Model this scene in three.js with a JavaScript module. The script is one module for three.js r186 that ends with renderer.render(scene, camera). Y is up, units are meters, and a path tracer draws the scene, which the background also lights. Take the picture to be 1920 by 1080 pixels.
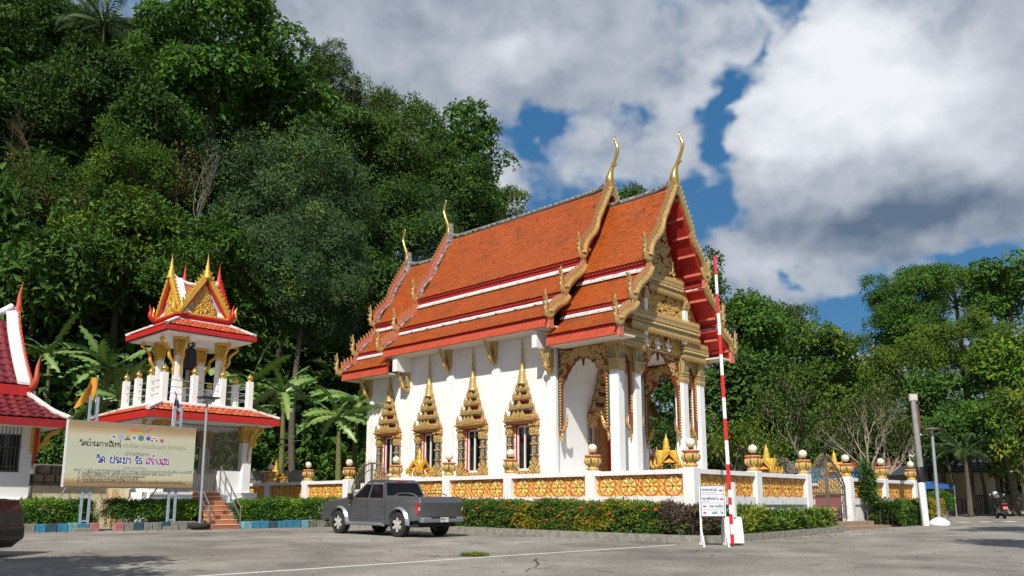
import * as THREE from 'three';
import { mergeGeometries, mergeVertices } from 'three/addons/utils/BufferGeometryUtils.js';
import { RoundedBoxGeometry } from 'three/addons/geometries/RoundedBoxGeometry.js';

// ---------------------------------------------------------------- camera, sky, sun, exposure
const EYE = 1.5, FPX = 1553, PPY = 669, HORIZON = 946;            // lens of the photograph in its own pixels
const PITCH = Math.atan((HORIZON - PPY) / FPX), FW = [0.72468614, -0.6890791];
const scene = new THREE.Scene();
const camera = new THREE.PerspectiveCamera(THREE.MathUtils.radToDeg(2 * Math.atan(PPY / FPX)), 1920 / (2 * PPY), 0.1, 3000);
camera.position.set(0, EYE, 0);
camera.lookAt(FW[0] * Math.cos(PITCH), EYE + Math.sin(PITCH), FW[1] * Math.cos(PITCH));
camera.setViewOffset(1920, 2 * PPY, 0, 0, 1920, 1080);            // the photograph's lens sits above the middle of its crop
const renderer = new THREE.WebGLRenderer({ antialias: true });
renderer.toneMapping = THREE.LinearToneMapping;
renderer.toneMappingExposure = 1.1;
renderer.shadowMap.enabled = true;

const SUN = new THREE.Vector3(-1, 1.2, 0.6).normalize();
const sun = new THREE.DirectionalLight(new THREE.Color(1, 0.945, 0.86), 4.9);
sun.position.copy(SUN).multiplyScalar(120).add(new THREE.Vector3(25, 0, -25));
sun.target.position.set(25, 0, -25);
sun.castShadow = true; sun.shadow.radius = 1; sun.shadow.mapSize.set(4096, 4096);
Object.assign(sun.shadow.camera, { left: -80, right: 80, top: 80, bottom: -80, near: 1, far: 320 });
scene.add(sun, sun.target);

// ---------------------------------------------------------------- random numbers and noise
let seedState = 7;
const seed = (s) => { seedState = s | 0; };
const rnd = () => { seedState = (seedState + 0x6d2b79f5) | 0; let t = Math.imul(seedState ^ (seedState >>> 15), 1 | seedState); t = (t + Math.imul(t ^ (t >>> 7), 61 | t)) ^ t; return ((t ^ (t >>> 14)) >>> 0) / 4294967296; };
const rr = (a, b) => a + (b - a) * rnd();
const PERM = new Uint8Array(512);
{ seed(11); const p = [...Array(256).keys()]; for (let i = 255; i > 0; i--) { const j = Math.floor(rnd() * (i + 1)); [p[i], p[j]] = [p[j], p[i]]; } for (let i = 0; i < 512; i++) PERM[i] = p[i & 255]; }
const fade = (t) => t * t * t * (t * (t * 6 - 15) + 10), mix = (a, b, t) => a + (b - a) * t;
const grad = (h, x, y, z) => { h &= 15; const u = h < 8 ? x : y, v = h < 4 ? y : h === 12 || h === 14 ? x : z; return (h & 1 ? -u : u) + (h & 2 ? -v : v); };
function noise(x, y, z) {
  let X = Math.floor(x), Y = Math.floor(y), Z = Math.floor(z); x -= X; y -= Y; z -= Z; X &= 255; Y &= 255; Z &= 255;
  const u = fade(x), v = fade(y), w = fade(z), A = PERM[X] + Y, AA = PERM[A] + Z, AB = PERM[A + 1] + Z, B = PERM[X + 1] + Y, BA = PERM[B] + Z, BB = PERM[B + 1] + Z;
  return mix(mix(mix(grad(PERM[AA], x, y, z), grad(PERM[BA], x - 1, y, z), u), mix(grad(PERM[AB], x, y - 1, z), grad(PERM[BB], x - 1, y - 1, z), u), v),
    mix(mix(grad(PERM[AA + 1], x, y, z - 1), grad(PERM[BA + 1], x - 1, y, z - 1), u), mix(grad(PERM[AB + 1], x, y - 1, z - 1), grad(PERM[BB + 1], x - 1, y - 1, z - 1), u), v), w);
}
function fbm(x, y, z, n) { let s = 0, a = 0.5; for (let i = 0; i < n; i++) { s += a * noise(x, y, z); x = x * 2.03 + 7.1; y = y * 2.03 + 3.7; z = z * 2.03 + 1.3; a *= 0.5; } return s; }
const sstep = (a, b, x) => { const t = Math.min(1, Math.max(0, (x - a) / (b - a))); return t * t * (3 - 2 * t); };
const clamp = (x, a = 0, b = 1) => Math.min(b, Math.max(a, x));

// the sky: blue air and broken cumulus, placed by azimuth and elevation in degrees (azimuth 0 = the way the yard is looked at)
{
  // [azimuth, elevation, half width, half height, how much more (or less) cloud, how much lighter (or greyer) it is]
  const CL = [
    [22, 27.5, 5.5, 4.5, 0.5, 0.58], [28, 24.5, 6, 4, 0.5, 0.46], [19, 23.5, 3, 2.4, 0.4, 0.25], [33, 27, 3, 4, 0.3, -0.02], [32, 20.3, 3.5, 1.8, 0.3, 0.25],
    [26.5, 17.3, 7.5, 2.3, 0.6, -0.34], [20.5, 20.5, 4, 1.6, 0.4, -0.06], [17.0, 16.0, 2.2, 1.6, 0.45, 0.2], [20.3, 14.2, 2.0, 1.6, 0.4, 0.16], [13.7, 29, 1.8, 2.6, 0.3, 0.22],
    [-9, 31, 8, 4, 0.4, 0.0], [0.5, 30.5, 4.5, 1.8, 0.4, 0.34], [1, 28.0, 7, 1.4, 0.4, -0.06], [7, 31, 4, 3, 0.4, 0.06], [-16, 31, 5, 4, 0.3, 0.0],
    [-0.6, 21.6, 1.3, 2.2, 0.5, 0.3], [5.5, 24.4, 2.6, 1.6, 0.16, 0.14], [12.2, 24.2, 1.7, 1.5, 0.3, 0.22], [9.5, 22.5, 3, 1.3, 0.1, 0.16], [23.4, 9.7, 1.3, 0.8, 1.0, 0.4], [27, 13.6, 3.4, 0.8, 0.25, 0.2],
    [1.4, 25.2, 2.2, 1.1, -0.85, 0], [3.4, 21.0, 2.2, 1.8, -0.6, 0], [8.0, 21.4, 2.2, 1.2, -0.5, 0], [16.0, 26.0, 1.2, 1.9, -0.95, 0], [15.2, 23.2, 1.2, 1.2, -0.85, 0], [13.8, 19.6, 2.8, 1.8, -1.1, 0], [11.2, 21.2, 1.2, 0.8, -0.4, 0], [9.8, 26.0, 1.6, 0.6, -0.35, 0],
    [22.8, 12.0, 3.8, 2.0, -1.1, 0], [22.2, 10.2, 2, 1.2, -0.6, 0], [19.3, 30.9, 0.8, 1.1, -0.55, 0], [17.6, 29, 0.7, 1.2, -0.5, 0], [30.5, 14.0, 4.2, 0.9, -0.85, 0], [18.6, 15.2, 0.9, 0.45, -0.75, 0],
  ];
  const W = 4096, H = W / 2, data = new Float32Array(W * H * 4), deg = 180 / Math.PI;
  for (let r = 0; r < H; r++) {
    const up = ((r + 0.5) / H - 0.5) * Math.PI, y = Math.sin(up), el = up * deg, ch = Math.cos(up);
    for (let c = 0; c < W; c++) {
      const o = (r * W + c) * 4; data[o + 3] = 1;
      if (y < -0.01) { data[o] = 0.2; data[o + 1] = 0.19; data[o + 2] = 0.17; continue; }
      const a = ((c + 0.5) / W - 0.5) * 2 * Math.PI, x = Math.cos(a) * ch, z = Math.sin(a) * ch;
      const az = Math.atan2(x * -FW[1] + z * FW[0], x * FW[0] + z * FW[1]) * deg;
      const k = clamp(y / 0.6); // deep blue overhead, paler low down
      const air = [mix(0.13, 0.026, Math.pow(k, 0.6)), mix(0.30, 0.125, Math.pow(k, 0.6)), mix(0.52, 0.30, Math.pow(k, 0.6))];
      const px = x, py = y * 1.2, pz = z;
      const w1 = noise(px * 9, py * 9, pz * 9), w2 = noise(px * 9 + 40, py * 9, pz * 9), w3 = fbm(px * 26, py * 26, pz * 26, 3), w4 = fbm(px * 26 + 17, py * 26, pz * 26, 3);
      const puff = (q) => 0.42 - Math.abs(q) * 1.5, hx = px + w3 * 0.012, hy = py + w4 * 0.012;
      const m1 = noise(hx * 6, hy * 6, pz * 6), m2 = puff(noise(hx * 15, hy * 15, pz * 15)), m3 = puff(noise(hx * 34, hy * 34, pz * 34)), fine = fbm(hx * 70, hy * 70, pz * 70, 3);
      let add = 0.21, light = 0;
      const qa = az + w1 * 2.2 + w3 * 2.6, qe = el + w2 * 1.3 + w4 * 2.0;
      for (const b of CL) { const dx = (qa - b[0]) / b[2], dy = (qe - b[1]) / b[3], q = dx * dx + dy * dy; if (q > 9) continue; const g = Math.exp(-q); add += b[4] * (b[4] < 0 ? 0.9 : 1) * g; light += b[5] * g; }
      const d = add + m1 * 0.26 + m2 * 0.11 + m3 * 0.06 + fine * 0.2, alpha = sstep(-0.14, 0.46, d);
      const s2 = 0.03, low = noise(hx * 6, (hy + s2) * 6, pz * 6) * 0.5 + puff(noise(hx * 15, (hy + s2) * 15, pz * 15)) * 0.3, her = m1 * 0.5 + m2 * 0.3;
      const L = clamp(0.33 + (her - low) * 0.42 + light * 1.05 + m3 * 0.05 + fine * 0.08 + fbm(hx * 12, hy * 12, pz * 12, 4) * 0.12 + (1 - alpha) * 0.12);
      const cl = [mix(0.115, 0.82, L), mix(0.16, 0.845, L), mix(0.235, 0.89, L)];
      for (let i = 0; i < 3; i++) data[o + i] = mix(air[i], cl[i], alpha * 0.97);
    }
  }
  const sky = new THREE.DataTexture(data, W, H, THREE.RGBAFormat, THREE.FloatType);
  sky.mapping = THREE.EquirectangularReflectionMapping; sky.magFilter = THREE.LinearFilter; sky.minFilter = THREE.LinearFilter; sky.needsUpdate = true;
  scene.background = sky; scene.environment = sky;
}

// ---------------------------------------------------------------- helpers
const V = (x, y, z) => new THREE.Vector3(x, y, z), M4 = () => new THREE.Matrix4();
const D2R = Math.PI / 180;
// a pixel of the photograph at a distance (metres along the ground in front of the lens) -> a place in the yard
function at(x, y, depth) {
  const cp = Math.cos(PITCH), sp = Math.sin(PITCH), a = (x - 960) / FPX, b = (PPY - y) / FPX;
  const f = cp - b * sp, u = sp + b * cp, t = depth / f;
  return V(FW[0] * t * f + -FW[1] * t * a, EYE + t * u, FW[1] * t * f + FW[0] * t * a);
}
// the yard rises gently away from the lens
function ground(X, Z) {
  X = clamp(X, -25, 62); Z = clamp(Z, -46, 12);
  return 0.0053 + 0.01566 * X - 0.0229 * Z + 0.0000987 * X * X + 0.000632 * X * Z - 0.0000074 * Z * Z;
}
const names = {};
const numbered = (n) => { const k = (names[n] = (names[n] ?? -1) + 1); return k ? n + '_' + String(k).padStart(3, '0') : n; };
const org = new WeakMap(), ORIGIN = V(0, 0, 0);
function tag(o, label, category, group, kind) { if (label) o.userData.label = label; if (category) o.userData.category = category; if (group) o.userData.group = group; if (kind) o.userData.kind = kind; return o; }
// a thing: a Group at its base. Its parts are written in yard coordinates, or, with local = true, about its own base
function thing(name, label, category, pos = [0, 0, 0], o = {}) {
  const g = new THREE.Group(); g.name = numbered(name); g.position.set(...pos); if (o.turn) g.rotation.y = o.turn;
  org.set(g, o.local ? ORIGIN : V(...pos)); scene.add(g);
  return tag(g, label, category, o.group);
}
function copyOf(t, name, label, pos, turn = 0, group, s = 1) { const c = t.clone(); c.name = numbered(name); c.position.set(...pos); c.rotation.y = turn; c.scale.setScalar(s); c.userData = { ...t.userData }; scene.add(c); return tag(c, label, null, group); }
function boxUV(g) {
  const p = g.attributes.position, n = g.attributes.normal, uv = new Float32Array(p.count * 2);
  for (let i = 0; i < p.count; i++) {
    const ax = Math.abs(n.getX(i)), ay = Math.abs(n.getY(i)), az = Math.abs(n.getZ(i)), x = p.getX(i), y = p.getY(i), z = p.getZ(i);
    const [u, v] = ax >= ay && ax >= az ? [z, y] : ay >= az ? [x, z] : [x, y];
    uv[i * 2] = u; uv[i * 2 + 1] = v;
  }
  g.setAttribute('uv', new THREE.BufferAttribute(uv, 2)); return g;
}
const clean = (g) => { const k = g.index ? g.toNonIndexed() : g.clone(); for (const a of Object.keys(k.attributes)) if (!['position', 'normal', 'uv'].includes(a)) k.deleteAttribute(a); if (!k.attributes.normal) k.computeVertexNormals(); if (!k.attributes.uv) k.setAttribute('uv', new THREE.BufferAttribute(new Float32Array(k.attributes.position.count * 2), 2)); k.morphAttributes = {}; return k; };
class MB {
  constructor() { this.g = []; }
  add(g, m) { const k = clean(g); if (m) { k.applyMatrix4(m); if (m.determinant() < 0) for (const a of Object.values(k.attributes)) for (let i = 0, n = a.itemSize; i + 2 < a.count; i += 3) for (let c = 0; c < n; c++) { const p = (i + 1) * n + c, q = (i + 2) * n + c, t = a.array[p]; a.array[p] = a.array[q]; a.array[q] = t; } } this.g.push(k); return this; }
  box(x0, x1, y0, y1, z0, z1) { const g = new THREE.BoxGeometry(Math.abs(x1 - x0), Math.abs(y1 - y0), Math.abs(z1 - z0)); g.translate((x0 + x1) / 2, (y0 + y1) / 2, (z0 + z1) / 2); return this.add(g); }
  rbox(x0, x1, y0, y1, z0, z1, r = 0.02, s = 1) { const g = new RoundedBoxGeometry(Math.abs(x1 - x0), Math.abs(y1 - y0), Math.abs(z1 - z0), s, r); g.translate((x0 + x1) / 2, (y0 + y1) / 2, (z0 + z1) / 2); return this.add(g); }
  bar(a, b, w, h, up = V(0, 1, 0)) { // a straight bar from a to b, w wide, h high
    const d = b.clone().sub(a), L = d.length(), g = new THREE.BoxGeometry(w, h, L), z = d.normalize(), x = up.clone().cross(z);
    if (x.lengthSq() < 1e-6) x.set(1, 0, 0); x.normalize(); const y = z.clone().cross(x);
    return this.add(g, M4().makeBasis(x, y, z).setPosition(a.clone().add(b).multiplyScalar(0.5)));
  }
  rod(a, b, r, seg = 8, r2 = r) { const d = b.clone().sub(a), g = new THREE.CylinderGeometry(r2, r, d.length(), seg); return this.add(g, M4().compose(a.clone().add(b).multiplyScalar(0.5), new THREE.Quaternion().setFromUnitVectors(V(0, 1, 0), d.normalize()), V(1, 1, 1))); }
  cyl(x, y0, y1, z, r0, r1 = r0, seg = 12, open = false) { const g = new THREE.CylinderGeometry(r1, r0, y1 - y0, seg, 1, open); g.translate(x, (y0 + y1) / 2, z); return this.add(g); }
  ball(x, y, z, r, seg = 16, sy = 1) { const g = new THREE.SphereGeometry(r, seg, Math.max(6, seg * 0.7 | 0)); g.scale(1, sy, 1); g.translate(x, y, z); return this.add(g); }
  lathe(pts, x, y, z, seg = 16, rot = 0) { const g = new THREE.LatheGeometry(pts.map(([r, h]) => new THREE.Vector2(r, h)), seg); if (rot) g.rotateY(rot); g.translate(x, y, z); return this.add(g); }
  tube(pts, radii, seg = 6, flat = 1) { return this.add(tubeGeo(pts, radii, seg, flat)); }
  poly(verts, faces) { // flat polygons: verts are arrays of three, faces lists of corners
    const p = []; for (const f of faces) for (let i = 1; i + 1 < f.length; i++) for (const k of [f[0], f[i], f[i + 1]]) p.push(...verts[k]);
    const g = new THREE.BufferGeometry(); g.setAttribute('position', new THREE.BufferAttribute(new Float32Array(p), 3)); g.computeVertexNormals(); return this.add(g);
  }
  prism(ring, dir) { // a ring of points [x,y,z] pushed along dir
    const n = ring.length, b = ring.map((p) => [p[0] + dir[0], p[1] + dir[1], p[2] + dir[2]]), f = [[...Array(n).keys()].reverse(), [...Array(n).keys()].map((i) => i + n)];
    for (let i = 0; i < n; i++) f.push([i, (i + 1) % n, n + (i + 1) % n, n + i]);
    return this.poly([...ring, ...b], f);
  }
  spikes(a, b, n, w, h, t, lean = [0, 0, 0]) { // a row of n leaf-shaped points from a to b, pointing up
    const d = b.clone().sub(a), L = d.length(); d.normalize(); const o = V(0, 1, 0).cross(d).normalize();
    for (let i = 0; i < n; i++) {
      const c = a.clone().addScaledVector(d, (L * (i + 0.5)) / n), q = (u, y, k) => [c.x + d.x * u + o.x * k + lean[0] * y, c.y + y + d.y * u, c.z + d.z * u + o.z * k + lean[2] * y];
      const v = [q(-w * 0.35, 0, t), q(w * 0.35, 0, t), q(w * 0.5, h * 0.35, t), q(-w * 0.5, h * 0.35, t), q(0, h, 0), q(-w * 0.35, 0, -t), q(w * 0.35, 0, -t), q(w * 0.5, h * 0.35, -t), q(-w * 0.5, h * 0.35, -t)];
      this.poly(v, [[0, 1, 2, 3], [3, 2, 4], [6, 5, 8, 7], [7, 8, 4], [1, 6, 7, 2], [5, 0, 3, 8], [2, 7, 4], [8, 3, 4]]);
    }
    return this;
  }
  merged(from = ORIGIN) { const g = mergeGeometries(this.g); boxUV(g); if (from !== ORIGIN) g.translate(-from.x, -from.y, -from.z); return g; }
  build(name, mat, parent, o = {}) {
    const from = parent ? org.get(parent) ?? ORIGIN : ORIGIN, m = new THREE.Mesh(o.keepUV ? (() => { const g = mergeGeometries(this.g); g.translate(-from.x, -from.y, -from.z); return g; })() : this.merged(from), mat);
    m.name = parent ? name : numbered(name); (parent ?? scene).add(m); org.set(m, from);
    if (o.kind) m.userData.kind = o.kind; if (o.label) m.userData.label = o.label;
    return m;
  }
}
const mb = () => new MB();
// a tube along points with a radius at each; flat < 1 squeezes it sideways
function tubeGeo(pts, radii, seg = 6, flat = 1) {
  const n = pts.length, pos = [], uv = [], idx = []; let nx = null, len = 0;
  for (let i = 0; i < n; i++) {
    const t = pts[Math.min(n - 1, i + 1)].clone().sub(pts[Math.max(0, i - 1)]).normalize();
    if (!nx) { nx = Math.abs(t.y) > 0.9 ? V(1, 0, 0) : V(0, 1, 0); }
    nx = nx.clone().addScaledVector(t, -nx.dot(t)).normalize(); const b = t.clone().cross(nx); if (i) len += pts[i].distanceTo(pts[i - 1]);
    const r = Array.isArray(radii) ? radii[i] : radii;
    for (let k = 0; k <= seg; k++) { const a = (k / seg) * Math.PI * 2, c = Math.cos(a) * r, s = Math.sin(a) * r * flat; pos.push(pts[i].x + nx.x * c + b.x * s, pts[i].y + nx.y * c + b.y * s, pts[i].z + nx.z * c + b.z * s); uv.push(k / seg, len); }
  }
  for (let i = 0; i + 1 < n; i++) for (let k = 0; k < seg; k++) { const a = i * (seg + 1) + k, b = a + seg + 1; idx.push(a, a + 1, b, b, a + 1, b + 1); }
  for (const [i, flip] of [[0, true], [n - 1, false]]) { const c = pos.length / 3; pos.push(pts[i].x, pts[i].y, pts[i].z); uv.push(0.5, 0); for (let k = 0; k < seg; k++) { const a = i * (seg + 1) + k; flip ? idx.push(c, a + 1, a) : idx.push(c, a, a + 1); } }
  const g = new THREE.BufferGeometry(); g.setAttribute('position', new THREE.Float32BufferAttribute(pos, 3)); g.setAttribute('uv', new THREE.Float32BufferAttribute(uv, 2)); g.setIndex(idx); g.computeVertexNormals(); return g;
}
const spline = (pts, n) => new THREE.CatmullRomCurve3(pts.map((p) => (p.isVector3 ? p : V(...p)))).getPoints(n);
const lerpRadii = (r, n) => Array.from({ length: n + 1 }, (_, i) => { const t = (i / n) * (r.length - 1), k = Math.min(r.length - 2, Math.floor(t)); return mix(r[k], r[k + 1], t - k); });
function instanced(name, geo, mat, places, parent, colors, kind = 'stuff') { // places: Matrix4 list in yard (or the thing's own) coordinates
  const m = new THREE.InstancedMesh(geo, mat, places.length), from = parent ? org.get(parent) ?? ORIGIN : ORIGIN, t = M4();
  places.forEach((p, i) => { t.copy(p); t.elements[12] -= from.x; t.elements[13] -= from.y; t.elements[14] -= from.z; m.setMatrixAt(i, t); if (colors) m.setColorAt(i, colors[i]); });
  m.name = parent ? name : numbered(name); (parent ?? scene).add(m); if (kind) m.userData.kind = kind; return m;
}

// ---------------------------------------------------------------- materials
function tex(size, repeat, fn, srgb = true) { // fn(u, v, n) with u, v in 0..1 and n(f, octaves, offset) a tiling noise
  const d = new Uint8Array(size * size * 4);
  for (let j = 0; j < size; j++) for (let i = 0; i < size; i++) {
    const u = i / size, v = j / size;
    const n = (f, o = 4, s = 0) => { // blend two shifted copies so that the edges meet
      const q = (a, b) => fbm(a * f + s, b * f + s * 1.7, s * 0.37, o), bu = sstep(0.8, 1, u), bv = sstep(0.8, 1, v);
      if (bu === 0 && bv === 0) return q(u, v); if (bv === 0) return mix(q(u, v), q(u - 1, v), bu); if (bu === 0) return mix(q(u, v), q(u, v - 1), bv);
      return mix(mix(q(u, v), q(u - 1, v), bu), mix(q(u, v - 1), q(u - 1, v - 1), bu), bv);
    };
    const c = fn(u, v, n), o = (j * size + i) * 4;
    for (let k = 0; k < 3; k++) { const x = clamp(c[k] ?? c[0]); d[o + k] = Math.round(255 * (srgb ? (x <= 0.0031308 ? x * 12.92 : 1.055 * Math.pow(x, 1 / 2.4) - 0.055) : x)); }
    d[o + 3] = 255;
  }
  const t = new THREE.DataTexture(d, size, size); t.wrapS = t.wrapT = THREE.RepeatWrapping; t.magFilter = THREE.LinearFilter; t.minFilter = THREE.LinearMipmapLinearFilter; t.generateMipmaps = true;
  if (srgb) t.colorSpace = THREE.SRGBColorSpace; t.repeat.set(1 / repeat, 1 / repeat); t.needsUpdate = true; return t;
}
const mat = (name, c, rough = 0.7, o = {}) => { const m = new THREE.MeshPhysicalMaterial({ roughness: rough, side: THREE.DoubleSide, ...o }); m.color.setRGB(...c); m.name = name; return m; };
const grainBump = tex(256, 0.5, (u, v, n) => [0.5 + n(24, 4, 3) * 0.9], false);
const MT = {};
{
  const plaster = tex(512, 3, (u, v, n) => { const s = sstep(0.16, 0.4, n(5, 5, 1)) * 0.10 + sstep(0.2, 0.34, n(30, 3, 8)) * 0.05; const k = 1 - s + n(60, 2, 4) * 0.03; return [k, k * 0.995, k * 0.98]; });
  MT.white = mat('white plaster', [0.83, 0.83, 0.83], 0.75, { map: plaster, bumpMap: grainBump, bumpScale: 0.002 });
  const mildew = tex(512, 2.2, (u, v, n) => { const st = sstep(0.02, 0.3, fbmStreak(u, v)) * 0.55, sp = sstep(0.1, 0.3, n(14, 5, 5)) * 0.25, k = clamp(1 - st - sp + n(50, 2, 2) * 0.05); return [k, k * mix(0.97, 1, k), k * mix(0.9, 1, k)]; });
  function fbmStreak(u, v) { const q = (a, b) => fbm(a * 26, b * 3.2, 5.5, 4) * 0.9 + fbm(a * 5, b * 4, 9.5, 3) * 0.7, bu = sstep(0.8, 1, u), bv = sstep(0.8, 1, v); return mix(mix(q(u, v), q(u - 1, v), bu), mix(q(u, v - 1), q(u - 1, v - 1), bu), bv); }
  MT.oldWhite = mat('weathered white render', [0.78, 0.78, 0.76], 0.85, { map: mildew, bumpMap: grainBump, bumpScale: 0.004 });
  MT.fenceWhite = mat('white painted render', [0.8, 0.8, 0.79], 0.8, { map: tex(512, 2.6, (u, v, n) => { const st = sstep(0.12, 0.42, fbmStreak(u, v)) * 0.3, sp = sstep(0.2, 0.36, n(12, 5, 15)) * 0.16, k = clamp(1 - st - sp); return [k, k * mix(0.97, 1, k), k * mix(0.9, 1, k)]; }), bumpMap: grainBump, bumpScale: 0.003 });
  MT.grey = mat('grey concrete', [0.34, 0.335, 0.32], 0.9, { map: tex(512, 2, (u, v, n) => { const k = clamp(0.85 + n(7, 5, 2) * 0.7 + n(60, 2, 1) * 0.25); return [k, k, k * 0.98]; }), bumpMap: grainBump, bumpScale: 0.006 });
  MT.kerbGrey = mat('worn kerb concrete', [0.3, 0.29, 0.26], 0.95, { map: tex(512, 1.4, (u, v, n) => { const k = clamp(0.85 + n(9, 5, 6) * 0.6 - sstep(0.1, 0.3, n(40, 4, 21)) * 0.35); return [k, k, k * 0.95]; }), bumpMap: grainBump, bumpScale: 0.012 });
  // gilded plaster: gold scrolls over red, with small green chips of mosaic
  const scroll = (u, v, n) => { const w = n(6, 3, 2) * 1.3; return Math.sin((u * 8 + w) * 6.283) * Math.sin((v * 8 - w) * 6.283) + Math.sin((u * 17 + v * 5 + w * 2) * 6.283) * 0.35; };
  const goldMap = tex(512, 1.5, (u, v, n) => { const s = scroll(u, v, n), k = sstep(-0.55, -0.1, s), g = n(40, 3, 3) * 0.3 + 0.9, gr = sstep(0.34, 0.42, n(20, 2, 9)) * 0.8; const c = [mix(0.20, 0.74 * g, k), mix(0.05, 0.51 * g, k), mix(0.022, 0.18 * g, k)]; return [mix(c[0], 0.05, gr), mix(c[1], 0.16, gr), mix(c[2], 0.1, gr)]; });
  const goldBump = tex(512, 1.5, (u, v, n) => [0.5 + 0.3 * scroll(u, v, n) + n(40, 3, 3) * 0.2], false);
  MT.goldRelief = mat('gilded scroll relief', [1, 1, 1], 0.42, { map: goldMap, bumpMap: goldBump, bumpScale: 0.025, metalness: 0.25 });
  const goldTone = tex(256, 0.8, (u, v, n) => { const k = clamp(0.9 + n(9, 5, 4) * 0.5), d = sstep(0.22, 0.4, n(22, 4, 12)) * 0.5; return [k * (1 - d * 0.4), k * (1 - d * 0.55), k * (1 - d * 0.7)]; });
  MT.gold = mat('gold paint', [0.60, 0.42, 0.165], 0.38, { map: goldTone, metalness: 0.3, bumpMap: grainBump, bumpScale: 0.003 });
  MT.goldYellow = mat('bright yellow gold paint', [0.72, 0.43, 0.06], 0.35, { map: goldTone, metalness: 0.2, bumpMap: grainBump, bumpScale: 0.003 });
  MT.goldOchre = mat('ochre gold paint', [0.66, 0.41, 0.12], 0.5, { map: goldTone, metalness: 0.1, bumpMap: grainBump, bumpScale: 0.004 });
  MT.goldMetal = mat('gilded metal', [0.72, 0.47, 0.12], 0.25, { metalness: 0.75, map: goldTone });
  const paint = (s, a) => tex(256, 1.6, (u, v, n) => { const k = clamp(0.92 + n(8, 5, s) * 0.35), p = sstep(0.24, 0.32, n(18, 4, s + 3)) * a; return [mix(k, 1.2, p), mix(k, 2.2, p), mix(k, 2.4, p)]; });
  MT.red = mat('red roof paint', [0.6, 0.095, 0.045], 0.55, { map: paint(2, 0.05), bumpMap: grainBump, bumpScale: 0.003 });
  MT.redDark = mat('deep red paint', [0.36, 0.018, 0.016], 0.6, { map: paint(7, 0.12) });
  MT.redBright = mat('bright red paint', [0.55, 0.022, 0.018], 0.5, { map: paint(5, 0.0) });
  MT.coral = mat('faded coral paint', [0.62, 0.17, 0.11], 0.6, { map: paint(9, 0.2) });
  MT.flash = mat('peeling white flashing', [0.62, 0.6, 0.58], 0.8, { map: tex(256, 1.1, (u, v, n) => { const k = clamp(1 - sstep(0.05, 0.3, n(8, 5, 31)) * 0.65); return [k, mix(k * 0.8, k, k), mix(k * 0.78, k, k)]; }) });
  MT.ridge = mat('blackened ridge mortar', [0.4, 0.39, 0.38], 0.9, { map: tex(256, 1.3, (u, v, n) => { const k = clamp(0.45 + n(8, 5, 41) * 1.5); return [k, k, k]; }), bumpMap: grainBump, bumpScale: 0.01 });
  MT.tile = mat('orange glazed roof tile', [1, 1, 1], 0.42, { bumpMap: grainBump, bumpScale: 0.002 });
  MT.tileBed = mat('roof boarding', [0.22, 0.05, 0.02], 0.8);
  MT.green = mat('green mosaic strip', [0.01, 0.14, 0.11], 0.35);
  MT.blue = mat('blue mosaic strip', [0.02, 0.07, 0.15], 0.3);
  MT.cream = mat('cream soffit paint', [0.72, 0.66, 0.55], 0.8, { map: plaster });
  MT.globe = mat('cream lamp globe', [0.76, 0.70, 0.56], 0.35, { map: tex(128, 0.3, (u, v, n) => { const k = clamp(0.97 + n(8, 4, 3) * 0.2); return [k, k, k * 0.97]; }) });
  MT.black = mat('black paint', [0.02, 0.02, 0.022], 0.45);
  MT.iron = mat('dark iron', [0.06, 0.06, 0.065], 0.5, { metalness: 0.4 });
  MT.panelGold = mat('yellow gold panel plaster', [1, 1, 1], 0.42, { metalness: 0.1, bumpMap: goldBump, bumpScale: 0.02, map: tex(512, 1.5, (u, v, n) => { const s = scroll(u, v, n), k = sstep(-0.5, -0.05, s), g = n(40, 3, 3) * 0.3 + 0.95; return [mix(0.42, 0.82 * g, k), mix(0.12, 0.5 * g, k), mix(0.03, 0.12 * g, k)]; }) });
  MT.gateIron = mat('brown grey iron', [0.15, 0.125, 0.105], 0.55, { metalness: 0.2 });
  MT.steel = mat('galvanised steel', [0.42, 0.45, 0.48], 0.45, { metalness: 0.35, map: goldTone });
  MT.stainless = mat('stainless steel', [0.5, 0.5, 0.5], 0.3, { metalness: 0.9 });
  MT.glass = mat('window glass', [0.7, 0.78, 0.76], 0.03, { transmission: 1, thickness: 0, ior: 1.5 });
  MT.darkGlass = mat('tinted glass', [0.05, 0.055, 0.06], 0.04, { transmission: 0.85, thickness: 0, ior: 1.5 });
  MT.frameWhite = mat('white window frame', [0.78, 0.78, 0.76], 0.4);
  MT.teal = mat('teal curtain', [0.08, 0.2, 0.18], 0.9);
  MT.shutter = mat('painted shutter', [1, 1, 1], 0.5, { map: tex(256, 0.7, (u, v, n) => { const s = scroll(u, v, n), k = sstep(0.0, 0.4, s); return [mix(0.16, 0.5, k), mix(0.02, 0.28, k), mix(0.012, 0.05, k)]; }) });
  MT.bark = mat('grey bark', [0.16, 0.13, 0.1], 0.95, { map: tex(256, 1, (u, v, n) => { const k = clamp(0.8 + n(9, 5, 3) * 1.2); return [k, k * 0.97, k * 0.92]; }), bumpMap: grainBump, bumpScale: 0.02 });
  MT.paleBark = mat('pale bare wood', [0.36, 0.31, 0.25], 0.95, { bumpMap: grainBump, bumpScale: 0.02 });
  MT.rubber = mat('tyre rubber', [0.022, 0.022, 0.022], 0.85, { bumpMap: grainBump, bumpScale: 0.004 });
}
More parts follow.
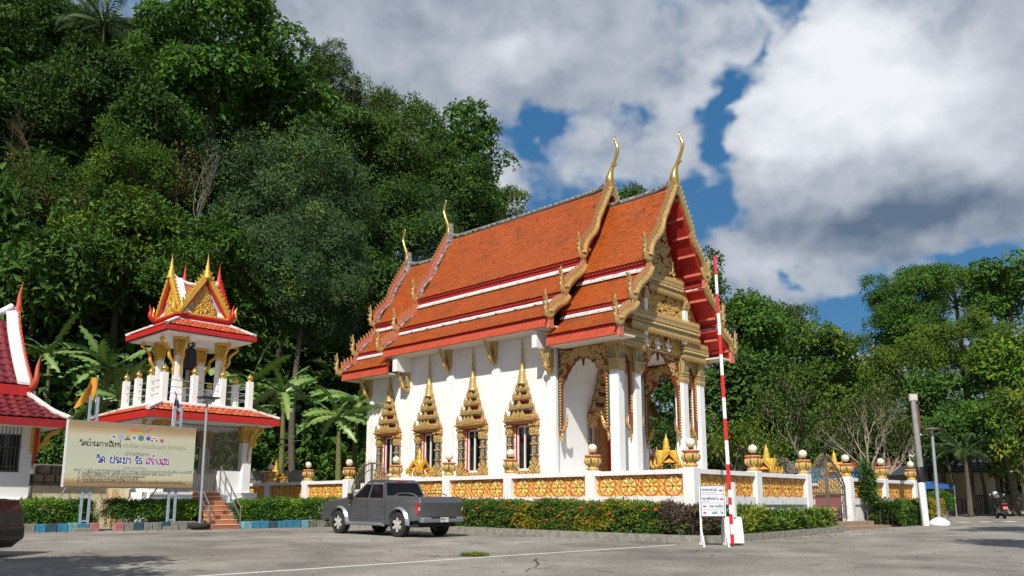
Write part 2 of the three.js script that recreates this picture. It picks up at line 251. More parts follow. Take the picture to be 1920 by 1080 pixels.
// ---------------------------------------------------------------- ground
{
  const asphaltTex = tex(1024, 5, (u, v, n) => {
    const st = n(90, 2, 3), big = n(4, 5, 1), speck = sstep(0.22, 0.4, n(150, 2, 7)), dark = sstep(0.18, 0.36, n(9, 5, 13)) * 0.18;
    const k = 0.96 + st * 0.8 + big * 0.4 - dark * 1.5 + speck * 0.34 - sstep(0.2, 0.35, n(120, 2, 27)) * 0.3; return [k * 0.72, k * 0.72 * 0.985, k * 0.72 * 0.965];
  });
  const asphaltBump = tex(512, 1.6, (u, v, n) => [0.5 + n(60, 3, 3) * 0.8 + n(8, 3, 5) * 0.3], false);
  const m = mat('worn asphalt', [1, 1, 1], 0.9, { map: asphaltTex, bumpMap: asphaltBump, bumpScale: 0.02, vertexColors: true });
  // one sheet, fine near the yard and coarse towards the horizon
  const grid = (lo, hi, a, b, n, far) => { const r = [lo - far, lo - far * 0.5, lo - far * 0.2, lo - 60, lo - 25]; for (let i = 0; i <= n; i++) r.push(mix(a, b, i / n)); r.push(hi + 25, hi + 60, hi + far * 0.2, hi + far * 0.5, hi + far); return r; };
  const xs = grid(-26, 70, -26, 70, 330, 900), zs = grid(-60, 16, -60, 16, 270, 900), pos = [], col = [], idx = [];
  for (const z of zs) for (const x of xs) {
    pos.push(x, ground(x, z), z);
    const a = fbm(x * 0.16 + z * 0.1, z * 0.22 - x * 0.06, 4, 5), b = fbm(x * 0.7, z * 0.7, 9, 3), patch = sstep(0.1, 0.17, fbm(x * 0.3 + 3, z * 0.3, 31, 4)) * 0.16 - sstep(0.14, 0.2, fbm(x * 0.22, z * 0.34 + 9, 47, 4)) * 0.14, oil = sstep(0.3, 0.36, fbm(x * 0.9, z * 0.9, 63, 3)) * 0.25, k = 0.345 * (1 + a * 0.8 + b * 0.5 - patch - oil), w = sstep(0.02, 0.3, fbm(x * 0.1, z * 0.25, 17, 4));
    col.push(k * mix(1.0, 1.06, w), k * mix(0.93, 0.95, w), k * mix(0.83, 0.8, w));
  }
  const W = xs.length; for (let j = 0; j + 1 < zs.length; j++) for (let i = 0; i + 1 < W; i++) { const a = j * W + i; idx.push(a, a + W, a + 1, a + 1, a + W, a + W + 1); }
  const g = new THREE.BufferGeometry(); g.setAttribute('position', new THREE.Float32BufferAttribute(pos, 3)); g.setAttribute('color', new THREE.Float32BufferAttribute(col, 3));
  g.setAttribute('uv', new THREE.Float32BufferAttribute(pos.filter((_, i) => i % 3 !== 1), 2)); g.setIndex(idx); g.computeVertexNormals();
  const o = new THREE.Mesh(g, m); o.name = 'ground'; o.userData.kind = 'structure'; scene.add(o);
}
// a strip that lies on the ground along points [x, z], w wide (or widths), dy above it
function groundStrip(pts, w, dy = 0.004, step = 0.25) {
  const P = []; for (let i = 0; i + 1 < pts.length; i++) { const [a, b] = [pts[i], pts[i + 1]], L = Math.hypot(b[0] - a[0], b[1] - a[1]), n = Math.max(1, Math.ceil(L / step)); for (let k = 0; k < n; k++) P.push([mix(a[0], b[0], k / n), mix(a[1], b[1], k / n)]); } P.push(pts.at(-1));
  const v = [], f = [];
  P.forEach((p, i) => { const a = P[Math.max(0, i - 1)], b = P[Math.min(P.length - 1, i + 1)], L = Math.hypot(b[0] - a[0], b[1] - a[1]) || 1, nx = -(b[1] - a[1]) / L, nz = (b[0] - a[0]) / L, h = (typeof w === 'function' ? w(i / (P.length - 1)) : w) / 2; for (const s of [-h, h]) { const x = p[0] + nx * s, z = p[1] + nz * s; v.push([x, ground(x, z) + dy, z]); } });
  for (let i = 0; i + 1 < P.length; i++) f.push([2 * i, 2 * i + 1, 2 * i + 3, 2 * i + 2]);
  return mb().poly(v, f);
}
{
  const paintMat = mat('worn white road paint', [0.74, 0.74, 0.72], 0.8, { map: tex(256, 1.2, (u, v, n) => { const k = clamp(1 - sstep(0.12, 0.34, n(20, 5, 3)) * 0.5); return [k, k, k * 0.98]; }) });
  const a = [6.2, -13.9], b = [18.74, -12.11];
  const road = groundStrip([[5.6, -13.25], [7.35, -13.12], [12.5, -12.75], [18.9, -12.1]], 0.11).build('road_marking', paintMat); tag(road, null, null, null, 'structure');
  const dash = mb(); for (const [x, y, x2, y2] of [[1798, 989, 1818, 989], [1840, 990, 1856, 990], [1886, 991, 1906, 991]]) { const p = at(x, y, 36), q = at(x2, y2, 36.2); dash.g.push(...groundStrip([[p.x, p.z], [q.x, q.z]], 0.5).g); }
  tag(dash.build('road_marking', paintMat), null, null, null, 'structure');
  // cracks in the asphalt: thin open joints, dark because they are filled with dirt
  const crackMat = mat('dirt in a crack', [0.045, 0.04, 0.035], 1);
  seed(5); const cr = mb();
  const crack = (x, y, x2, y2, d, d2, w) => { const p = at(x, y, d), q = at(x2, y2, d2), n = 6, pts = []; for (let i = 0; i <= n; i++) pts.push([mix(p.x, q.x, i / n) + rr(-1, 1) * 0.05, mix(p.z, q.z, i / n) + rr(-1, 1) * 0.05]); cr.g.push(...groundStrip(pts, (t) => w * (0.4 + 0.8 * Math.abs(Math.sin(t * 9 + x))), 0.005, 0.2).g); };
  crack(1004, 1050, 1008, 1070, 17.6, 16, 0.05); crack(1008, 1070, 985, 1080, 16, 14.8, 0.02); crack(690, 1045, 730, 1056, 17.3, 16.4, 0.02); crack(140, 1049, 230, 1064, 17.2, 15.8, 0.02); crack(230, 1064, 330, 1078, 15.8, 14.6, 0.02);
  tag(cr.build('asphalt_crack', crackMat), null, null, null, 'structure');
}
// hillside behind the temple
function hill(X, Z) {
  const t = -Z - 42 + 1.5 * noise(X * 0.06, Z * 0.06, 3), side = 1 - 0.86 * sstep(44, 74, X + t * 0.1);
  return 0.6 + Math.max(0, t) * 1.16 * side * (1 - 0.25 * sstep(30, 70, t)) * (1 + 0.1 * noise(X * 0.1, 2, Z * 0.1));
}
{
  const pos = [], idx = [], nx = 110, nz = 70;
  for (let j = 0; j <= nz; j++) for (let i = 0; i <= nx; i++) { const x = mix(-60, 130, i / nx), z = mix(-41.5, -125, j / nz); pos.push(x, j === 0 ? 0 : hill(x, z) + noise(x * 0.5, 1, z * 0.5) * 0.5, z); }
  for (let j = 0; j < nz; j++) for (let i = 0; i < nx; i++) { const a = j * (nx + 1) + i, b = a + nx + 1; idx.push(a, a + 1, b, b, a + 1, b + 1); }
  const g = new THREE.BufferGeometry(); g.setAttribute('position', new THREE.Float32BufferAttribute(pos, 3)); g.setAttribute('uv', new THREE.Float32BufferAttribute(pos.filter((_, i) => i % 3 !== 1), 2)); g.setIndex(idx); g.computeVertexNormals();
  const o = new THREE.Mesh(g, mat('forest floor', [0.05, 0.055, 0.03], 1, { map: tex(256, 6, (u, v, n) => { const k = clamp(0.9 + n(14, 5, 3) * 1.2); return [k, k, k * 0.9]; }) })); o.name = 'hill'; o.userData.kind = 'structure'; scene.add(o);
}
// ---------------------------------------------------------------- the temple hall
const XC = 27.15, FLOOR = 2.2;
// a leaf-shaped fin standing in a plane: base point, direction it points, width, length, thickness along n
function fin(m, c, dir, along, w, h, n, t) {
  const q = (u, y, k) => [c.x + along.x * u + dir.x * y + n.x * k, c.y + along.y * u + dir.y * y + n.y * k, c.z + along.z * u + dir.z * y + n.z * k];
  const ring = [q(-w * 0.5, 0, 0), q(w * 0.5, 0, 0), q(w * 0.55, h * 0.4, 0), q(w * 0.25, h, 0), q(-w * 0.3, h * 0.55, 0)];
  return m.prism(ring, [n.x * t, n.y * t, n.z * t]);
}
// the gilded crown, colonnettes, frame and panes of a window or door; faces +z, the opening's centre at x = 0
function crownedOpening(kind, half, y0, y1, s, door) {
  const win = mb();
  const sill = mb(), hw = half;
  // backing plate in red between the gilded tiers
  win.box(-hw - 0.38, hw + 0.38, y1 + 0.06, y1 + 0.14, -0.02, 0.16);
  const root = win.build(kind, MT.goldOchre, null); scene.remove(root); names[kind]--; root.name = kind;
  const tiers = [[1.0, 0.08, 0.18, 0.38], [0.71, 0.56, 0.14, 0.32], [0.5, 0.96, 0.13, 0.27], [0.35, 1.3, 0.11, 0.22], [0.23, 1.56, 0.09, 0.18]], LT = tiers.length - 1;
  tiers.forEach(([w, y, h, out], i) => {
    const t = mb(), a = y1 + y * s, W = w * s * 0.83, next = i < LT ? y1 + tiers[i + 1][1] * s : y1 + 1.68 * s;
    t.box(-W * 0.93, W * 0.93, a, a + h * 0.34 * s, -0.02, out * 0.86).box(-W, W, a + h * 0.34 * s, a + h * 0.72 * s, -0.02, out).box(-W * 0.95, W * 0.95, a + h * 0.72 * s, a + h * s, -0.02, out * 0.92);
    t.box(-W * 0.5, W * 0.5, a + h * s, next, -0.02, out * 0.22); // neck
    const n = Math.round(W * 2 / 0.13), top = a + h * s;
    t.spikes(V(-W * 0.95, top, out * 0.86), V(W * 0.95, top, out * 0.86), n, 0.1, (i ? 0.12 : 0.16) * s, 0.035);
    t.spikes(V(-W * 0.93, top, 0.02), V(-W * 0.93, top, out * 0.8), 2, 0.12, 0.2 * s, 0.03).spikes(V(W * 0.93, top, 0.02), V(W * 0.93, top, out * 0.8), 2, 0.12, 0.2 * s, 0.03);
    t.spikes(V(-W * 0.4, top - 0.04, out * 0.95), V(W * 0.4, top - 0.04, out * 0.95), i === 0 ? 3 : 1, 0.3 * s * (1 - i * 0.1), 0.36 * s * (1 - i * 0.09), 0.04); // gablets
    t.spikes(V(-W, top - 0.02, out * 0.7), V(-W * 0.86, top - 0.02, out * 0.7), 1, 0.14, (0.42 - i * 0.04) * s, 0.04, [0, 0, 0]).spikes(V(W * 0.86, top - 0.02, out * 0.7), V(W, top - 0.02, out * 0.7), 1, 0.14, (0.42 - i * 0.04) * s, 0.04);
    const beads = Math.round(W * 2 / 0.09); for (let k = 0; k < beads; k++) t.box(-W + (k + 0.25) * (2 * W / beads), -W + (k + 0.75) * (2 * W / beads), a + h * 0.4 * s, a + h * 0.66 * s, out, out + 0.02);
    const ct = t.build('crown_tier', MT.crownGold, root); mb().box(-W - 0.004, W + 0.004, a + h * 0.38 * s, a + h * 0.68 * s, 0, out + 0.006).build('mosaic_strip', i % 2 ? MT.green : MT.redDark, ct);
  });
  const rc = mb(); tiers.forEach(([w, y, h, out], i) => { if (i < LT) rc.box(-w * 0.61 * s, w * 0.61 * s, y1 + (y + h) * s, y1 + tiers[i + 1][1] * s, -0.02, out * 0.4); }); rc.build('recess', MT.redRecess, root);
  const by = y1 + 1.66 * s, sp = mb();
  sp.lathe([[0.2 * s, 0], [0.17 * s, 0.06 * s], [0.16 * s, 0.3 * s], [0.12 * s, 0.5 * s], [0.14 * s, 0.56 * s], [0.075 * s, 0.62 * s], [0.085 * s, 0.7 * s], [0.05 * s, 0.95 * s], [0.055 * s, 1.1 * s], [0.035 * s, 1.25 * s], [0.04 * s, 1.4 * s], [0.022 * s, 1.75 * s], [0.001, 2.02 * s]], 0, by, 0.11, 8);
  sp.build('spire', MT.gold, root);
  for (const k of [-1, 1]) {
    const c = mb(), x = k * (hw + 0.21), b = (u0, u1, a, b2, o) => c.box(x + u0 * 0.78, x + u1 * 0.78, a, b2, -0.02, o);
    b(-0.24, 0.24, y0 - 0.1, y0 + 0.12, 0.26); b(-0.2, 0.2, y0 + 0.12, y0 + 0.2, 0.22);
    b(-0.17, 0.17, y0 + 0.2, y1 - 0.42, 0.17); b(-0.21, 0.21, y1 - 0.42, y1 - 0.34, 0.22); b(-0.18, 0.18, y1 - 0.34, y1 - 0.05, 0.2); b(-0.25, 0.25, y1 - 0.05, y1 + 0.06, 0.27);
    for (const yy of [y0 + (y1 - y0) * 0.3, y0 + (y1 - y0) * 0.55]) b(-0.2, 0.2, yy, yy + 0.06, 0.21);
    c.spikes(V(x - 0.2, y1 - 0.34, 0.21), V(x + 0.2, y1 - 0.34, 0.21), 4, 0.1, 0.3, 0.02); c.spikes(V(x - 0.2, y0 + 0.2, 0.19), V(x + 0.2, y0 + 0.2, 0.19), 3, 0.13, 0.22, 0.02);
    for (let i = 0; i < 9; i++) c.ball(x - 0.0, y0 + 0.32 + i * (y1 - y0 - 0.9) / 8, 0.17, 0.045, 6);
    c.build('colonnette', MT.goldRelief, root);
    mb().box(x + 0.09, x + 0.15, y0 + 0.2, y1 - 0.42, 0.1, 0.178).box(x - 0.15, x - 0.09, y0 + 0.2, y1 - 0.42, 0.1, 0.178).build('mosaic_strip', MT.blue, root);
  }
  mb().box(-hw, -hw + 0.05, y0, y1, -0.24, 0.02).box(hw - 0.05, hw, y0, y1, -0.24, 0.02).box(-hw, hw, y1, y1 + 0.06, -0.24, 0.02).build('reveal', MT.redBright, root);
  if (!door) {
    sill.box(-0.88 * s, 0.88 * s, y0 - 0.3, y0 - 0.12, -0.02, 0.26).box(-0.82 * s, 0.82 * s, y0 - 0.12, y0 - 0.03, -0.02, 0.19).box(-0.8 * s, 0.8 * s, y0 - 0.4, y0 - 0.3, -0.02, 0.16); sill.build('sill', MT.goldRelief, root);
    const f = mb(), z0 = -0.09, z1 = -0.03; f.box(-hw + 0.05, -hw + 0.11, y0, y1, z0, z1).box(hw - 0.1, hw - 0.05, y0, y1, z0, z1).box(-0.028, 0.028, y0, y1, z0, z1 + 0.01).box(-hw + 0.05, hw - 0.05, y1 - 0.06, y1, z0, z1).box(-hw + 0.05, hw - 0.05, y0 - 0.02, y0 + 0.06, z0, z1); f.build('frame', MT.frameWhite, root);
    for (const k of [-1, 1]) mb().box(k === -1 ? -hw + 0.1 : 0.03, k === -1 ? -0.03 : hw - 0.1, y0 + 0.05, y1 - 0.05, -0.066, -0.06).build('pane', MT.glass, root);
    mb().box(-hw + 0.06, -hw + 0.3, y0, y1, -0.32, -0.3).build('curtain', MT.teal, root); mb().box(hw - 0.26, hw - 0.02, y0, y1, -0.32, -0.29).build('shutter', MT.shutter, root);
    mb().box(-hw - 0.02, -hw + 0.02, y0, y1, -0.65, -0.24).build('shutter', MT.shutter, root);
  } else {
    mb().box(-hw, -0.01, y0, y1, -0.22, -0.16).build('door_leaf', MT.shutter, root); mb().box(0.01, hw, y0, y1, -0.22, -0.16).build('door_leaf', MT.shutter, root);
  }
  return root;
}
function place(proto, parent, x, y, z, turn) { const c = proto.clone(); const from = org.get(parent); c.position.set(x - from.x, y - from.y, z - from.z); c.rotation.y = turn; parent.add(c); return c; }

MT.crownGold = mat('aged gold plaster', [0.56, 0.38, 0.135], 0.42, { map: MT.gold.map, metalness: 0.25, bumpMap: grainBump, bumpScale: 0.004 });
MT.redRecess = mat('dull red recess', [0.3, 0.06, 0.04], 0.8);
MT.archBack = mat('red brown arch ground', [0.36, 0.12, 0.05], 0.6, { map: MT.goldRelief.map });
const temple = thing('temple_hall', 'white temple hall with tiered orange tile roofs, gilded windows and golden roof horns', 'temple', [XC, 0.6, -25]);
{
  const T = temple, WX = 24.2, EX = 30.1, ZB = -32.5, ZF = -20.7, wz = [-30.85, -28.02, -25.2, -22.34];
  mb().box(23.6, 30.7, 0.3, FLOOR, -33.1, -17.1).box(24.6, 29.7, 0.3, 1.8, -17.1, -16.3).box(24.6, 29.7, 0.3, 1.3, -16.3, -15.7).build('platform', MT.white, T);
  mb().box(23.95, 30.35, FLOOR, FLOOR + 0.3, -32.75, -20.72).build('base_course', MT.white, T);
  // walls, open at the windows and the door
  const ww = mb(), top = 8.3, a = FLOOR, o0 = 2.8, o1 = 4.62;
  ww.box(WX, WX + 0.25, a, o0, ZB, ZF).box(WX, WX + 0.25, o1, top, ZB, ZF);
  const edges = [ZB, ...wz.flatMap((z) => [z - 0.47, z + 0.47]), ZF]; for (let i = 0; i < edges.length; i += 2) ww.box(WX, WX + 0.25, o0, o1, edges[i], edges[i + 1]);
  ww.build('wall', MT.white, T);
  mb().box(EX - 0.25, EX, a, top, ZB, ZF).build('wall', MT.white, T);
  mb().box(WX + 0.25, EX - 0.25, a, 7.6, ZB, ZB + 0.25).build('wall', MT.white, T);
  mb().box(WX + 0.25, 26.5, a, 7.7, ZF - 0.25, ZF).box(27.8, EX - 0.25, a, 7.7, ZF - 0.25, ZF).box(26.5, 27.8, 5.0, 7.7, ZF - 0.25, ZF).build('wall', MT.white, T);
  mb().box(WX + 0.25, EX - 0.25, 7.3, 7.4, ZB + 0.25, ZF - 0.25).build('ceiling', MT.white, T);
  mb().box(WX, EX, 7.42, 7.5, ZF, -17.8).build('porch_ceiling', MT.cream, T);
  for (const z of [ZB + 0.2, -29.45, -26.62, -23.82, -20.78]) for (const [x0, x1] of [[WX - 0.14, WX], [EX, EX + 0.14]]) mb().box(x0, x1, FLOOR, 8.15, z - 0.22, z + 0.22).build('pilaster', MT.white, T);
  mb().box(23.25, WX, 7.46, 8.16, -29.62, -29.3).build('beam', MT.white, T); mb().box(23.3, WX, 7.46, 8.14, -21.1, -20.85).build('beam', MT.white, T);
  const win = crownedOpening('window', 0.45, 2.84, 4.6, 1.0, false);
  for (const z of wz) place(win, T, WX, 0, z, -Math.PI / 2);
  const door = crownedOpening('door', 0.62, 2.25, 4.95, 1.12, true); place(door, T, 27.15, 0, ZF, 0);

  // ---- roofs. Profiles: [half width, height] top and bottom of three tiers
  const PM = [[[0.02, 14.72], [1.93, 11.35]], [[1.84, 10.86], [3.06, 9.7]], [[2.94, 9.38], [3.98, 8.58]]];
  const PF = [[[0.02, 13.92], [1.98, 10.58]], [[1.88, 10.14], [3.0, 8.9]], [[2.9, 8.6], [3.9, 7.84]]];
  const tileShape = (() => { const w = 0.17, L = 0.25, t = 0.02, r = [[-w / 2, 0, 0], [w / 2, 0, 0], [w / 2, 0, L * 0.72], [0, 0, L], [-w / 2, 0, L * 0.72]]; const g = mb().prism(r.map(([x, , z]) => [x, 0, z]), [0, t, 0]).merged(); return g; })();
  const soffit = mat('red soffit paint', [0.48, 0.026, 0.019], 0.55, {});
  const tileCol = (x, y, z) => { const n = fbm(y * 0.9, z * 0.7, x, 4), d = sstep(0.1, 0.35, fbm(y * 2.2 + 9, z * 0.9, 3, 4)), k = 1 + n * 0.2 + rr(-0.12, 0.12) - (rnd() < 0.012 ? 0.35 : 0); return new THREE.Color().setRGB(0.37 * k * (1 - d * 0.25), 0.074 * k * (1 - d * 0.1) + 0.004, 0.012 * k + d * 0.005); };
  function slope(s, tier, z0, z1, sag, last) { // one side of one tier, z0 < z1
    const [[ax, ay], [bx, by]] = tier, L = Math.hypot(bx - ax, by - ay), nx = (ay - by) / L * s, ny = (bx - ax) / L;
    const P = (t) => [XC + s * mix(ax, bx, t) - nx * sag * 4 * t * (1 - t), mix(ay, by, t) - ny * sag * 4 * t * (1 - t)];
    const slab = mb(), N = 6, ring = []; for (let i = 0; i <= N; i++) { const [x, y] = P(i / N); ring.push([x, y, z0]); } for (let i = N; i >= 0; i--) { const [x, y] = P(i / N); ring.push([x - nx * 0.1, y - ny * 0.1, z0]); }
    for (let i = 0; i < N; i++) slab.prism([ring[i], ring[i + 1], ring[2 * N - i], ring[2 * N + 1 - i]], [0, 0, z1 - z0]);
    const o = slab.build('roof_slope', soffit, T), rows = Math.round(L / 0.135), cols = Math.round((z1 - z0) / 0.17), pl = [], cs = [];
    for (let r = 0; r < rows; r++) {
      const t0 = r / rows, t1 = (r + 1) / rows, [x0, y0] = P(t0), [x1, y1] = P(Math.min(1, t1)), d = V(x1 - x0, y1 - y0, 0).normalize(), up = V(-d.y * s, d.x * s, 0); if (up.y < 0) up.negate();
      for (let c = 0; c < cols; c++) {
        const z = z0 + (c + 0.5 + (r % 2 ? 0.25 : -0.25)) * (z1 - z0) / cols, tilt = 0.14 + rr(-0.03, 0.03), dd = d.clone().multiplyScalar(Math.cos(tilt)).addScaledVector(up, Math.sin(tilt) * 0.9).normalize(), ux = V(0, 0, 1).applyAxisAngle(up, rr(-0.025, 0.025)), uu = dd.clone().cross(ux).normalize(); if (uu.y < 0) uu.negate();
        const xx = uu.clone().cross(dd).normalize();
        pl.push(M4().makeBasis(xx, uu, dd).setPosition(x0 + up.x * 0.006, y0 + up.y * 0.006, z)); cs.push(tileCol(x0, y0, z));
      }
    }
    instanced('roof_tile', tileShape, MT.tile, pl, o, cs);
    return P;
  }
  seed(21);
  function roof(prof, z0, z1, frontEnd, backEnd) {
    for (const s of [-1, 1]) prof.forEach((tier, i) => {
      const P = slope(s, tier, z0, z1, i ? 0.02 : 0.1, i === 2), [bx, by] = tier[1], zz = [z0, z1];
      const X = (d) => XC + s * d;
      if (i < 2) { // red upstand and peeling flashing between the tiers
        const [nx, ny] = prof[i + 1][0];
        mb().box(X(bx - 0.1), X(bx - 0.02), ny + 0.12, by - 0.03, z0 + 0.02, z1 - 0.02).box(X(bx - 0.04), X(bx + 0.03), by - 0.16, by - 0.05, z0 + 0.01, z1 - 0.01).build('upstand', MT.redDark, T);
        mb().prism([[X(nx + 0.06), ny + 0.16, z0], [X(nx + 0.2), ny + 0.02, z0], [X(nx + 0.2), ny - 0.05, z0], [X(nx + 0.02), ny - 0.0, z0]], [0, 0, z1 - z0]).build('flashing', MT.flash, T);
      } else {
        mb().box(X(bx - 0.1), X(bx - 0.0), by - 0.22, by - 0.03, z0 + 0.02, z1 - 0.02).build('fascia', MT.redDark, T);
        mb().box(X(bx - 0.08), X(bx + 0.05), by - 0.42, by - 0.2, z0 + 0.01, z1 - 0.01).box(X(bx - 0.06), X(bx + 0.02), by - 0.2, by - 0.13, z0 + 0.01, z1 - 0.01).build('fascia', MT.red, T);
        mb().box(X(2.95 + 0.02), X(bx - 0.06), by - 0.43, by - 0.37, z0 + 0.06, z1 - 0.03).build('soffit', MT.cream, T);
      }
    });
    const [rx, ry] = prof[0][0], pts = [], end = (z, dir, k) => k ? [[z, 0.34], [z + dir * 0.35, 0.18], [z + dir * 0.8, 0.08]] : [[z, 0.06]];
    const P = [...end(z0, 1, backEnd), [(z0 + z1) / 2, 0.04], ...end(z1, -1, frontEnd).reverse()].map(([z, d]) => V(XC, ry + d, z));
    mb().tube(P, P.map(() => 0.13), 8, 1).build('ridge', MT.ridge, T);
  }
  roof(PM, -30.24, -20.03, true, true); roof(PF, -20.3, -16.86, true, false); roof(PF, -33.53, -30.0, false, true);
  // ---- bargeboards with fins, naga finials and roof horns; dir = +1 for a gable that looks to +z
  function gable(prof, z, dir, front) {
    const n = V(0, 0, dir);
    for (const s of [-1, 1]) prof.forEach(([[ax, ay], [bx, by]], i) => {
      const A = V(XC + s * ax, ay + (i ? 0.1 : 0.12), z), B = V(XC + s * (bx + 0.02), by + 0.1, z), d = B.clone().sub(A), L = d.length(); d.normalize();
      let up = V(-d.y * s, d.x * s, 0); if (up.y < 0) up.negate();
      const N = i ? 8 : 18, C = []; for (let k = 0; k <= N; k++) { const t = k / N, wv = i ? Math.sin(t * Math.PI * 2) * 0.05 : t > 0.5 ? Math.sin((t - 0.5) * Math.PI * 4) * 0.1 : 0; C.push(A.clone().addScaledVector(d, L * t).addScaledVector(up, -0.02 - wv)); }
      const board = (w0, w1, off, th) => { const m = mb(); for (let k = 0; k < N; k++) m.prism([C[k].clone().addScaledVector(up, w0), C[k + 1].clone().addScaledVector(up, w0), C[k + 1].clone().addScaledVector(up, w1), C[k].clone().addScaledVector(up, w1)].map((p) => [p.x, p.y, p.z + off]), [0, 0, th]); return m; };
      const gb = board(-0.11, 0.1, dir > 0 ? 0.03 : -0.13, 0.1); gb.g.push(...board(-0.03, 0.04, dir > 0 ? 0.1 : -0.17, 0.07).g); 
      const bb = gb.build('bargeboard', MT.gold, T);
      const back = board(-0.1, 0.13, dir > 0 ? -0.04 : -0.03, 0.068);
      const fins = mb(), nf = Math.round(L / 0.2);
      for (let k = 0; k < nf; k++) {
        const t = (k + 0.5) / nf, q = t * N, j = Math.min(N - 1, Math.floor(q)), c = C[j].clone().lerp(C[j + 1], q - j).addScaledVector(up, 0.07), lean = up.clone().multiplyScalar(0.75).addScaledVector(d, -0.35).add(V(0, 0.35, 0)).normalize();
        fin(fins, c.clone().setZ(z + (dir > 0 ? 0.04 : -0.1)), lean, d, 0.1, 0.34, V(0, 0, 1), 0.06);
        fin(back, c.clone().setZ(z + (dir > 0 ? -0.012 : -0.038)), lean, d, 0.095, 0.32, V(0, 0, 1), 0.05);
      }
      fins.build('fin_row', MT.gold, bb, { kind: 'stuff' }); back.build('board_back', MT.coral, bb);
      const edge = mb(); for (let k = 0; k < N; k++) edge.prism([C[k].clone().addScaledVector(up, -0.05), C[k + 1].clone().addScaledVector(up, -0.05), C[k + 1].clone().addScaledVector(up, 0.0), C[k].clone().addScaledVector(up, 0.0)].map((p) => [p.x, p.y, p.z + (dir > 0 ? -0.24 : 0.04)]), [0, 0, 0.2]); edge.build('edge_mortar', MT.ridge, bb);
      // naga finial that curls up at the foot of the board
      const h = mb(), K = (u, y) => V(B.x + s * u, B.y + y, z + dir * 0.05), sp = spline([K(-0.28, 0.3), K(-0.1, -0.06), K(0.1, -0.18), K(0.27, -0.02), K(0.28, 0.22), K(0.24, 0.5), K(0.3, 0.72), K(0.28, 0.86)], 18);
      h.tube(sp, lerpRadii([0.09, 0.11, 0.12, 0.11, 0.08, 0.055, 0.035, 0.006], 18), 8, 0.6);
      for (let k = 4; k < 15; k += 2) { const p = sp[k], t = sp[k + 1].clone().sub(sp[k - 1]).normalize(), o = V(t.y * s, -t.x * s, 0); if (o.x * s < 0) o.negate(); fin(h, p.clone().addScaledVector(o, 0.05).add(V(0, 0, -0.03)), o.clone().add(V(0, 0.8, 0)).normalize(), t, 0.12, 0.2, V(0, 0, 1), 0.06); }
      h.ball(B.x + s * 0.1, B.y + 0.02, z + dir * 0.12, 0.05, 8);
      h.build('naga_finial', MT.gold, T);
      if (front) mb().box(B.x - 0.13, B.x + 0.13, B.y - 0.62, B.y - 0.14, z - 0.05, z + 0.07).build('end_block', MT.coral, T);
    });
    const y = prof[0][0][1], c = mb(), q = (dz, dy) => V(XC, y + dy, z + dir * dz);
    const sp = spline([q(0.02, 0.05), q(-0.02, 0.42), q(0.02, 0.68), q(0.16, 1.02), q(0.34, 1.4), q(0.42, 1.72), q(0.33, 2.02), q(0.27, 2.2), q(0.36, 2.34)], 32);
    c.tube(sp, lerpRadii([0.15, 0.2, 0.15, 0.085, 0.07, 0.075, 0.06, 0.045, 0.03, 0.006], 32), 10);
    c.tube([q(0.2, 1.0), q(0.32, 1.02), q(0.38, 1.08)], [0.07, 0.04, 0.005], 6);
    c.build('roof_horn', MT.goldMetal, T);
    mb().lathe([[0.3, -0.45], [0.24, -0.1], [0.16, 0.25], [0.12, front ? 0.2 : 0.75], [0, front ? 0.22 : 0.8]], XC, y + 0.1, z - dir * 0.14, 8).build('horn_base', MT.ridge, T);
  }
  gable(PM, -20.03, 1, true); gable(PF, -16.86, 1, true); gable(PM, -30.24, -1, false); gable(PF, -33.53, -1, false);
  // purlins under the porch roof's overhang
  for (const s of [-1, 1]) for (const [A, B, ts] of [[PF[0][0], PF[0][1], [0.12, 0.32, 0.52, 0.72, 0.93]], [PF[1][0], PF[1][1], [0.25, 0.8]], [PF[2][0], PF[2][1], [0.3, 0.85]]]) for (const t of ts) { const L = Math.hypot(B[0] - A[0], A[1] - B[1]), nx = (A[1] - B[1]) / L, ny = (B[0] - A[0]) / L, x = XC + s * (mix(A[0], B[0], t) - nx * 0.2), y = mix(A[1], B[1], t) - ny * 0.2; mb().box(x - 0.035, x + 0.035, y - 0.045, y + 0.045, -17.6, -16.83).build('purlin', MT.coral, T); }
  for (const t of [0.15, 0.5, 0.85]) { const x = XC - mix(0.02, 1.93, t) + 0.05, y = mix(14.72, 11.35, t) - 0.18; mb().box(x - 0.06, x + 0.06, y - 0.06, y + 0.06, -20.6, -19.95).build('purlin', MT.coral, T); }
  // gable wall of the main roof behind the porch roof
  mb().poly([[XC - 1.9, 10.9, -20.62], [XC + 1.9, 10.9, -20.62], [XC, 14.5, -20.62]], [[0, 1, 2]]).poly([[XC - 1.9, 10.9, -29.7], [XC + 1.9, 10.9, -29.7], [XC, 14.5, -29.7]], [[0, 1, 2]]).build('gable_wall', MT.redDark, T);
  // ---- porch: columns, capitals, arches, entablatures and pediment
  const colX = [24.22, 25.3, 28.6, 29.85];
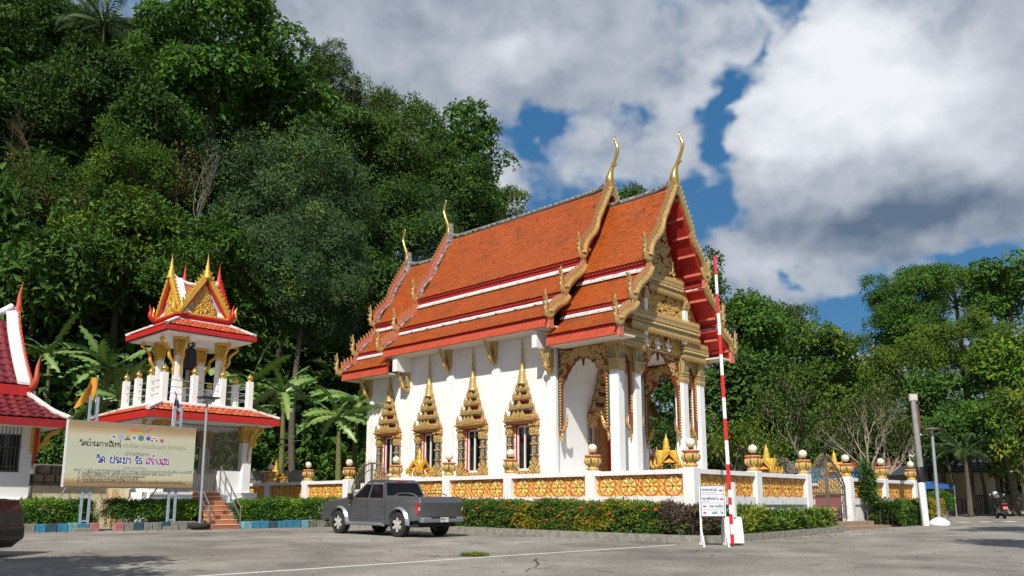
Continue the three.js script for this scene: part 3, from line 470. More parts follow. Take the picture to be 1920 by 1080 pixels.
  colX.forEach((x, i) => {
    const c = mb().rbox(x, x + 0.4, FLOOR, 6.6, -18.12, -17.72, 0.035, 2).rbox(x - 0.05, x + 0.45, FLOOR, FLOOR + 0.3, -18.17, -17.67, 0.02).build('column', MT.white, T);
    const k = mb(), cx = x + 0.2, cz = -17.92, R = (r, a, b) => k.box(cx - r, cx + r, a, b, cz - r, cz + r);
    R(0.225, 6.48, 6.54); R(0.235, 6.6, 6.65); R(0.25, 6.71, 6.77); R(0.215, 6.54, 7.3); R(0.275, 7.3, 7.4);
    for (const [ox, oz, dx, dz] of [[0, 1, 1, 0], [0, -1, 1, 0], [1, 0, 0, 1], [-1, 0, 0, 1]]) {
      const p = (u, r) => V(cx + ox * r + dx * u, 0, cz + oz * r + dz * u);
      for (let j = 0; j < 5; j++) { const q = p(-0.18 + j * 0.09, 0.222); k.rod(V(q.x, 6.76, q.z), V(q.x + ox * 0.035, 7.3, q.z + oz * 0.035), 0.03, 6, 0.04); }
      const a = p(-0.23, 0.225).setY(6.48), b = p(0.23, 0.225).setY(6.48), d = mb(); d.spikes(a.clone().setY(0), b.clone().setY(0), 4, 0.11, 0.2, 0.02); for (const g of d.g) k.add(g, M4().makeScale(1, -1, 1).setPosition(0, 6.5, 0)); // hanging leaf points
    }
    k.build('capital', MT.gold, c); 
    const gr = mb(); for (let j = 0; j < 4; j++) gr.box(cx - 0.165 + j * 0.1, cx - 0.135 + j * 0.1, 6.8, 7.26, cz + 0.24, cz + 0.262).box(cx - 0.262, cx - 0.24, 6.8, 7.26, cz - 0.165 + j * 0.1, cz - 0.135 + j * 0.1); gr.build('mosaic_strip', MT.green, c);
  });
  // an openwork arch hung between supports: w wide, in its own plane
  function arch(w, top, strip, spring, mid, inner = 0.13, tipDrop = 0.28) {
    const s = new THREE.Shape(); s.moveTo(0, top); s.lineTo(w, top); s.lineTo(w, strip); s.quadraticCurveTo(w - inner * 1.3, strip + 0.1, w - inner, strip + 0.5); s.lineTo(w - inner, spring);
    const N = 5, P = []; for (let i = 0; i <= N; i++) { const t = i / N, e = Math.sin(t * Math.PI / 2); P.push([w - inner - t * (w / 2 - inner - 0.05), mix(spring, mid, e)]); }
    for (let i = 0; i < N; i++) s.quadraticCurveTo((P[i][0] + P[i + 1][0]) / 2 + 0.02, (P[i][1] + P[i + 1][1]) / 2 + 0.1, P[i + 1][0], P[i + 1][1]);
    s.lineTo(w / 2, mid - tipDrop); s.lineTo(w / 2 - 0.05, mid);
    const Q = P.map(([x, y]) => [w - x, y]).reverse(); for (let i = 0; i < N; i++) s.quadraticCurveTo((Q[i][0] + Q[i + 1][0]) / 2 - 0.02, (Q[i][1] + Q[i + 1][1]) / 2 + 0.1, Q[i + 1][0], Q[i + 1][1]);
    s.lineTo(inner, strip + 0.5); s.quadraticCurveTo(inner * 1.3, strip + 0.1, 0, strip); s.closePath();
    // pierced scrolls in the spandrels
    for (const k of [0, 1]) for (const [fx, fy, r] of [[0.16, 0.4, 0.06], [0.25, 0.62, 0.055], [0.34, 0.78, 0.045], [0.14, 0.7, 0.05]]) { const x = k ? w * (1 - fx) : w * fx, y = mix(spring, top - 0.1, fy); const h = new THREE.Path(); h.absellipse(x, y, r, r * 1.3, 0, Math.PI * 2, true); if (y < top - 0.12 && y > mix(spring, mid, Math.sin((Math.min(fx, 0.5) / 0.5) * 1.4)) + 0.16) s.holes.push(h); }
    return new THREE.ExtrudeGeometry(s, { depth: 0.07, bevelEnabled: true, bevelThickness: 0.012, bevelSize: 0.012, bevelSegments: 1, curveSegments: 6 });
  }
  const scrolls = (w, top, spring, mid) => { const m = mb(); seed(33); for (let i = 0; i < 60 + w * 60; i++) { const x = rr(0.05, w - 0.05), e = Math.sin(Math.min(x, w - x) / (w / 2) * Math.PI / 2), lo = mix(spring, mid, e) + 0.12, y = rr(lo, top - 0.08); if (lo > top - 0.1) continue; const r = rr(0.05, 0.1), a0 = rr(0, 6), pts = []; for (let k = 0; k <= 8; k++) { const t = k / 8, q = a0 + t * 5; pts.push(V(x + Math.cos(q) * r * (1 - t * 0.75), y + Math.sin(q) * r * (1 - t * 0.75), 0.08)); } m.tube(pts, lerpRadii([0.034, 0.026, 0.02], 8), 5); } for (const k of [0, 1]) for (let y = spring - 1.6; y < spring + 0.2; y += 0.11) m.ball(k ? w - 0.065 : 0.065, y, 0.085, 0.045, 6); return m; };
  function hangArch(x, z, turn, w, top, strip, spring, mid) {
    const g = mb().add(arch(w, top, strip, spring, mid)); const root = g.build('arch_panel', MT.archBack, null); scene.remove(root); names.arch_panel--; root.name = 'arch_panel';
    scrolls(w, top, spring, mid).build('scrollwork', MT.gold, root); mb().box(-0.035, 0.0, strip + 0.3, top, -0.01, 0.09).box(w, w + 0.035, strip + 0.3, top, -0.01, 0.09).build('mosaic_strip', MT.green, root);
    for (const k of [0, 1]) { const f = mb(), bx = k ? w - 0.06 : 0.06, dir = k ? -1 : 1, pts = spline([[bx, strip + 0.15, 0.03], [bx + dir * 0.12, strip + 0.22, 0.03], [bx + dir * 0.26, strip + 0.42, 0.03], [bx + dir * 0.33, strip + 0.8, 0.03]], 10); f.tube(pts, lerpRadii([0.1, 0.12, 0.07, 0.008], 10), 6, 0.5).tube([V(bx, strip + 0.2, 0.03), V(bx, strip - 0.15, 0.03), V(bx + dir * 0.02, strip - 0.32, 0.03)], [0.09, 0.07, 0.005], 6, 0.5); f.build('flame_finial', MT.goldRelief, root); }
    return place(root, T, x, 0, z, turn);
  }
  hangArch(24.27, -20.5, -Math.PI / 2, 2.36, 7.44, 4.1, 5.9, 6.95); hangArch(30.05, -20.5, -Math.PI / 2, 2.36, 7.44, 4.1, 5.9, 6.95);
  hangArch(25.7, -17.95, 0, 2.9, 8.1, 4.1, 5.8, 7.35); hangArch(24.62, -17.95, 0, 0.68, 7.4, 4.1, 6.5, 7.0); hangArch(29.0, -17.95, 0, 0.85, 7.4, 4.1, 6.5, 7.0);
  const ent = (x0, x1, y0, h, zf, depth, name = 'entablature') => { // stepped cornice with leaf points above and below
    const e = mb(); e.box(x0 + 0.06, x1 - 0.06, y0, y0 + h * 0.25, zf - depth, zf - 0.06).box(x0 + 0.02, x1 - 0.02, y0 + h * 0.25, y0 + h * 0.62, zf - depth, zf - 0.03).box(x0, x1, y0 + h * 0.62, y0 + h * 0.82, zf - depth, zf).box(x0 + 0.03, x1 - 0.03, y0 + h * 0.82, y0 + h, zf - depth, zf - 0.03);
    const n = Math.round((x1 - x0) / 0.1); e.spikes(V(x0, y0 + h, zf - 0.04), V(x1, y0 + h, zf - 0.04), n, 0.08, 0.24, 0.025); e.spikes(V(x0 + 0.02, y0 + h, zf - depth), V(x0 + 0.02, y0 + h, zf - 0.05), Math.round(depth / 0.1), 0.085, 0.14, 0.02);
    const d = mb().spikes(V(x0, 0, zf - 0.04), V(x1, 0, zf - 0.04), n, 0.08, 0.24, 0.025).spikes(V(x0 + 0.02, 0, zf - depth), V(x0 + 0.02, 0, zf - 0.05), Math.round(depth / 0.1), 0.085, 0.15, 0.02); for (const g of d.g) e.add(g, M4().makeScale(1, -1, 1).setPosition(0, y0 + 0.02, 0));
    const b = Math.round((x1 - x0) / 0.16); for (let k = 0; k < b; k++) e.ball(x0 + (k + 0.5) * (x1 - x0) / b, y0 + h * 0.44, zf - 0.02, 0.055, 6);
    const o = e.build(name, MT.gold, T); mb().box(x0 + 0.01, x1 - 0.01, y0 + h * 0.255, y0 + h * 0.31, zf - depth, zf - 0.022).box(x0 + 0.01, x1 - 0.01, y0 + h * 0.56, y0 + h * 0.61, zf - depth, zf - 0.022).build('mosaic_strip', MT.green, o); return o;
  };
  ent(24.1, 25.75, 7.4, 0.42, -17.5, 0.75); ent(28.5, 30.35, 7.4, 0.42, -17.5, 0.75); ent(24.75, 29.55, 8.12, 0.5, -17.38, 0.55); ent(25.92, 28.38, 9.78, 0.42, -17.36, 0.45);
  // beam over the side openings
  mb().box(24.2, 24.6, 7.42, 7.62, ZF, -18.2).box(29.85, 30.25, 7.42, 7.62, ZF, -18.2).build('beam', MT.white, T);
  const silver = mat('pale mirror mosaic', [0.55, 0.6, 0.66], 0.3, { metalness: 0.2, map: tex(256, 0.6, (u, v, n) => { const c = n(36, 2, 3); return [0.7 + c * 0.9, 0.72 + c * 0.9, 0.78 + c * 0.9]; }) });
  mb().prism([[XC - 1.15, 10.15, -17.66], [XC + 1.15, 10.15, -17.66], [XC, 13.4, -17.66]], [0, 0, 0.06]).build('pediment', MT.archBack, T);
  mb().prism([[XC - 2.7, 8.55, -17.68], [XC + 2.7, 8.55, -17.68], [XC + 1.86, 9.9, -17.68], [XC + 1.5, 10.6, -17.68], [XC - 1.5, 10.6, -17.68], [XC - 1.86, 9.9, -17.68]], [0, 0, 0.06]).build('pediment', MT.archBack, T);
  mb().prism([[XC - 3.1, 7.45, -17.9], [XC + 3.1, 7.45, -17.9], [XC + 2.9, 8.7, -17.9], [XC - 2.9, 8.7, -17.9]], [0, 0, 0.12]).build('pediment', MT.archBack, T);
  const leafy = (x0, x1, y0, y1, z, n, sd, inside) => { const m = mb(); seed(sd); for (let i = 0; i < n; i++) { const x = rr(x0, x1), y = rr(y0, y1); if (inside && !inside(x, y)) continue; const r = rr(0.06, 0.13), a0 = rr(0, 6), pts = []; for (let k = 0; k <= 8; k++) { const t = k / 8, q = a0 + t * 5; pts.push(V(x + Math.cos(q) * r * (1 - t * 0.75), y + Math.sin(q) * r * (1 - t * 0.75), z + rr(0, 0.03))); } m.tube(pts, lerpRadii([0.045, 0.03, 0.02], 8), 5); } return m; };
  leafy(XC - 1.1, XC + 1.1, 10.3, 13.1, -17.58, 420, 51, (x, y) => Math.abs(x - XC) < (13.2 - y) * 0.35).build('scrollwork', MT.gold, T);
  leafy(XC - 1.9, XC + 1.9, 8.75, 9.75, -17.6, 300, 52).build('scrollwork', MT.goldOchre, T);
  leafy(24.4, 30, 7.5, 8.1, -17.77, 330, 53).build('scrollwork', MT.goldOchre, T);
  for (const s of [-1, 1]) { const c = mb(), x = XC + s * 1.42; c.box(x - 0.1, x + 0.1, 8.7, 9.25, -17.62, -17.42); c.build('small_column', MT.white, T); mb().box(x - 0.14, x + 0.14, 9.3, 9.42, -17.64, -17.38).box(x - 0.12, x + 0.12, 9.25, 9.72, -17.62, -17.4).spikes(V(x - 0.12, 9.42, -17.38), V(x + 0.12, 9.42, -17.38), 3, 0.09, 0.25, 0.02).build('capital', MT.gold, T); }
  for (const x of [25.75, 28.52]) mb().box(x - 0.1, x + 0.1, 7.86, 8.1, -17.62, -17.46).build('small_column', MT.white, T);
  // small white praying figures over the arch: body, head, raised arms
  for (const x of [26.1, 26.85, 27.6]) { const f = mb(); f.lathe([[0.09, 0], [0.1, 0.06], [0.06, 0.18], [0.085, 0.3], [0.03, 0.37]], x, 7.45, -17.72, 8).ball(x, 7.88, -17.72, 0.055, 8, 1.2); for (const s of [-1, 1]) f.tube([V(x + s * 0.08, 7.74, -17.72), V(x + s * 0.16, 7.64, -17.68), V(x + s * 0.24, 7.82, -17.68)], [0.03, 0.025, 0.015], 5); f.build('figure', MT.white, T); }
  // ---- brackets under the eaves at each pilaster
  const bracket = (() => { const m = mb(); // faces +z (out of the wall), top at y = 0
    m.box(-0.2, 0.2, -0.12, 0, 0, 0.3).box(-0.17, 0.17, -0.72, -0.12, 0, 0.2).box(-0.2, 0.2, -0.8, -0.72, 0, 0.24).box(-0.15, 0.15, -0.95, -0.8, 0, 0.16);
    for (let j = 0; j < 4; j++) m.rod(V(-0.15 + j * 0.1, -0.72, 0.2), V(-0.16 + j * 0.107, -0.1, 0.25), 0.035, 6, 0.045);
    const d = mb().spikes(V(-0.17, 0, 0.12), V(0.17, 0, 0.12), 3, 0.12, 0.25, 0.03); for (const g of d.g) m.add(g, M4().makeScale(1, -1, 1).setPosition(0, -0.93, 0));
    const r = m.build('bracket', MT.gold, null); scene.remove(r); names.bracket--; r.name = 'bracket';
    const n = mb(), sp = spline([[0, -1.28, 0.1], [0, -1.05, 0.22], [0, -0.85, 0.42], [0, -0.6, 0.45], [0, -0.38, 0.62], [0, -0.12, 0.72], [0, -0.02, 0.86]], 20); n.tube(sp, lerpRadii([0.02, 0.09, 0.11, 0.09, 0.07, 0.06, 0.05], 20), 6, 1.0);
    for (let k = 3; k < 18; k += 3) fin(n, sp[k].clone().add(V(-0.03, 0, 0.05)), V(0, 0.5, 0.85).normalize(), V(0, 0.85, -0.5), 0.13, 0.16, V(1, 0, 0), 0.06);
    n.build('naga_strut', MT.goldOchre, r); const g2 = mb(); for (let j = 0; j < 3; j++) g2.box(-0.115 + j * 0.1, -0.085 + j * 0.1, -0.7, -0.14, 0.2, 0.252); g2.build('mosaic_strip', MT.green, r); return r; })();
  for (const [z, y] of [[ZB + 0.2, 7.42], [-29.45, 7.46], [-26.62, 8.16], [-23.82, 8.16], [-20.78, 7.42]]) { place(bracket, T, WX - 0.14, y, z, -Math.PI / 2).scale.setScalar(0.8); place(bracket, T, EX + 0.14, y, z, Math.PI / 2).scale.setScalar(0.88); }
}
// ---------------------------------------------------------------- the balustrade with its wheel panels and globe lamps
const FX = 21.1, FZ = -12.9;
{
  const plateMat = MT.panelGold, WR = 0.305;
  // a wheel with eight spokes in its own plane (faces +z)
  const wheelGeo = (() => { const m = mb(); m.add(new THREE.TorusGeometry(WR - 0.03, 0.036, 6, 28)); m.add(new THREE.TorusGeometry(0.2, 0.014, 4, 20));
    for (let i = 0; i < 8; i++) { const a = i * Math.PI / 4; const p = (r, w) => V(Math.cos(a) * r, Math.sin(a) * r, 0); m.tube([p(0.05), p(0.12), p(0.19), p(0.245)], [0.03, 0.045, 0.072, 0.05], 6, 0.8); }
    m.add(new THREE.SphereGeometry(0.065, 10, 6), M4().makeScale(1, 1, 0.8)); return m.merged(); })();
  const hubGeo = new THREE.SphereGeometry(0.03, 8, 6); boxUV(hubGeo);
  const ringGeo = (() => { const m = mb(); m.add(new THREE.TorusGeometry(WR + 0.012, 0.02, 5, 28)); return m.merged(); })();
  const plate = (w) => { const s = new THREE.Shape(); s.moveTo(0, 0); s.lineTo(w, 0); s.lineTo(w, 0.64); s.lineTo(0, 0.64); s.closePath(); const n = Math.max(1, Math.round(w / 0.84)); for (let i = 0; i < n; i++) { const h = new THREE.Path(); h.absarc((i + 0.5) * w / n, 0.32, WR - 0.005, 0, Math.PI * 2, true); s.holes.push(h); } return [new THREE.ExtrudeGeometry(s, { depth: 0.09, bevelEnabled: false, curveSegments: 14 }), n]; };
  const wheelMat = mat('gold wheel paint', [0.74, 0.44, 0.08], 0.4, { metalness: 0.2 }), redMat = mat('red wheel rim paint', [0.5, 0.06, 0.03], 0.6);
  // runs along one axis; stops are post centres
  function run(name, label, axis, fixed, stops, posts = true) {
    const mid = (stops[0] + stops.at(-1)) / 2, pos = axis === 'z' ? [fixed, ground(fixed, mid), mid] : [mid, ground(mid, fixed), fixed];
    const F = thing(name, label, 'fence', pos), B = (m, a0, a1, y0, y1, h) => axis === 'z' ? m.box(fixed - h, fixed + h, y0, y1, a0, a1) : m.box(a0, a1, y0, y1, fixed - h, fixed + h);
    const lo = Math.min(...stops), hi = Math.max(...stops), gy = Math.min(...stops.map((q) => axis === 'z' ? ground(fixed, q) : ground(q, fixed))) - 0.4;
    const e = posts === 1 ? 0.19 : 0; B(mb(), lo + e, hi, gy, 1.5, 0.1).build('base_wall', MT.oldWhite, F); B(mb(), lo + e, hi, 1.5, 1.745, 0.15).build('plinth_rail', MT.oldWhite, F); B(mb(), lo + e, hi, 2.385, 2.52, 0.16).build('top_rail', MT.fenceWhite, F);
    stops.forEach((q, i) => { if (posts && !(posts === 1 && i === 0)) { const m = mb(); axis === 'z' ? m.rbox(fixed - 0.19, fixed + 0.19, gy, 2.56, q - 0.19, q + 0.19, 0.02) : m.rbox(q - 0.19, q + 0.19, gy, 2.56, fixed - 0.19, fixed + 0.19, 0.02); m.build('post', MT.fenceWhite, F); }
      if (i + 1 < stops.length) {
        const a = Math.min(q, stops[i + 1]) + 0.19, b = Math.max(q, stops[i + 1]) - 0.19, [g, n] = plate(b - a), p = mb().add(g).build('wheel_panel', plateMat, null); scene.remove(p); names.wheel_panel--; p.name = 'wheel_panel';
        const from = org.get(F);
        if (axis === 'z') { p.rotation.y = -Math.PI / 2; p.position.set(fixed + 0.045 - from.x, 1.745 - from.y, a - from.z); } else p.position.set(a - from.x, 1.745 - from.y, fixed - 0.045 - from.z);
        F.add(p);
        for (let k = 0; k < n; k++) { const x = (k + 0.5) * (b - a) / n; for (const [nm, ge, ma, z] of [['wheel', wheelGeo, wheelMat, 0.06], ['wheel_rim', ringGeo, redMat, 0.085], ['wheel_hub', hubGeo, MT.green, 0.115]]) { const w = new THREE.Mesh(ge, ma); w.name = nm; w.position.set(x, 0.32, z); p.add(w); } }
      } });
    return F;
  }
  const L = [-12.9, -16.5, -20.13, -23.32, -26.49], L2 = [-29.68, -32.84, -36.05, -39.2], R1 = [21.1, 24.86, 28.56], R2 = [32.33, 36.0, 39.62];
  run('balustrade_fence', 'long white balustrade fence with gold wheel panels behind the flowering hedge and the pickup', 'z', FX, L);
  run('balustrade_fence', 'short white balustrade fence with gold wheels between the bell tower and the pickup', 'z', FX, L2);
  run('balustrade_fence', 'white balustrade fence with wheel panels between the barrier and the iron gate', 'x', FZ, R1, 1);
  run('balustrade_fence', 'white balustrade fence with wheel panels between the iron gate and the concrete pole', 'x', FZ, R2);
  run('balustrade_fence', 'inner balustrade fence seen through the bars of the right iron gate', 'z', 39.62, [-16.6, -20.2, -23.8, -27.4, -31]);
  // globe lamps: lotus pedestal, neck, globe
  const lamp = thing('globe_lamp', '', 'lamp', [0, 0, 0], { local: true, group: 'globe lamps on the fence posts' });
  { const m = mb(); m.lathe([[0.17, 0], [0.19, 0.03], [0.2, 0.07], [0.17, 0.1], [0.15, 0.14], [0.2, 0.19], [0.235, 0.28], [0.225, 0.38], [0.21, 0.42], [0.24, 0.46], [0.24, 0.5], [0.12, 0.5], [0, 0.5]], 0, 0, 0, 16);
    for (let i = 0; i < 12; i++) { const a = i / 12 * 6.283, c = Math.cos(a), s = Math.sin(a); m.tube([V(c * 0.185, 0.17, s * 0.185), V(c * 0.245, 0.28, s * 0.245), V(c * 0.235, 0.39, s * 0.235)], [0.03, 0.055, 0.03], 5); }
    const ped = m.build('pedestal', MT.goldOchre, lamp);
    const rim = mb(); for (let i = 0; i < 14; i++) { const a = i / 14 * 6.283; rim.ball(Math.cos(a) * 0.215, 0.465, Math.sin(a) * 0.215, 0.055, 8, 0.7); } rim.build('petal_rim', MT.coral, ped);
    const st = mb(); for (let i = 0; i < 12; i += 2) { const a = (i + 0.5) / 12 * 6.283, c = Math.cos(a), s = Math.sin(a); st.tube([V(c * 0.215, 0.2, s * 0.215), V(c * 0.25, 0.3, s * 0.25), V(c * 0.235, 0.4, s * 0.235)], [0.014, 0.022, 0.014], 4); } st.build('mosaic_strip', MT.green, ped);
    mb().cyl(0, 0.5, 0.6, 0, 0.05, 0.065, 10).build('neck', MT.black, lamp); mb().ball(0, 0.71, 0, 0.145, 24).build('globe', MT.globe, lamp); }
  const spots = [
    [FX, -12.9, 'cream globe lamp on the corner post above the white direction sign'], [FX, -16.5, 'cream globe lamp on gold lotus, first post left of the fence corner'], [FX, -20.13, 'cream globe lamp in front of the window nearest the porch'],
    [FX, -23.32, 'cream globe lamp right above the pickup tailgate, before the second window from the porch'], [FX, -26.49, 'cream globe lamp on the right pillar of the left arched iron gate'], [FX, -29.68, 'cream globe lamp on the left pillar of the left arched iron gate'],
    [FX, -32.84, 'cream globe lamp left of the pickup, second from the left arched gate'], [FX, -36.05, 'bluish white globe lamp beside the golden shrine near the bell tower'],
    [24.86, FZ, 'cream globe lamp on the post right of the striped barrier pole'], [28.56, FZ, 'cream globe lamp on the left pillar of the right iron gate'], [32.33, FZ, 'cream globe lamp on the tall right pillar of the right iron gate'],
    [36.0, FZ, 'cream globe lamp on the middle post right of the iron gate'], [39.62, FZ, 'cream globe lamp on the last fence post beside the concrete pole'],
  ];
  spots.forEach(([x, z, label], i) => { if (i === 0) { lamp.position.set(x, 2.56, z); lamp.userData.label = label; } else copyOf(lamp, 'globe_lamp', label, [x, 2.56, z], i * 0.7); });
  // gates of dark bars with an arched top
  function gate(label, axis, fixed, a, b, y0, open) {
    const pos = axis === 'z' ? [fixed, y0, (a + b) / 2] : [(a + b) / 2, y0, fixed], G = thing('iron_gate', label, 'gate', pos), w = Math.abs(b - a), P = (u, y, dz = 0) => axis === 'z' ? V(fixed + dz, y, a + (b - a) * u) : V(a + (b - a) * u, y, fixed + dz);
    const topY = (u) => 2.15 + 1.05 * Math.sin(Math.PI * clamp(u)) ** 0.8;
    for (const [u0, u1] of [[0.0, 0.495], [0.505, 1.0]]) {
      const fr = mb(); fr.rod(P(u0 + 0.01, y0 + 0.1), P(u0 + 0.01, topY(u0 + 0.01)), 0.03, 6).rod(P(u1 - 0.01, y0 + 0.1), P(u1 - 0.01, topY(u1 - 0.01)), 0.03, 6).rod(P(u0, y0 + 0.12), P(u1, y0 + 0.12), 0.03, 6).rod(P(u0, y0 + 1.0), P(u1, y0 + 1.0), 0.025, 6).rod(P(u0, y0 + 0.55), P(u1, y0 + 0.55), 0.02, 6);
      const c1 = [], c2 = []; for (let i = 0; i <= 12; i++) { const u = mix(u0, u1, i / 12); c1.push(P(u, topY(u))); c2.push(P(u, topY(u) - 0.28)); } fr.tube(c1, c1.map(() => 0.03), 6).tube(c2, c2.map(() => 0.02), 6);
      const leaf = fr.build('gate_leaf', MT.gateIron, G), n = 11;
      for (let i = 1; i < n; i++) { const u = mix(u0, u1, i / n), t = topY(u); mb().rod(P(u, y0 + 0.1), P(u, t + 0.12), 0.013, 5).build('bar', MT.gateIron, leaf); }
      const tips = mb(); for (let i = 1; i < n; i++) { const u = mix(u0, u1, i / n), t = topY(u), p = P(u, t + 0.1); tips.cyl(p.x, p.y, p.y + 0.12, p.z, 0.016, 0.002, 6); } tips.build('spear_points', MT.gold, leaf, { kind: 'stuff' });
    }
  }
  gate('dark iron gate with arched top between two fence pillars on the right', 'x', FZ, 28.78, 32.1, ground(30.4, FZ) + 0.28);
  gate('arched iron gate of thin bars behind the cab of the pickup', 'z', FX, -26.7, -29.45, ground(FX, -28) + 0.35);
  // pillars of the right gate stand to the ground; steps before it
  const st = thing('gate_steps', 'two low brown stone steps before the right iron gate', 'steps', [30.4, ground(30.4, -12.2), -12.2]);
  const stepMat = mat('brown stone step', [0.36, 0.26, 0.17], 0.85, { map: tex(256, 1, (u, v, n) => { const k = clamp(0.9 + n(9, 5, 3) * 0.7); return [k, k, k]; }), bumpMap: grainBump, bumpScale: 0.006 });
  mb().box(28.75, 32.9, 0.3, ground(30, -12) + 0.28, -12.65, -12.2).build('step', stepMat, st); mb().box(28.4, 33.2, 0.3, ground(30, -12) + 0.13, -12.2, -11.7).build('step', stepMat, st);
}
// ---------------------------------------------------------------- lettering: Thai letters as pen strokes on a grid (two digits a point, o = loop)
const TH = {
  'ว': '07 29 59 77 70|o61', 'ด': 'o34|33 10 00 05 29 59 77 70', 'บ': 'o18|08 00 70 79', 'ป': 'o18|08 00 70 7c', 'น': 'o18|18 10|10 72|o71|79 71', 'า': '07 28 47 40:5', 'เ': 'o11|09 01:3', 'แ': 'o11|09 01|o51|49 41:6', 'ก': '00 04 15 07 29 59 77 70',
  'ะ': 'o17|17 27 38|o12|12 22 33:5', 'ส': 'o31|21 00 05 29 59 77 70|68 8a', 'ห': 'o18|18 10|13 67 89 80', 'ร': 'o41|50 55 15 07 19 59:6', 'พ': 'o18|08 10 35 60 79', 'ต': 'o34|33 10 00 05 29 48 69 77 70', 'ำ': '07 28 47 40|o1b:5', 'ล': 'o31|21 00 05 16 66|07 29 59 77 70',
  'ษ': 'o18|08 00 70 79|44 84', 'ฎ': 'o34|33 00 05 15 07 29 59 77 70|70 40', 'อ': 'o15|04 00 70 77 59 29 08', 'ภ': 'o11|11 14 05 07 29 59 77 70', 'ม': 'o18|18 11|o11|11 71|79 71', 'ง': 'o58|69 61 20 04:7', 'จ': 'o34|45 75|07 29 59 77 40', 'ข': 'o18|08 26 00 60 69:7',
  'ค': 'o34|33 20 00 05 29 59 77 70', 'โ': '28 09 0a 3c|20 29:4', 'ไ': '0c 2b 20:3', 'ช': 'o18|08 26 00 60 67 89', 'ฐ': 'o61|60 65 15 07 19 59|00 30 60', 'ท': 'o18|18 10|13 67 77 70', 'ธ': '69 19 06 56 60 00 05', 'ย': 'o18|08 15 03 00 70 79', 'ญ': '00 04 15 07 29 59 77 70 90 9a', 'ณ': '00 04 07 29 59 40|50 99', 'ถ': 'o21|20 04 15 07 29 59 77 70', 'ศ': 'o34|33 20 00 05 29 59 77 70|68 8a', 'ผ': 'o18|08 00 35 70 79', 'ซ': 'o18|08 26 00 60 67 89', 'ฟ': 'o18|08 10 35 60 7c', 'ฉ': 'o16|07 29 59 70|o61', 'ใ': 'o1b|0c 20:3', 'ฑ': 'o18|18 10|13 67 77 70', 'ฏ': '00 04 15 07 29 59 70 40',
  'ั': '^1b 2d 3b 6c', 'ิ': '^0b 2d 5d 6b 0b', 'ี': '^0b 2d 6b 0b|6b 6e', 'ื': '^0b 2d 6b 0b|6b 6e|4b 4e', '็': '^1b 3d 5b 6d', '่': '^4d 4f', '้': '^3d 5d 4f 6f', '์': '^4d 5f', 'ุ': '_5y 5w', 'ู': '_3y 3w 6w 6y', '.': '20 21:3', '๑': 'o33|44 70 79 29 05', '๒': 'o28|08 00 70 75', '๓': 'o28|08 00|44 40|70 79', '๔': 'o44|00 09 79 20', ' ': ':5',
};
function thai(ctx, text, x, y, size, color, weight = 1, center = false, fit = 0) {
  const u = size / 9, hex = (c) => (c === 'w' ? -3 : c === 'y' ? -1 : parseInt(c, 16)), adv = (ch) => { const g = TH[ch] ?? '07 77'; if (g[0] === '^' || g[0] === '_') return 0; const w = g.split(':')[1]; return (w ? +w : 8) + 1.6; };
  let total = 0; for (const ch of text) total += adv(ch) * u;
  const sx = fit ? fit / total : 1; ctx.save(); ctx.translate(center ? x - total * sx / 2 : x, 0); ctx.scale(sx, 1); let px = 0; ctx.strokeStyle = color; ctx.lineWidth = weight * u * 1.5; ctx.lineCap = ctx.lineJoin = 'round'; let last = px;
  for (const ch of text) {
    const g = TH[ch] ?? '07 77', over = g[0] === '^' || g[0] === '_', bx = over ? last : px, body = g.replace(/[\^_]/g, '').split(':')[0];
    for (const s of body.split('|')) { if (!s) continue; ctx.beginPath(); if (s[0] === 'o') { ctx.arc(bx + hex(s[1]) * u, y - hex(s[2]) * u, u * 1.1, 0, 6.3); } else s.trim().split(' ').forEach((p, i) => (i ? ctx.lineTo(bx + hex(p[0]) * u, y - hex(p[1]) * u) : ctx.moveTo(bx + hex(p[0]) * u, y - hex(p[1]) * u))); ctx.stroke(); }
    if (!over) { last = px; px += adv(ch) * u; }
  }
  ctx.restore();
}
function printed(w, h, draw) { const c = document.createElement('canvas'); c.width = w; c.height = h; draw(c.getContext('2d'), w, h); const t = new THREE.CanvasTexture(c); t.colorSpace = THREE.SRGBColorSpace; t.magFilter = THREE.LinearFilter; return t; }
function plane(p0, ux, uy) { // a sheet with its own 0..1 print: corner, along, up
  const g = new THREE.BufferGeometry(), P = [p0, p0.clone().add(ux), p0.clone().add(ux).add(uy), p0.clone().add(uy)], n = ux.clone().cross(uy).normalize();
  g.setAttribute('position', new THREE.Float32BufferAttribute(P.flatMap((p) => p.toArray()), 3)); g.setAttribute('normal', new THREE.Float32BufferAttribute([n, n, n, n].flatMap((p) => p.toArray()), 3)); g.setAttribute('uv', new THREE.Float32BufferAttribute([0, 0, 1, 0, 1, 1, 0, 1], 2)); g.setIndex([0, 1, 2, 0, 2, 3]); return g;
}
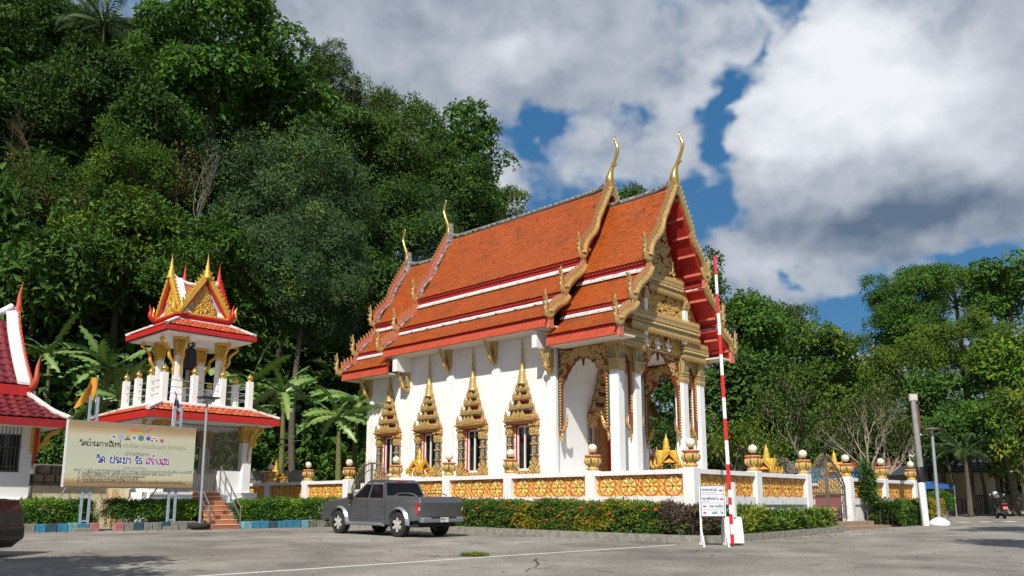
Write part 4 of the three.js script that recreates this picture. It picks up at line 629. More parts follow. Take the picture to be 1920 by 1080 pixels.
// ---------------------------------------------------------------- bell tower
{
  const CX = 14.95, CZ = -32.2, g0 = 0.6, T = thing('bell_tower', 'small white bell tower with tiered orange roofs and gilded gables', 'bell tower', [CX, g0, CZ]);
  const sq = (m, h, y0, y1, h2 = h) => { const v = []; for (const [y, k] of [[y0, h], [y1, h2]]) v.push([CX - k, y, CZ + k], [CX + k, y, CZ + k], [CX + k, y, CZ - k], [CX - k, y, CZ - k]); return m.poly(v, [[0, 1, 5, 4], [1, 2, 6, 5], [2, 3, 7, 6], [3, 0, 4, 7], [3, 2, 1, 0], [4, 5, 6, 7]]); };
  const cut = CZ + 1.5;
  let m = mb(); sq(m, 2.12, g0 - 0.2, 1.0); sq(m, 2.02, 1.0, 1.42); sq(m, 2.1, 1.42, 1.56, 2.2); sq(m, 2.2, 1.56, 1.72); sq(m, 2.1, 1.72, 1.95); m.build('base', MT.white, T);
  const terra = mat('terracotta step tile', [0.5, 0.17, 0.07], 0.5, { map: tex(256, 0.8, (u, v, n) => { const k = clamp(0.9 + n(7, 5, 3) * 0.6) * ((u * 4) % 1 < 0.02 ? 0.6 : 1); return [k, k, k]; }) });
  for (let i = 0; i < 8; i++) { const y = 0.62 + i * 0.168, z = -28.42 - i * 0.235; const s = mb().box(14.42, 15.48, 0.4, y + 0.155, -30.25, z).build('step', terra, T); mb().box(14.41, 15.49, y + 0.155, y + 0.172, -30.25, z + 0.015).build('nosing', MT.cream, s); }
  for (const x of [14.36, 15.54]) { const r = mb(); r.rod(V(x, 1.4, -28.5), V(x, 2.95, -30.2), 0.022, 6).rod(V(x, 1.05, -28.5), V(x, 2.55, -30.2), 0.016, 6).rod(V(x, 0.65, -28.5), V(x, 1.4, -28.5), 0.024, 6).rod(V(x, 1.9, -30.2), V(x, 2.95, -30.2), 0.024, 6).rod(V(x, 1.2, -29.3), V(x, 2.15, -29.3), 0.018, 6); r.build('handrail', MT.stainless, T); }
  for (const [sx, sz] of [[-1, 1], [1, 1], [1, -1], [-1, -1]]) { const x = CX + sx * 1.72, z = CZ + sz * 1.72, c = mb().rbox(x - 0.18, x + 0.18, 1.95, 4.4, z - 0.18, z + 0.18, 0.02).build('pillar', MT.white, T); const k = mb(); for (const [r, a, b] of [[0.2, 3.9, 3.97], [0.22, 4.0, 4.06], [0.2, 4.06, 4.4], [0.26, 4.38, 4.55]]) k.box(x - r, x + r, a, b, z - r, z + r); for (let j = 0; j < 4; j++) k.rod(V(x - 0.15 + j * 0.1, 4.02, z + 0.2), V(x - 0.16 + j * 0.107, 4.42, z + 0.24), 0.04, 6).rod(V(x - 0.2, 4.02, z - 0.15 + j * 0.1), V(x - 0.24, 4.42, z - 0.16 + j * 0.107), 0.04, 6); k.build('capital', MT.goldYellow, c); }
  const strut = (x, y, z, dx, dz, s, c) => { const q = (o, h) => V(x + dx * o * s, y + h * s, z + dz * o * s), sp = spline([q(0.02, -1.0), q(0.06, -0.75), q(0.2, -0.52), q(0.22, -0.3), q(0.42, -0.1), q(0.55, 0.02), q(0.5, 0.14), q(0.4, 0.08)], 20); mb().tube(sp, lerpRadii([0.02, 0.05, 0.08, 0.06, 0.05, 0.06, 0.05, 0.03].map((r) => r * s), 20), 6).tube([q(0.04, -0.95), q(0.03, -1.1), q(0.05, -1.3)], [0.05 * s, 0.04 * s, 0.006], 5).build('strut', MT.goldYellow, T); };
  strut(CX + 1.72, 4.42, CZ + 1.9, 0.3, 0.7, 1, 0); strut(CX + 1.9, 4.42, CZ + 1.72, 0.9, 0.1, 1, 0); strut(CX - 1.72, 4.42, CZ + 1.9, -0.3, 0.7, 1, 0); strut(CX - 1.9, 4.42, CZ + 1.72, -0.9, 0.1, 1, 0);
  // low wall and bar grilles between the pillars
  mb().box(15.55, CX + 1.54, 1.95, 2.78, CZ + 1.62, CZ + 1.8).box(CX + 1.62, CX + 1.8, 1.95, 2.78, CZ - 1.54, CZ + 1.54).box(CX - 1.8, CX - 1.62, 1.95, 2.78, CZ - 1.54, CZ + 1.54).box(CX - 1.54, CX + 1.54, 1.95, 2.78, CZ - 1.8, CZ - 1.62).build('low_wall', MT.white, T);
  const greyBar = mat('brown grey bar', [0.2, 0.17, 0.14], 0.6);
  const grille = (x0, x1, z, y0, y1) => { const b = mb().bar(V(x0, y0, z), V(x1, y0, z), 0.04, 0.04).bar(V(x0, y1, z), V(x1, y1, z), 0.04, 0.04).bar(V(x0, (y0 + y1 * 2) / 3, z), V(x1, (y0 + y1 * 2) / 3, z), 0.03, 0.03).build('grille', greyBar, T), n = Math.round((x1 - x0) / 0.09); const s = mb(); for (let i = 0; i <= n; i++) { const x = mix(x0, x1, i / n); s.rod(V(x, y0, z), V(x, y1, z), 0.012, 5); } s.build('bars', greyBar, b, { kind: 'stuff' }); };
  grille(CX - 1.54, 14.42, CZ + 1.7, 1.95, 4.5); grille(14.44, 15.5, CZ + 1.66, 1.95, 4.5); grille(15.55, CX + 1.54, CZ + 1.7, 2.78, 4.5); grille(CX - 1.54, CX + 1.54, CZ - 1.7, 2.78, 4.5);
  { const b = mb(); for (let i = 0; i <= 30; i++) { const z = mix(CZ - 1.54, CZ + 1.54, i / 30); b.rod(V(CX - 1.7, 2.78, z), V(CX - 1.7, 4.5, z), 0.012, 5).rod(V(CX + 1.7, 2.78, z), V(CX + 1.7, 4.5, z), 0.012, 5); } b.build('grille', greyBar, T); }
  m = mb(); sq(m, 2.5, 4.56, 4.62); m.build('soffit', MT.white, T);
  // skirt roofs: red eaves, orange tiles in courses, white hip ridges
  function skirt(ho, yo, hi, yi, fas, tileW, rows, thick) {
    for (const k of [0, 1, 2, 3]) { const q = (u, y) => (k === 0 ? V(CX + u[0], y, CZ + u[1]) : k === 1 ? V(CX + u[1], y, CZ - u[0]) : k === 2 ? V(CX - u[0], y, CZ - u[1]) : V(CX - u[1], y, CZ + u[0]));
      mb().prism([[-ho - 0.03, ho + 0.03], [ho + 0.03, ho + 0.03], [ho - 0.05, ho - 0.05], [-ho + 0.05, ho - 0.05]].map((u) => q(u, yo - fas).toArray()), [0, fas - 0.02, 0]).build('fascia', MT.redBright, T);
      const bed = mb().prism([q([-ho, ho], yo - 0.03), q([ho, ho], yo - 0.03), q([hi, hi], yi - 0.03), q([-hi, hi], yi - 0.03)].map((p) => p.toArray()), [0, -0.05, 0]).build('roof_slope', MT.tileBed, T);
      const L = Math.hypot(ho - hi, yi - yo); // pan tiles, each with a rounded crown
      for (let r = 0; r < rows; r++) { const t0 = r / rows, t1 = (r + 1.12) / rows, h0 = mix(ho, hi, t0), h1 = mix(ho, hi, Math.min(1, t1)), y0 = mix(yo, yi, t0), y1 = mix(yo, yi, Math.min(1, t1)), n = Math.round(2 * h0 / tileW);
        const all = mb();
        for (let i = 0; i < n; i++) { const u = -h0 + (i + 0.5) * 2 * h0 / n; if (Math.abs(u) > h1 + tileW * 0.4) continue; const w = h0 / n, lift = 0.035; const tm = k === 0 || k === 3 ? mb() : all; const ring = [], N = 4; for (let j = 0; j <= N; j++) { const a = j / N, x = u - w + a * 2 * w; ring.push([x, Math.sin(a * Math.PI) * thick]); }
          const P = ring.flatMap(([x, h]) => [q([x, h0], y0 + h + lift).toArray(), q([clamp(x, -h1, h1), h1], y1 + h + 0.005).toArray()]), f = []; for (let j = 0; j < N; j++) f.push([2 * j, 2 * j + 2, 2 * j + 3, 2 * j + 1]); f.push(ring.map((_, j) => 2 * j)); tm.poly(P, f); if (tm !== all) tm.build('roof_tile', panTile[(i * 7 + r * 3) % 3], bed); }
        if (all.g.length) all.build('roof_tile', panTile[0], bed, { kind: 'stuff' }); } 
      mb().bar(q([ho + 0.02, ho + 0.02], yo + 0.03), q([hi, hi], yi + 0.05), 0.16, 0.09).build('hip_ridge', MT.flash, T);
    }
  }
  const panTile = [[0.5, 0.1, 0.035], [0.44, 0.075, 0.025], [0.54, 0.13, 0.05]].map((c) => mat('orange pan tile', c, 0.45, { bumpMap: grainBump, bumpScale: 0.003 }));
  skirt(2.62, 4.86, 1.8, 5.2, 0.27, 0.24, 3, 0.035);
  m = mb(); sq(m, 1.86, 5.02, 5.3); sq(m, 1.92, 5.2, 5.27); m.build('deck', MT.white, T);
  // deck posts with gold bulbs and thin rails
  const H = 1.74, ps = [];
  for (const k of [-1, -0.33, 0.33, 1]) ps.push([k * H, H], [-H, k * H], [H, k * H], [k * H, -H]);
  const seen = new Set(); for (const [x, z] of ps) { const key = x.toFixed(2) + z.toFixed(2); if (seen.has(key)) continue; seen.add(key); const p = mb().rbox(CX + x - 0.115, CX + x + 0.115, 5.3, 6.36, CZ + z - 0.115, CZ + z + 0.115, 0.012).build('deck_post', MT.white, T); mb().lathe([[0.09, 0], [0.12, 0.04], [0.07, 0.07], [0.125, 0.13], [0.13, 0.18], [0.07, 0.26], [0.03, 0.3], [0.001, 0.36]], CX + x, 6.36, CZ + z, 12).build('bulb', MT.goldMetal, p); }
  for (const y of [5.6, 5.86, 6.12]) { const r = mb(); for (const k of [-1, 1]) r.rod(V(CX - H, y, CZ + k * H), V(CX + H, y, CZ + k * H), 0.016, 6).rod(V(CX + k * H, y, CZ - H), V(CX + k * H, y, CZ + H), 0.016, 6); r.build('deck_rail', MT.steel, T); }
  for (const [sx, sz] of [[-1, 1], [1, 1], [1, -1], [-1, -1]]) { const x = CX + sx * 0.86, z = CZ + sz * 0.86, c = mb(), a = 0.165, b = 0.125, v = []; for (const [y, k] of [[5.3, a], [7.4, b]]) v.push([x - k, y, z + k], [x + k, y, z + k], [x + k, y, z - k], [x - k, y, z - k]); c.poly(v, [[0, 1, 5, 4], [1, 2, 6, 5], [2, 3, 7, 6], [3, 0, 4, 7], [4, 5, 6, 7]]); const col = c.build('column', MT.white, T); const k = mb(); for (const [r, p, q] of [[0.145, 7.22, 7.27], [0.16, 7.31, 7.36], [0.135, 7.36, 7.78], [0.165, 7.64, 7.7], [0.2, 7.82, 7.95]]) k.box(x - r, x + r, p, q, z - r, z + r); for (let j = 0; j < 4; j++) for (const s of [-1, 1]) k.rod(V(x - 0.11 + j * 0.073, 7.36, z + s * 0.14), V(x - 0.13 + j * 0.087, 7.8, z + s * 0.18), 0.028, 6).rod(V(x + s * 0.14, 7.36, z - 0.11 + j * 0.073), V(x + s * 0.18, 7.8, z - 0.13 + j * 0.087), 0.028, 6); k.build('capital', MT.goldYellow, col); strut(x + sx * 0.16, 7.72, z, sx, 0, 1.05, 0); strut(x, 7.72, z + sz * 0.16, 0, sz, 1.05, 0); }
  m = mb(); sq(m, 1.74, 7.95, 8.0); m.build('soffit', MT.white, T);
  skirt(1.84, 8.22, 1.1, 8.62, 0.2, 0.2, 3, 0.03);
  m = mb(); sq(m, 1.14, 8.6, 8.66, 1.14); m.build('flashing', MT.frameWhite, T); m = mb(); sq(m, 1.1, 8.66, 8.84); sq(m, 1.16, 8.8, 8.88); m.build('red_box', MT.redBright, T);
  // four gables with gilded relief, red inner boards and finials; white valleys between
  for (const k of [0, 1, 2, 3]) {
    const q = (u, y, o) => (k === 0 ? V(CX + u, y, CZ + o) : k === 1 ? V(CX + o, y, CZ - u) : k === 2 ? V(CX - u, y, CZ - o) : V(CX - o, y, CZ + u)), A = (u, y, o) => q(u, y, o).toArray(), dir = q(0, 0, 1).sub(q(0, 0, 0)).toArray(), D = (s) => dir.map((d) => d * s);
    const pale = mat('pale blue gable board', [0.5, 0.52, 0.6], 0.6);
    mb().prism([A(-0.92, 8.88, 0.86), A(0.92, 8.88, 0.86), A(0, 10.35, 0.86)], D(0.04)).build('gable', pale, T);
    mb().bar(q(-0.98, 8.86, 0.95), q(0, 10.4, 0.95), 0.1, 0.16, V(...dir)).bar(q(0.98, 8.86, 0.95), q(0, 10.4, 0.95), 0.1, 0.16, V(...dir)).build('red_board', MT.redBright, T);
    seed(60 + k); const rel = mb(); for (let i = 0; i < 130; i++) { const y = rr(8.93, 10.1), w = (10.1 - y) * 0.56, u = rr(-w, w), r = rr(0.05, 0.1), a0 = rr(0, 6), pts = []; for (let j = 0; j <= 7; j++) { const t = j / 7, a = a0 + t * 5; pts.push(q(u + Math.cos(a) * r * (1 - t * 0.7), y + Math.sin(a) * r * (1 - t * 0.7), 0.92 + rr(0, 0.03))); } rel.tube(pts, lerpRadii([0.04, 0.028, 0.018], 7), 5); } rel.build('scrollwork', MT.goldYellow, T);
    const b = mb(); for (const s of [-1, 1]) { b.bar(q(s * 1.06, 8.9, 1.05), q(0, 10.55, 1.05), 0.12, 0.12); b.bar(q(s * 1.16, 8.94, 1.04), q(s * 0.04, 10.66, 1.04), 0.1, 0.06);
      for (let i = 0; i < 11; i++) { const t = (i + 0.5) / 11, p = q(s * mix(1.12, 0.05, t), mix(9.0, 10.7, t), 1.02); fin(b, p, q(s * 0.75, 0.7, 0).sub(q(0, 0, 0)).normalize(), q(-s * 0.55, 0.85, 0).sub(q(0, 0, 0)).normalize(), 0.12, 0.16, V(...dir), 0.05); }
      const sp = spline([q(s * 1.0, 8.98, 1.05), q(s * 1.18, 8.9, 1.06), q(s * 1.3, 9.05, 1.06), q(s * 1.28, 9.25, 1.06), q(s * 1.36, 9.5, 1.06)], 12); b.tube(sp, lerpRadii([0.07, 0.1, 0.09, 0.06, 0.006], 12), 6); }
    b.spikes(q(-1.0, 8.86, 1.05), q(1.0, 8.86, 1.05), 16, 0.12, 0.14, 0.03);
    const front = k === 0 || k === 3; b.build('bargeboard', front ? MT.goldYellow : MT.redBright, T);
    mb().lathe([[0.16, 0], [0.18, 0.08], [0.12, 0.2], [0.13, 0.28], [0.08, 0.4], [0.09, 0.48], [0.045, 0.62], [0.05, 0.68], [0.02, 0.85], [0.001, 1.08]], q(0, 0, 1.02).x, 10.45, q(0, 0, 1.02).z, 8).build('finial', front ? MT.goldYellow : MT.redBright, T);
    // cross roof behind the gable and its white ridge and verge
    mb().poly([A(-1.0, 8.9, 0.98), A(0, 10.5, 0.98), A(0, 10.3, 0), A(-0.01, 8.9, 0)], [[0, 1, 2, 3]]).poly([A(1.0, 8.9, 0.98), A(0, 10.5, 0.98), A(0, 10.3, 0), A(0.01, 8.9, 0)], [[0, 1, 2, 3]]).build('roof_slope', panTile[0], T);
    mb().tube(spline([q(0, 10.66, 1.0), q(0, 10.5, 0.8), q(0, 10.38, 0.4), q(0, 10.36, 0)], 8), 0.1, 8).bar(q(-1.0, 8.96, 0.74), q(-0.02, 10.54, 0.74), 0.06, 0.34, V(...dir)).bar(q(1.0, 8.96, 0.74), q(0.02, 10.54, 0.74), 0.06, 0.34, V(...dir)).build('white_ridge', MT.frameWhite, T);
  }
  // the bell: hung from the ceiling, a thing of its own
  const B = thing('bronze_bell', 'dark bronze bell hanging under the upper roof of the bell tower', 'bell', [CX, 6.35, CZ]);
  const bx = at(355, 694, 33.2), BY = bx.y; 
  mb().lathe([[0.3, 0], [0.31, 0.03], [0.285, 0.1], [0.275, 0.5], [0.26, 0.72], [0.2, 0.82], [0.08, 0.86], [0, 0.86]], CX - 0.06, BY, CZ + 0.1, 24).build('bell_body', mat('dark bronze', [0.05, 0.045, 0.045], 0.4, { metalness: 0.6 }), B);
  const hg = mb(); for (const s of [-1, 1]) { const hx = CX - 0.06, hz = CZ + 0.1, h0 = BY + 0.86; hg.tube([V(hx + s * 0.04, h0, hz), V(hx + s * 0.17, h0 + 0.1, hz), V(hx + s * 0.14, h0 + 0.26, hz), V(hx, h0 + 0.36, hz)], [0.035, 0.04, 0.035, 0.03], 6); hg.tube([V(hx, h0, hz + s * 0.04), V(hx, h0 + 0.1, hz + s * 0.17), V(hx, h0 + 0.26, hz + s * 0.14), V(hx, h0 + 0.36, hz)], [0.035, 0.04, 0.035, 0.03], 6); } hg.rod(V(CX - 0.06, BY + 1.2, CZ + 0.1), V(CX - 0.06, 7.98, CZ + 0.1), 0.025, 6); hg.add(new THREE.TorusGeometry(0.07, 0.02, 6, 12), M4().setPosition(CX - 0.06, BY + 1.3, CZ + 0.1)); hg.build('hanger', MT.iron, B);
}
// ---------------------------------------------------------------- building with maroon roofs at the left edge
{
  const T = thing('pavilion_hall', 'white hall with maroon tiled two-tier roof at the left edge of the yard', 'building', [5, 0.6, -34]);
  const ZW = -31.6, x1 = 9.35, x0 = -6, maroon = [[0.165, 0.018, 0.026], [0.135, 0.014, 0.021], [0.19, 0.024, 0.031]].map((c) => mat('maroon roof tile', c, 0.35, { bumpMap: grainBump, bumpScale: 0.003 }));
  // wall with one barred window in view
  mb().box(x0, 7.6, 0.3, 4.7, ZW - 0.25, ZW).box(8.98, x1, 0.3, 4.7, ZW - 0.25, ZW).box(7.6, 8.98, 0.3, 2.62, ZW - 0.25, ZW).box(7.6, 8.98, 3.86, 4.7, ZW - 0.25, ZW).box(x1 - 0.25, x1, 0.3, 5.4, ZW - 6, ZW - 0.25).box(x0, x1 - 0.25, 0.3, 5.4, ZW - 6, ZW - 5.75).box(x0, x0 + 0.25, 0.3, 5.4, ZW - 5.75, ZW - 0.25).build('wall', MT.white, T);
  mb().box(x0, x1 + 0.12, 1.5, 1.68, ZW - 6.1, ZW + 0.12).box(x0, x1 + 0.08, 0.3, 0.9, ZW - 6.1, ZW + 0.08).build('plinth', MT.white, T);
  const w = mb().box(7.6, 8.98, 2.58, 2.64, ZW - 0.16, ZW + 0.02).box(7.6, 7.66, 2.64, 3.86, ZW - 0.2, ZW - 0.12).box(8.92, 8.98, 2.64, 3.86, ZW - 0.2, ZW - 0.12).box(8.26, 8.32, 2.64, 3.86, ZW - 0.2, ZW - 0.12).build('window', mat('dark green window frame', [0.03, 0.06, 0.05], 0.5), T);
  mb().box(7.62, 8.96, 2.64, 3.84, ZW - 0.19, ZW - 0.184).build('pane', MT.darkGlass, w); const bars = mb(); for (let i = 0; i < 12; i++) bars.rod(V(7.68 + i * 0.114, 2.6, ZW + 0.03), V(7.68 + i * 0.114, 4.3, ZW + 0.03), 0.013, 5); bars.bar(V(7.6, 2.75, ZW + 0.03), V(8.98, 2.75, ZW + 0.03), 0.03, 0.02).bar(V(7.6, 3.4, ZW + 0.03), V(8.98, 3.4, ZW + 0.03), 0.03, 0.02); bars.build('window_bars', mat('brown window bar', [0.13, 0.1, 0.08], 0.6), w);
  // lower skirt roof, upper gable roof: rows of pan tiles, those in view each a mesh of its own
  const EZ = -30.6, fas = mb().box(x0, 10.12, 4.08, 4.34, EZ - 0.06, EZ).box(10.06, 10.12, 4.08, 4.34, ZW - 6, EZ - 0.06).build('fascia', MT.redDark, T);
  mb().box(x0, 10.05, 4.1, 4.14, ZW, EZ - 0.06).box(x1, 10.05, 4.1, 4.14, ZW - 6, ZW).build('soffit', MT.white, T);
  function tiled(P, nu, rows, uMin, name) { // P(u, v): u along the eave in metres, v 0..1 up the slope
    const bed = mb(), q = P(uMin, 0), r = P(10, 0); const N = 10; for (let i = 0; i < N; i++) bed.poly([P(x0, i / N), P(10.1, i / N, true), P(10.1, (i + 1) / N, true), P(x0, (i + 1) / N)].map((p) => [p.x, p.y - 0.04, p.z]), [[0, 1, 2, 3]]);
    const b = bed.build('roof_slope', MT.tileBed, T), W = 0.3;
    for (let k = 0; k < rows; k++) { const rest = mb(); for (let i = 0; ; i++) { const u = 9.98 - (i + 0.5) * W; if (u < x0) break; const v0 = k / rows, v1 = Math.min(1, (k + 1.1) / rows); if (P(u - W / 2, v0).clipped) continue; const lim = P(99, v1, true).x; if (u - W / 2 > lim) continue;
      const ring = [0, 0.2, 0.45, 0.7, 1].map((a) => [a, a < 0.7 ? Math.sin((a / 0.7) * Math.PI) * 0.055 : -0.01]), pts = ring.flatMap(([a, h]) => { const A = P(u - W / 2 + a * W, v0), B = P(Math.min(u - W / 2 + a * W, lim), v1); return [[A.x, A.y + h + 0.045, A.z + 0.01], [B.x, B.y + h + 0.01, B.z]]; }), f = []; for (let j = 0; j < 4; j++) f.push([2 * j, 2 * j + 2, 2 * j + 3, 2 * j + 1]); f.push([0, 2, 4, 6, 8]);
      const inView = u > 5.6; (inView ? mb() : rest).poly(pts, f); const tm = inView ? mb().poly(pts, f) : null; if (tm) tm.build('roof_tile', maroon[(i * 5 + k * 3 + ((i * k) % 2)) % 3], b); }
      if (rest.g.length) rest.build('roof_tile', maroon[0], b, { kind: 'stuff' }); }
    return b;
  }
  // lower: from the eave (z = EZ, y 4.36) up to z = -32.1, y 5.2; hip at its right end
  tiled((u, v, end) => { const p = V(end ? mix(10.05, 8.95, v) : u, mix(4.36, 5.34, v) - Math.sin(v * Math.PI) * 0.05, mix(EZ, -32.0, v)); if (!end) p.clipped = u > mix(10.05, 8.95, v); return p; }, 0, 6, x0);
  mb().tube(spline([[10.1, 4.42, EZ + 0.02], [9.7, 4.68, -31.1], [9.2, 5.18, -31.7], [8.9, 5.46, -32.0]], 10), 0.1, 6).bar(V(x0, 5.36, -31.98), V(8.95, 5.36, -31.98), 0.1, 0.06).build('hip_ridge', MT.flash, T);
  mb().poly([[10.1, 4.36, EZ], [8.95, 5.18, -32.0], [8.95, 5.18, -36.4], [10.1, 4.36, -37.8]], [[0, 1, 2, 3]]).build('roof_slope', maroon[0], T);
  mb().box(x0, 9.22, 5.2, 5.54, -31.9, -31.74).build('fascia', MT.redBright, T); mb().box(x0, 8.9, 5.0, 5.6, -36.4, -32.08).build('upper_wall', MT.white, T);
  tiled((u, v, end) => { const p = V(end ? 8.92 : u, mix(5.56, 8.15, v) - Math.sin(v * Math.PI) * 0.16, mix(-31.74, -34.1, v)); if (!end) p.clipped = u > 8.95; return p; }, 0, 9, x0);
  mb().poly([[x0, 5.56, -36.5], [8.95, 5.56, -36.5], [8.95, 8.15, -34.1], [x0, 8.15, -34.1]], [[0, 1, 2, 3]]).build('roof_slope', maroon[0], T);
  // white verge that rises to a point, red edge and finial
  { const N = 14, v = (t, o, x) => [x, mix(5.5, 8.3, t) - Math.sin(t * Math.PI) * 0.16 + o + sstep(0.8, 1, t) * 0.25, mix(-31.72, -34.1, t)]; const a = mb(), r = mb(); for (let i = 0; i < N; i++) { const t0 = i / N, t1 = (i + 1) / N; a.prism([v(t0, 0.08, 8.72), v(t1, 0.08, 8.72), v(t1, 0.08, 9.1), v(t0, 0.08, 9.1)], [0, 0.1, 0]); r.prism([v(t0, -0.2, 9.1), v(t1, -0.2, 9.1), v(t1, 0.28, 9.1), v(t0, 0.28, 9.1)], [0.07, 0, 0]); }
    a.tube(spline([[8.95, 8.75, -34.1], [8.5, 8.42, -34.1], [7.8, 8.28, -34.1], [x0, 8.26, -34.1]], 16), 0.13, 8); a.build('white_verge', MT.frameWhite, T); r.tube(spline([[9.1, 8.4, -34.1], [9.14, 8.8, -34.1], [9.13, 9.2, -34.1], [9.2, 9.75, -34.08]], 10), lerpRadii([0.13, 0.1, 0.06, 0.005], 10), 6).tube(spline([[9.14, 5.5, -31.75], [9.16, 5.5, -31.6], [9.2, 5.75, -31.45], [9.22, 6.2, -31.5], [9.28, 6.6, -31.5]], 12), lerpRadii([0.08, 0.11, 0.09, 0.06, 0.005], 12), 6); for (let i = 0; i < 16; i++) { const t = (i + 0.5) / 16, p = v(t, 0.26, 9.12); r.add(new THREE.ConeGeometry(0.05, 0.16, 5), M4().setPosition(p[0], p[1] + 0.05, p[2])); } r.build('red_verge', MT.red, T); }
  mb().poly([[8.9, 5.5, -31.8], [8.9, 5.5, -36.4], [8.9, 8.2, -34.1]], [[0, 1, 2]]).build('gable_wall', MT.white, T);
  { const q = (o, h) => V(x1 + o * 0.6, 4.1 + h, ZW + 0.05 + o * 0.3), m = mb().tube(spline([q(0.02, -1.0), q(0.06, -0.75), q(0.5, -0.52), q(0.6, -0.3), q(1.0, -0.1), q(1.15, -0.02)], 16), lerpRadii([0.03, 0.08, 0.11, 0.09, 0.07, 0.05], 16), 6).box(x1 - 0.1, x1 + 0.15, 3.3, 4.08, ZW - 0.1, ZW + 0.2); m.build('bracket', MT.goldYellow, T); mb().tube([V(x1 + 0.02, 4.05, ZW + 0.22), V(x1 + 0.02, 3.2, ZW + 0.22), V(x1 - 0.02, 2.75, ZW + 0.22)], [0.06, 0.07, 0.01], 6).build('red_drop', MT.redBright, T); }
}
// ---------------------------------------------------------------- walls behind the yard
{
  const mossStone = [[0.3, 0.24, 0.16], [0.2, 0.17, 0.13]].map((c) => mat('stained brown stone', c, 0.95, { map: MT.kerbGrey.map, bumpMap: grainBump, bumpScale: 0.02 }));
  const gw = thing('retaining_wall', 'weathered grey block retaining wall below the hillside jungle', 'wall', [16, 0.7, -41]);
  const stoneMat = [MT.grey, mat('darker grey block', [0.22, 0.215, 0.2], 0.95, { bumpMap: grainBump, bumpScale: 0.01 })];
  mb().box(-10, 24.5, 0.3, 3.3, -41.6, -41.2).build('wall_face', MT.grey, gw); mb().box(24.1, 24.5, 0.3, 3.3, -41.2, -38.5).build('wall_face', MT.grey, gw); 
  seed(71); for (let r = 0; r < 6; r++) for (let i = 0; i < 44; i++) { const x = 7.5 + (i + (r % 2) * 0.5) * 0.4, y = 1.9 + r * 0.235; if (x > 24.2) continue; mb().box(x + 0.01, x + 0.385, y, y + 0.22, -41.22, -41.165 + rr(-0.012, 0.012)).build('block', stoneMat[rnd() < 0.3 ? 1 : 0], gw); }
  const cw = thing('low_wall', 'low stained cream wall between the left hall and the bell tower', 'wall', [11.1, 0.6, -31.7]), creamWall = mat('stained cream render', [0.62, 0.55, 0.38], 0.85, { map: MT.oldWhite.map });
  mb().box(9.5, 12.75, 0.4, 2.14, -31.9, -31.7).build('wall_face', creamWall, cw); mb().box(9.5, 12.75, 2.14, 2.26, -32.2, -31.86).build('coping', MT.kerbGrey, cw); seed(72); for (let r = 0; r < 2; r++) for (let i = 0; i < 9; i++) { const x = 9.5 + (i + r * 0.5) * 0.36; if (x + 0.34 < 12.8) mb().rbox(x + 0.01, x + 0.345, 2.26 + r * 0.3, 2.26 + r * 0.3 + 0.285, -32.3, -31.75 + rr(-0.05, 0.05), 0.03).build('stone', mossStone[rnd() < 0.5 ? 0 : 1], cw); }
  const ow = thing('pier', 'orange stained concrete pier beside the banner legs', 'pier', [12.3, 0.6, -31.4]); mb().rbox(12.0, 12.25, 0.3, 2.05, -31.6, -31.35, 0.02).build('shaft', mat('orange cream render', [0.6, 0.42, 0.22], 0.85, { map: MT.oldWhite.map }), ow); mb().rbox(12.28, 12.75, 0.3, 1.6, -31.65, -31.3, 0.03).build('rubble_core', MT.kerbGrey, ow);
}
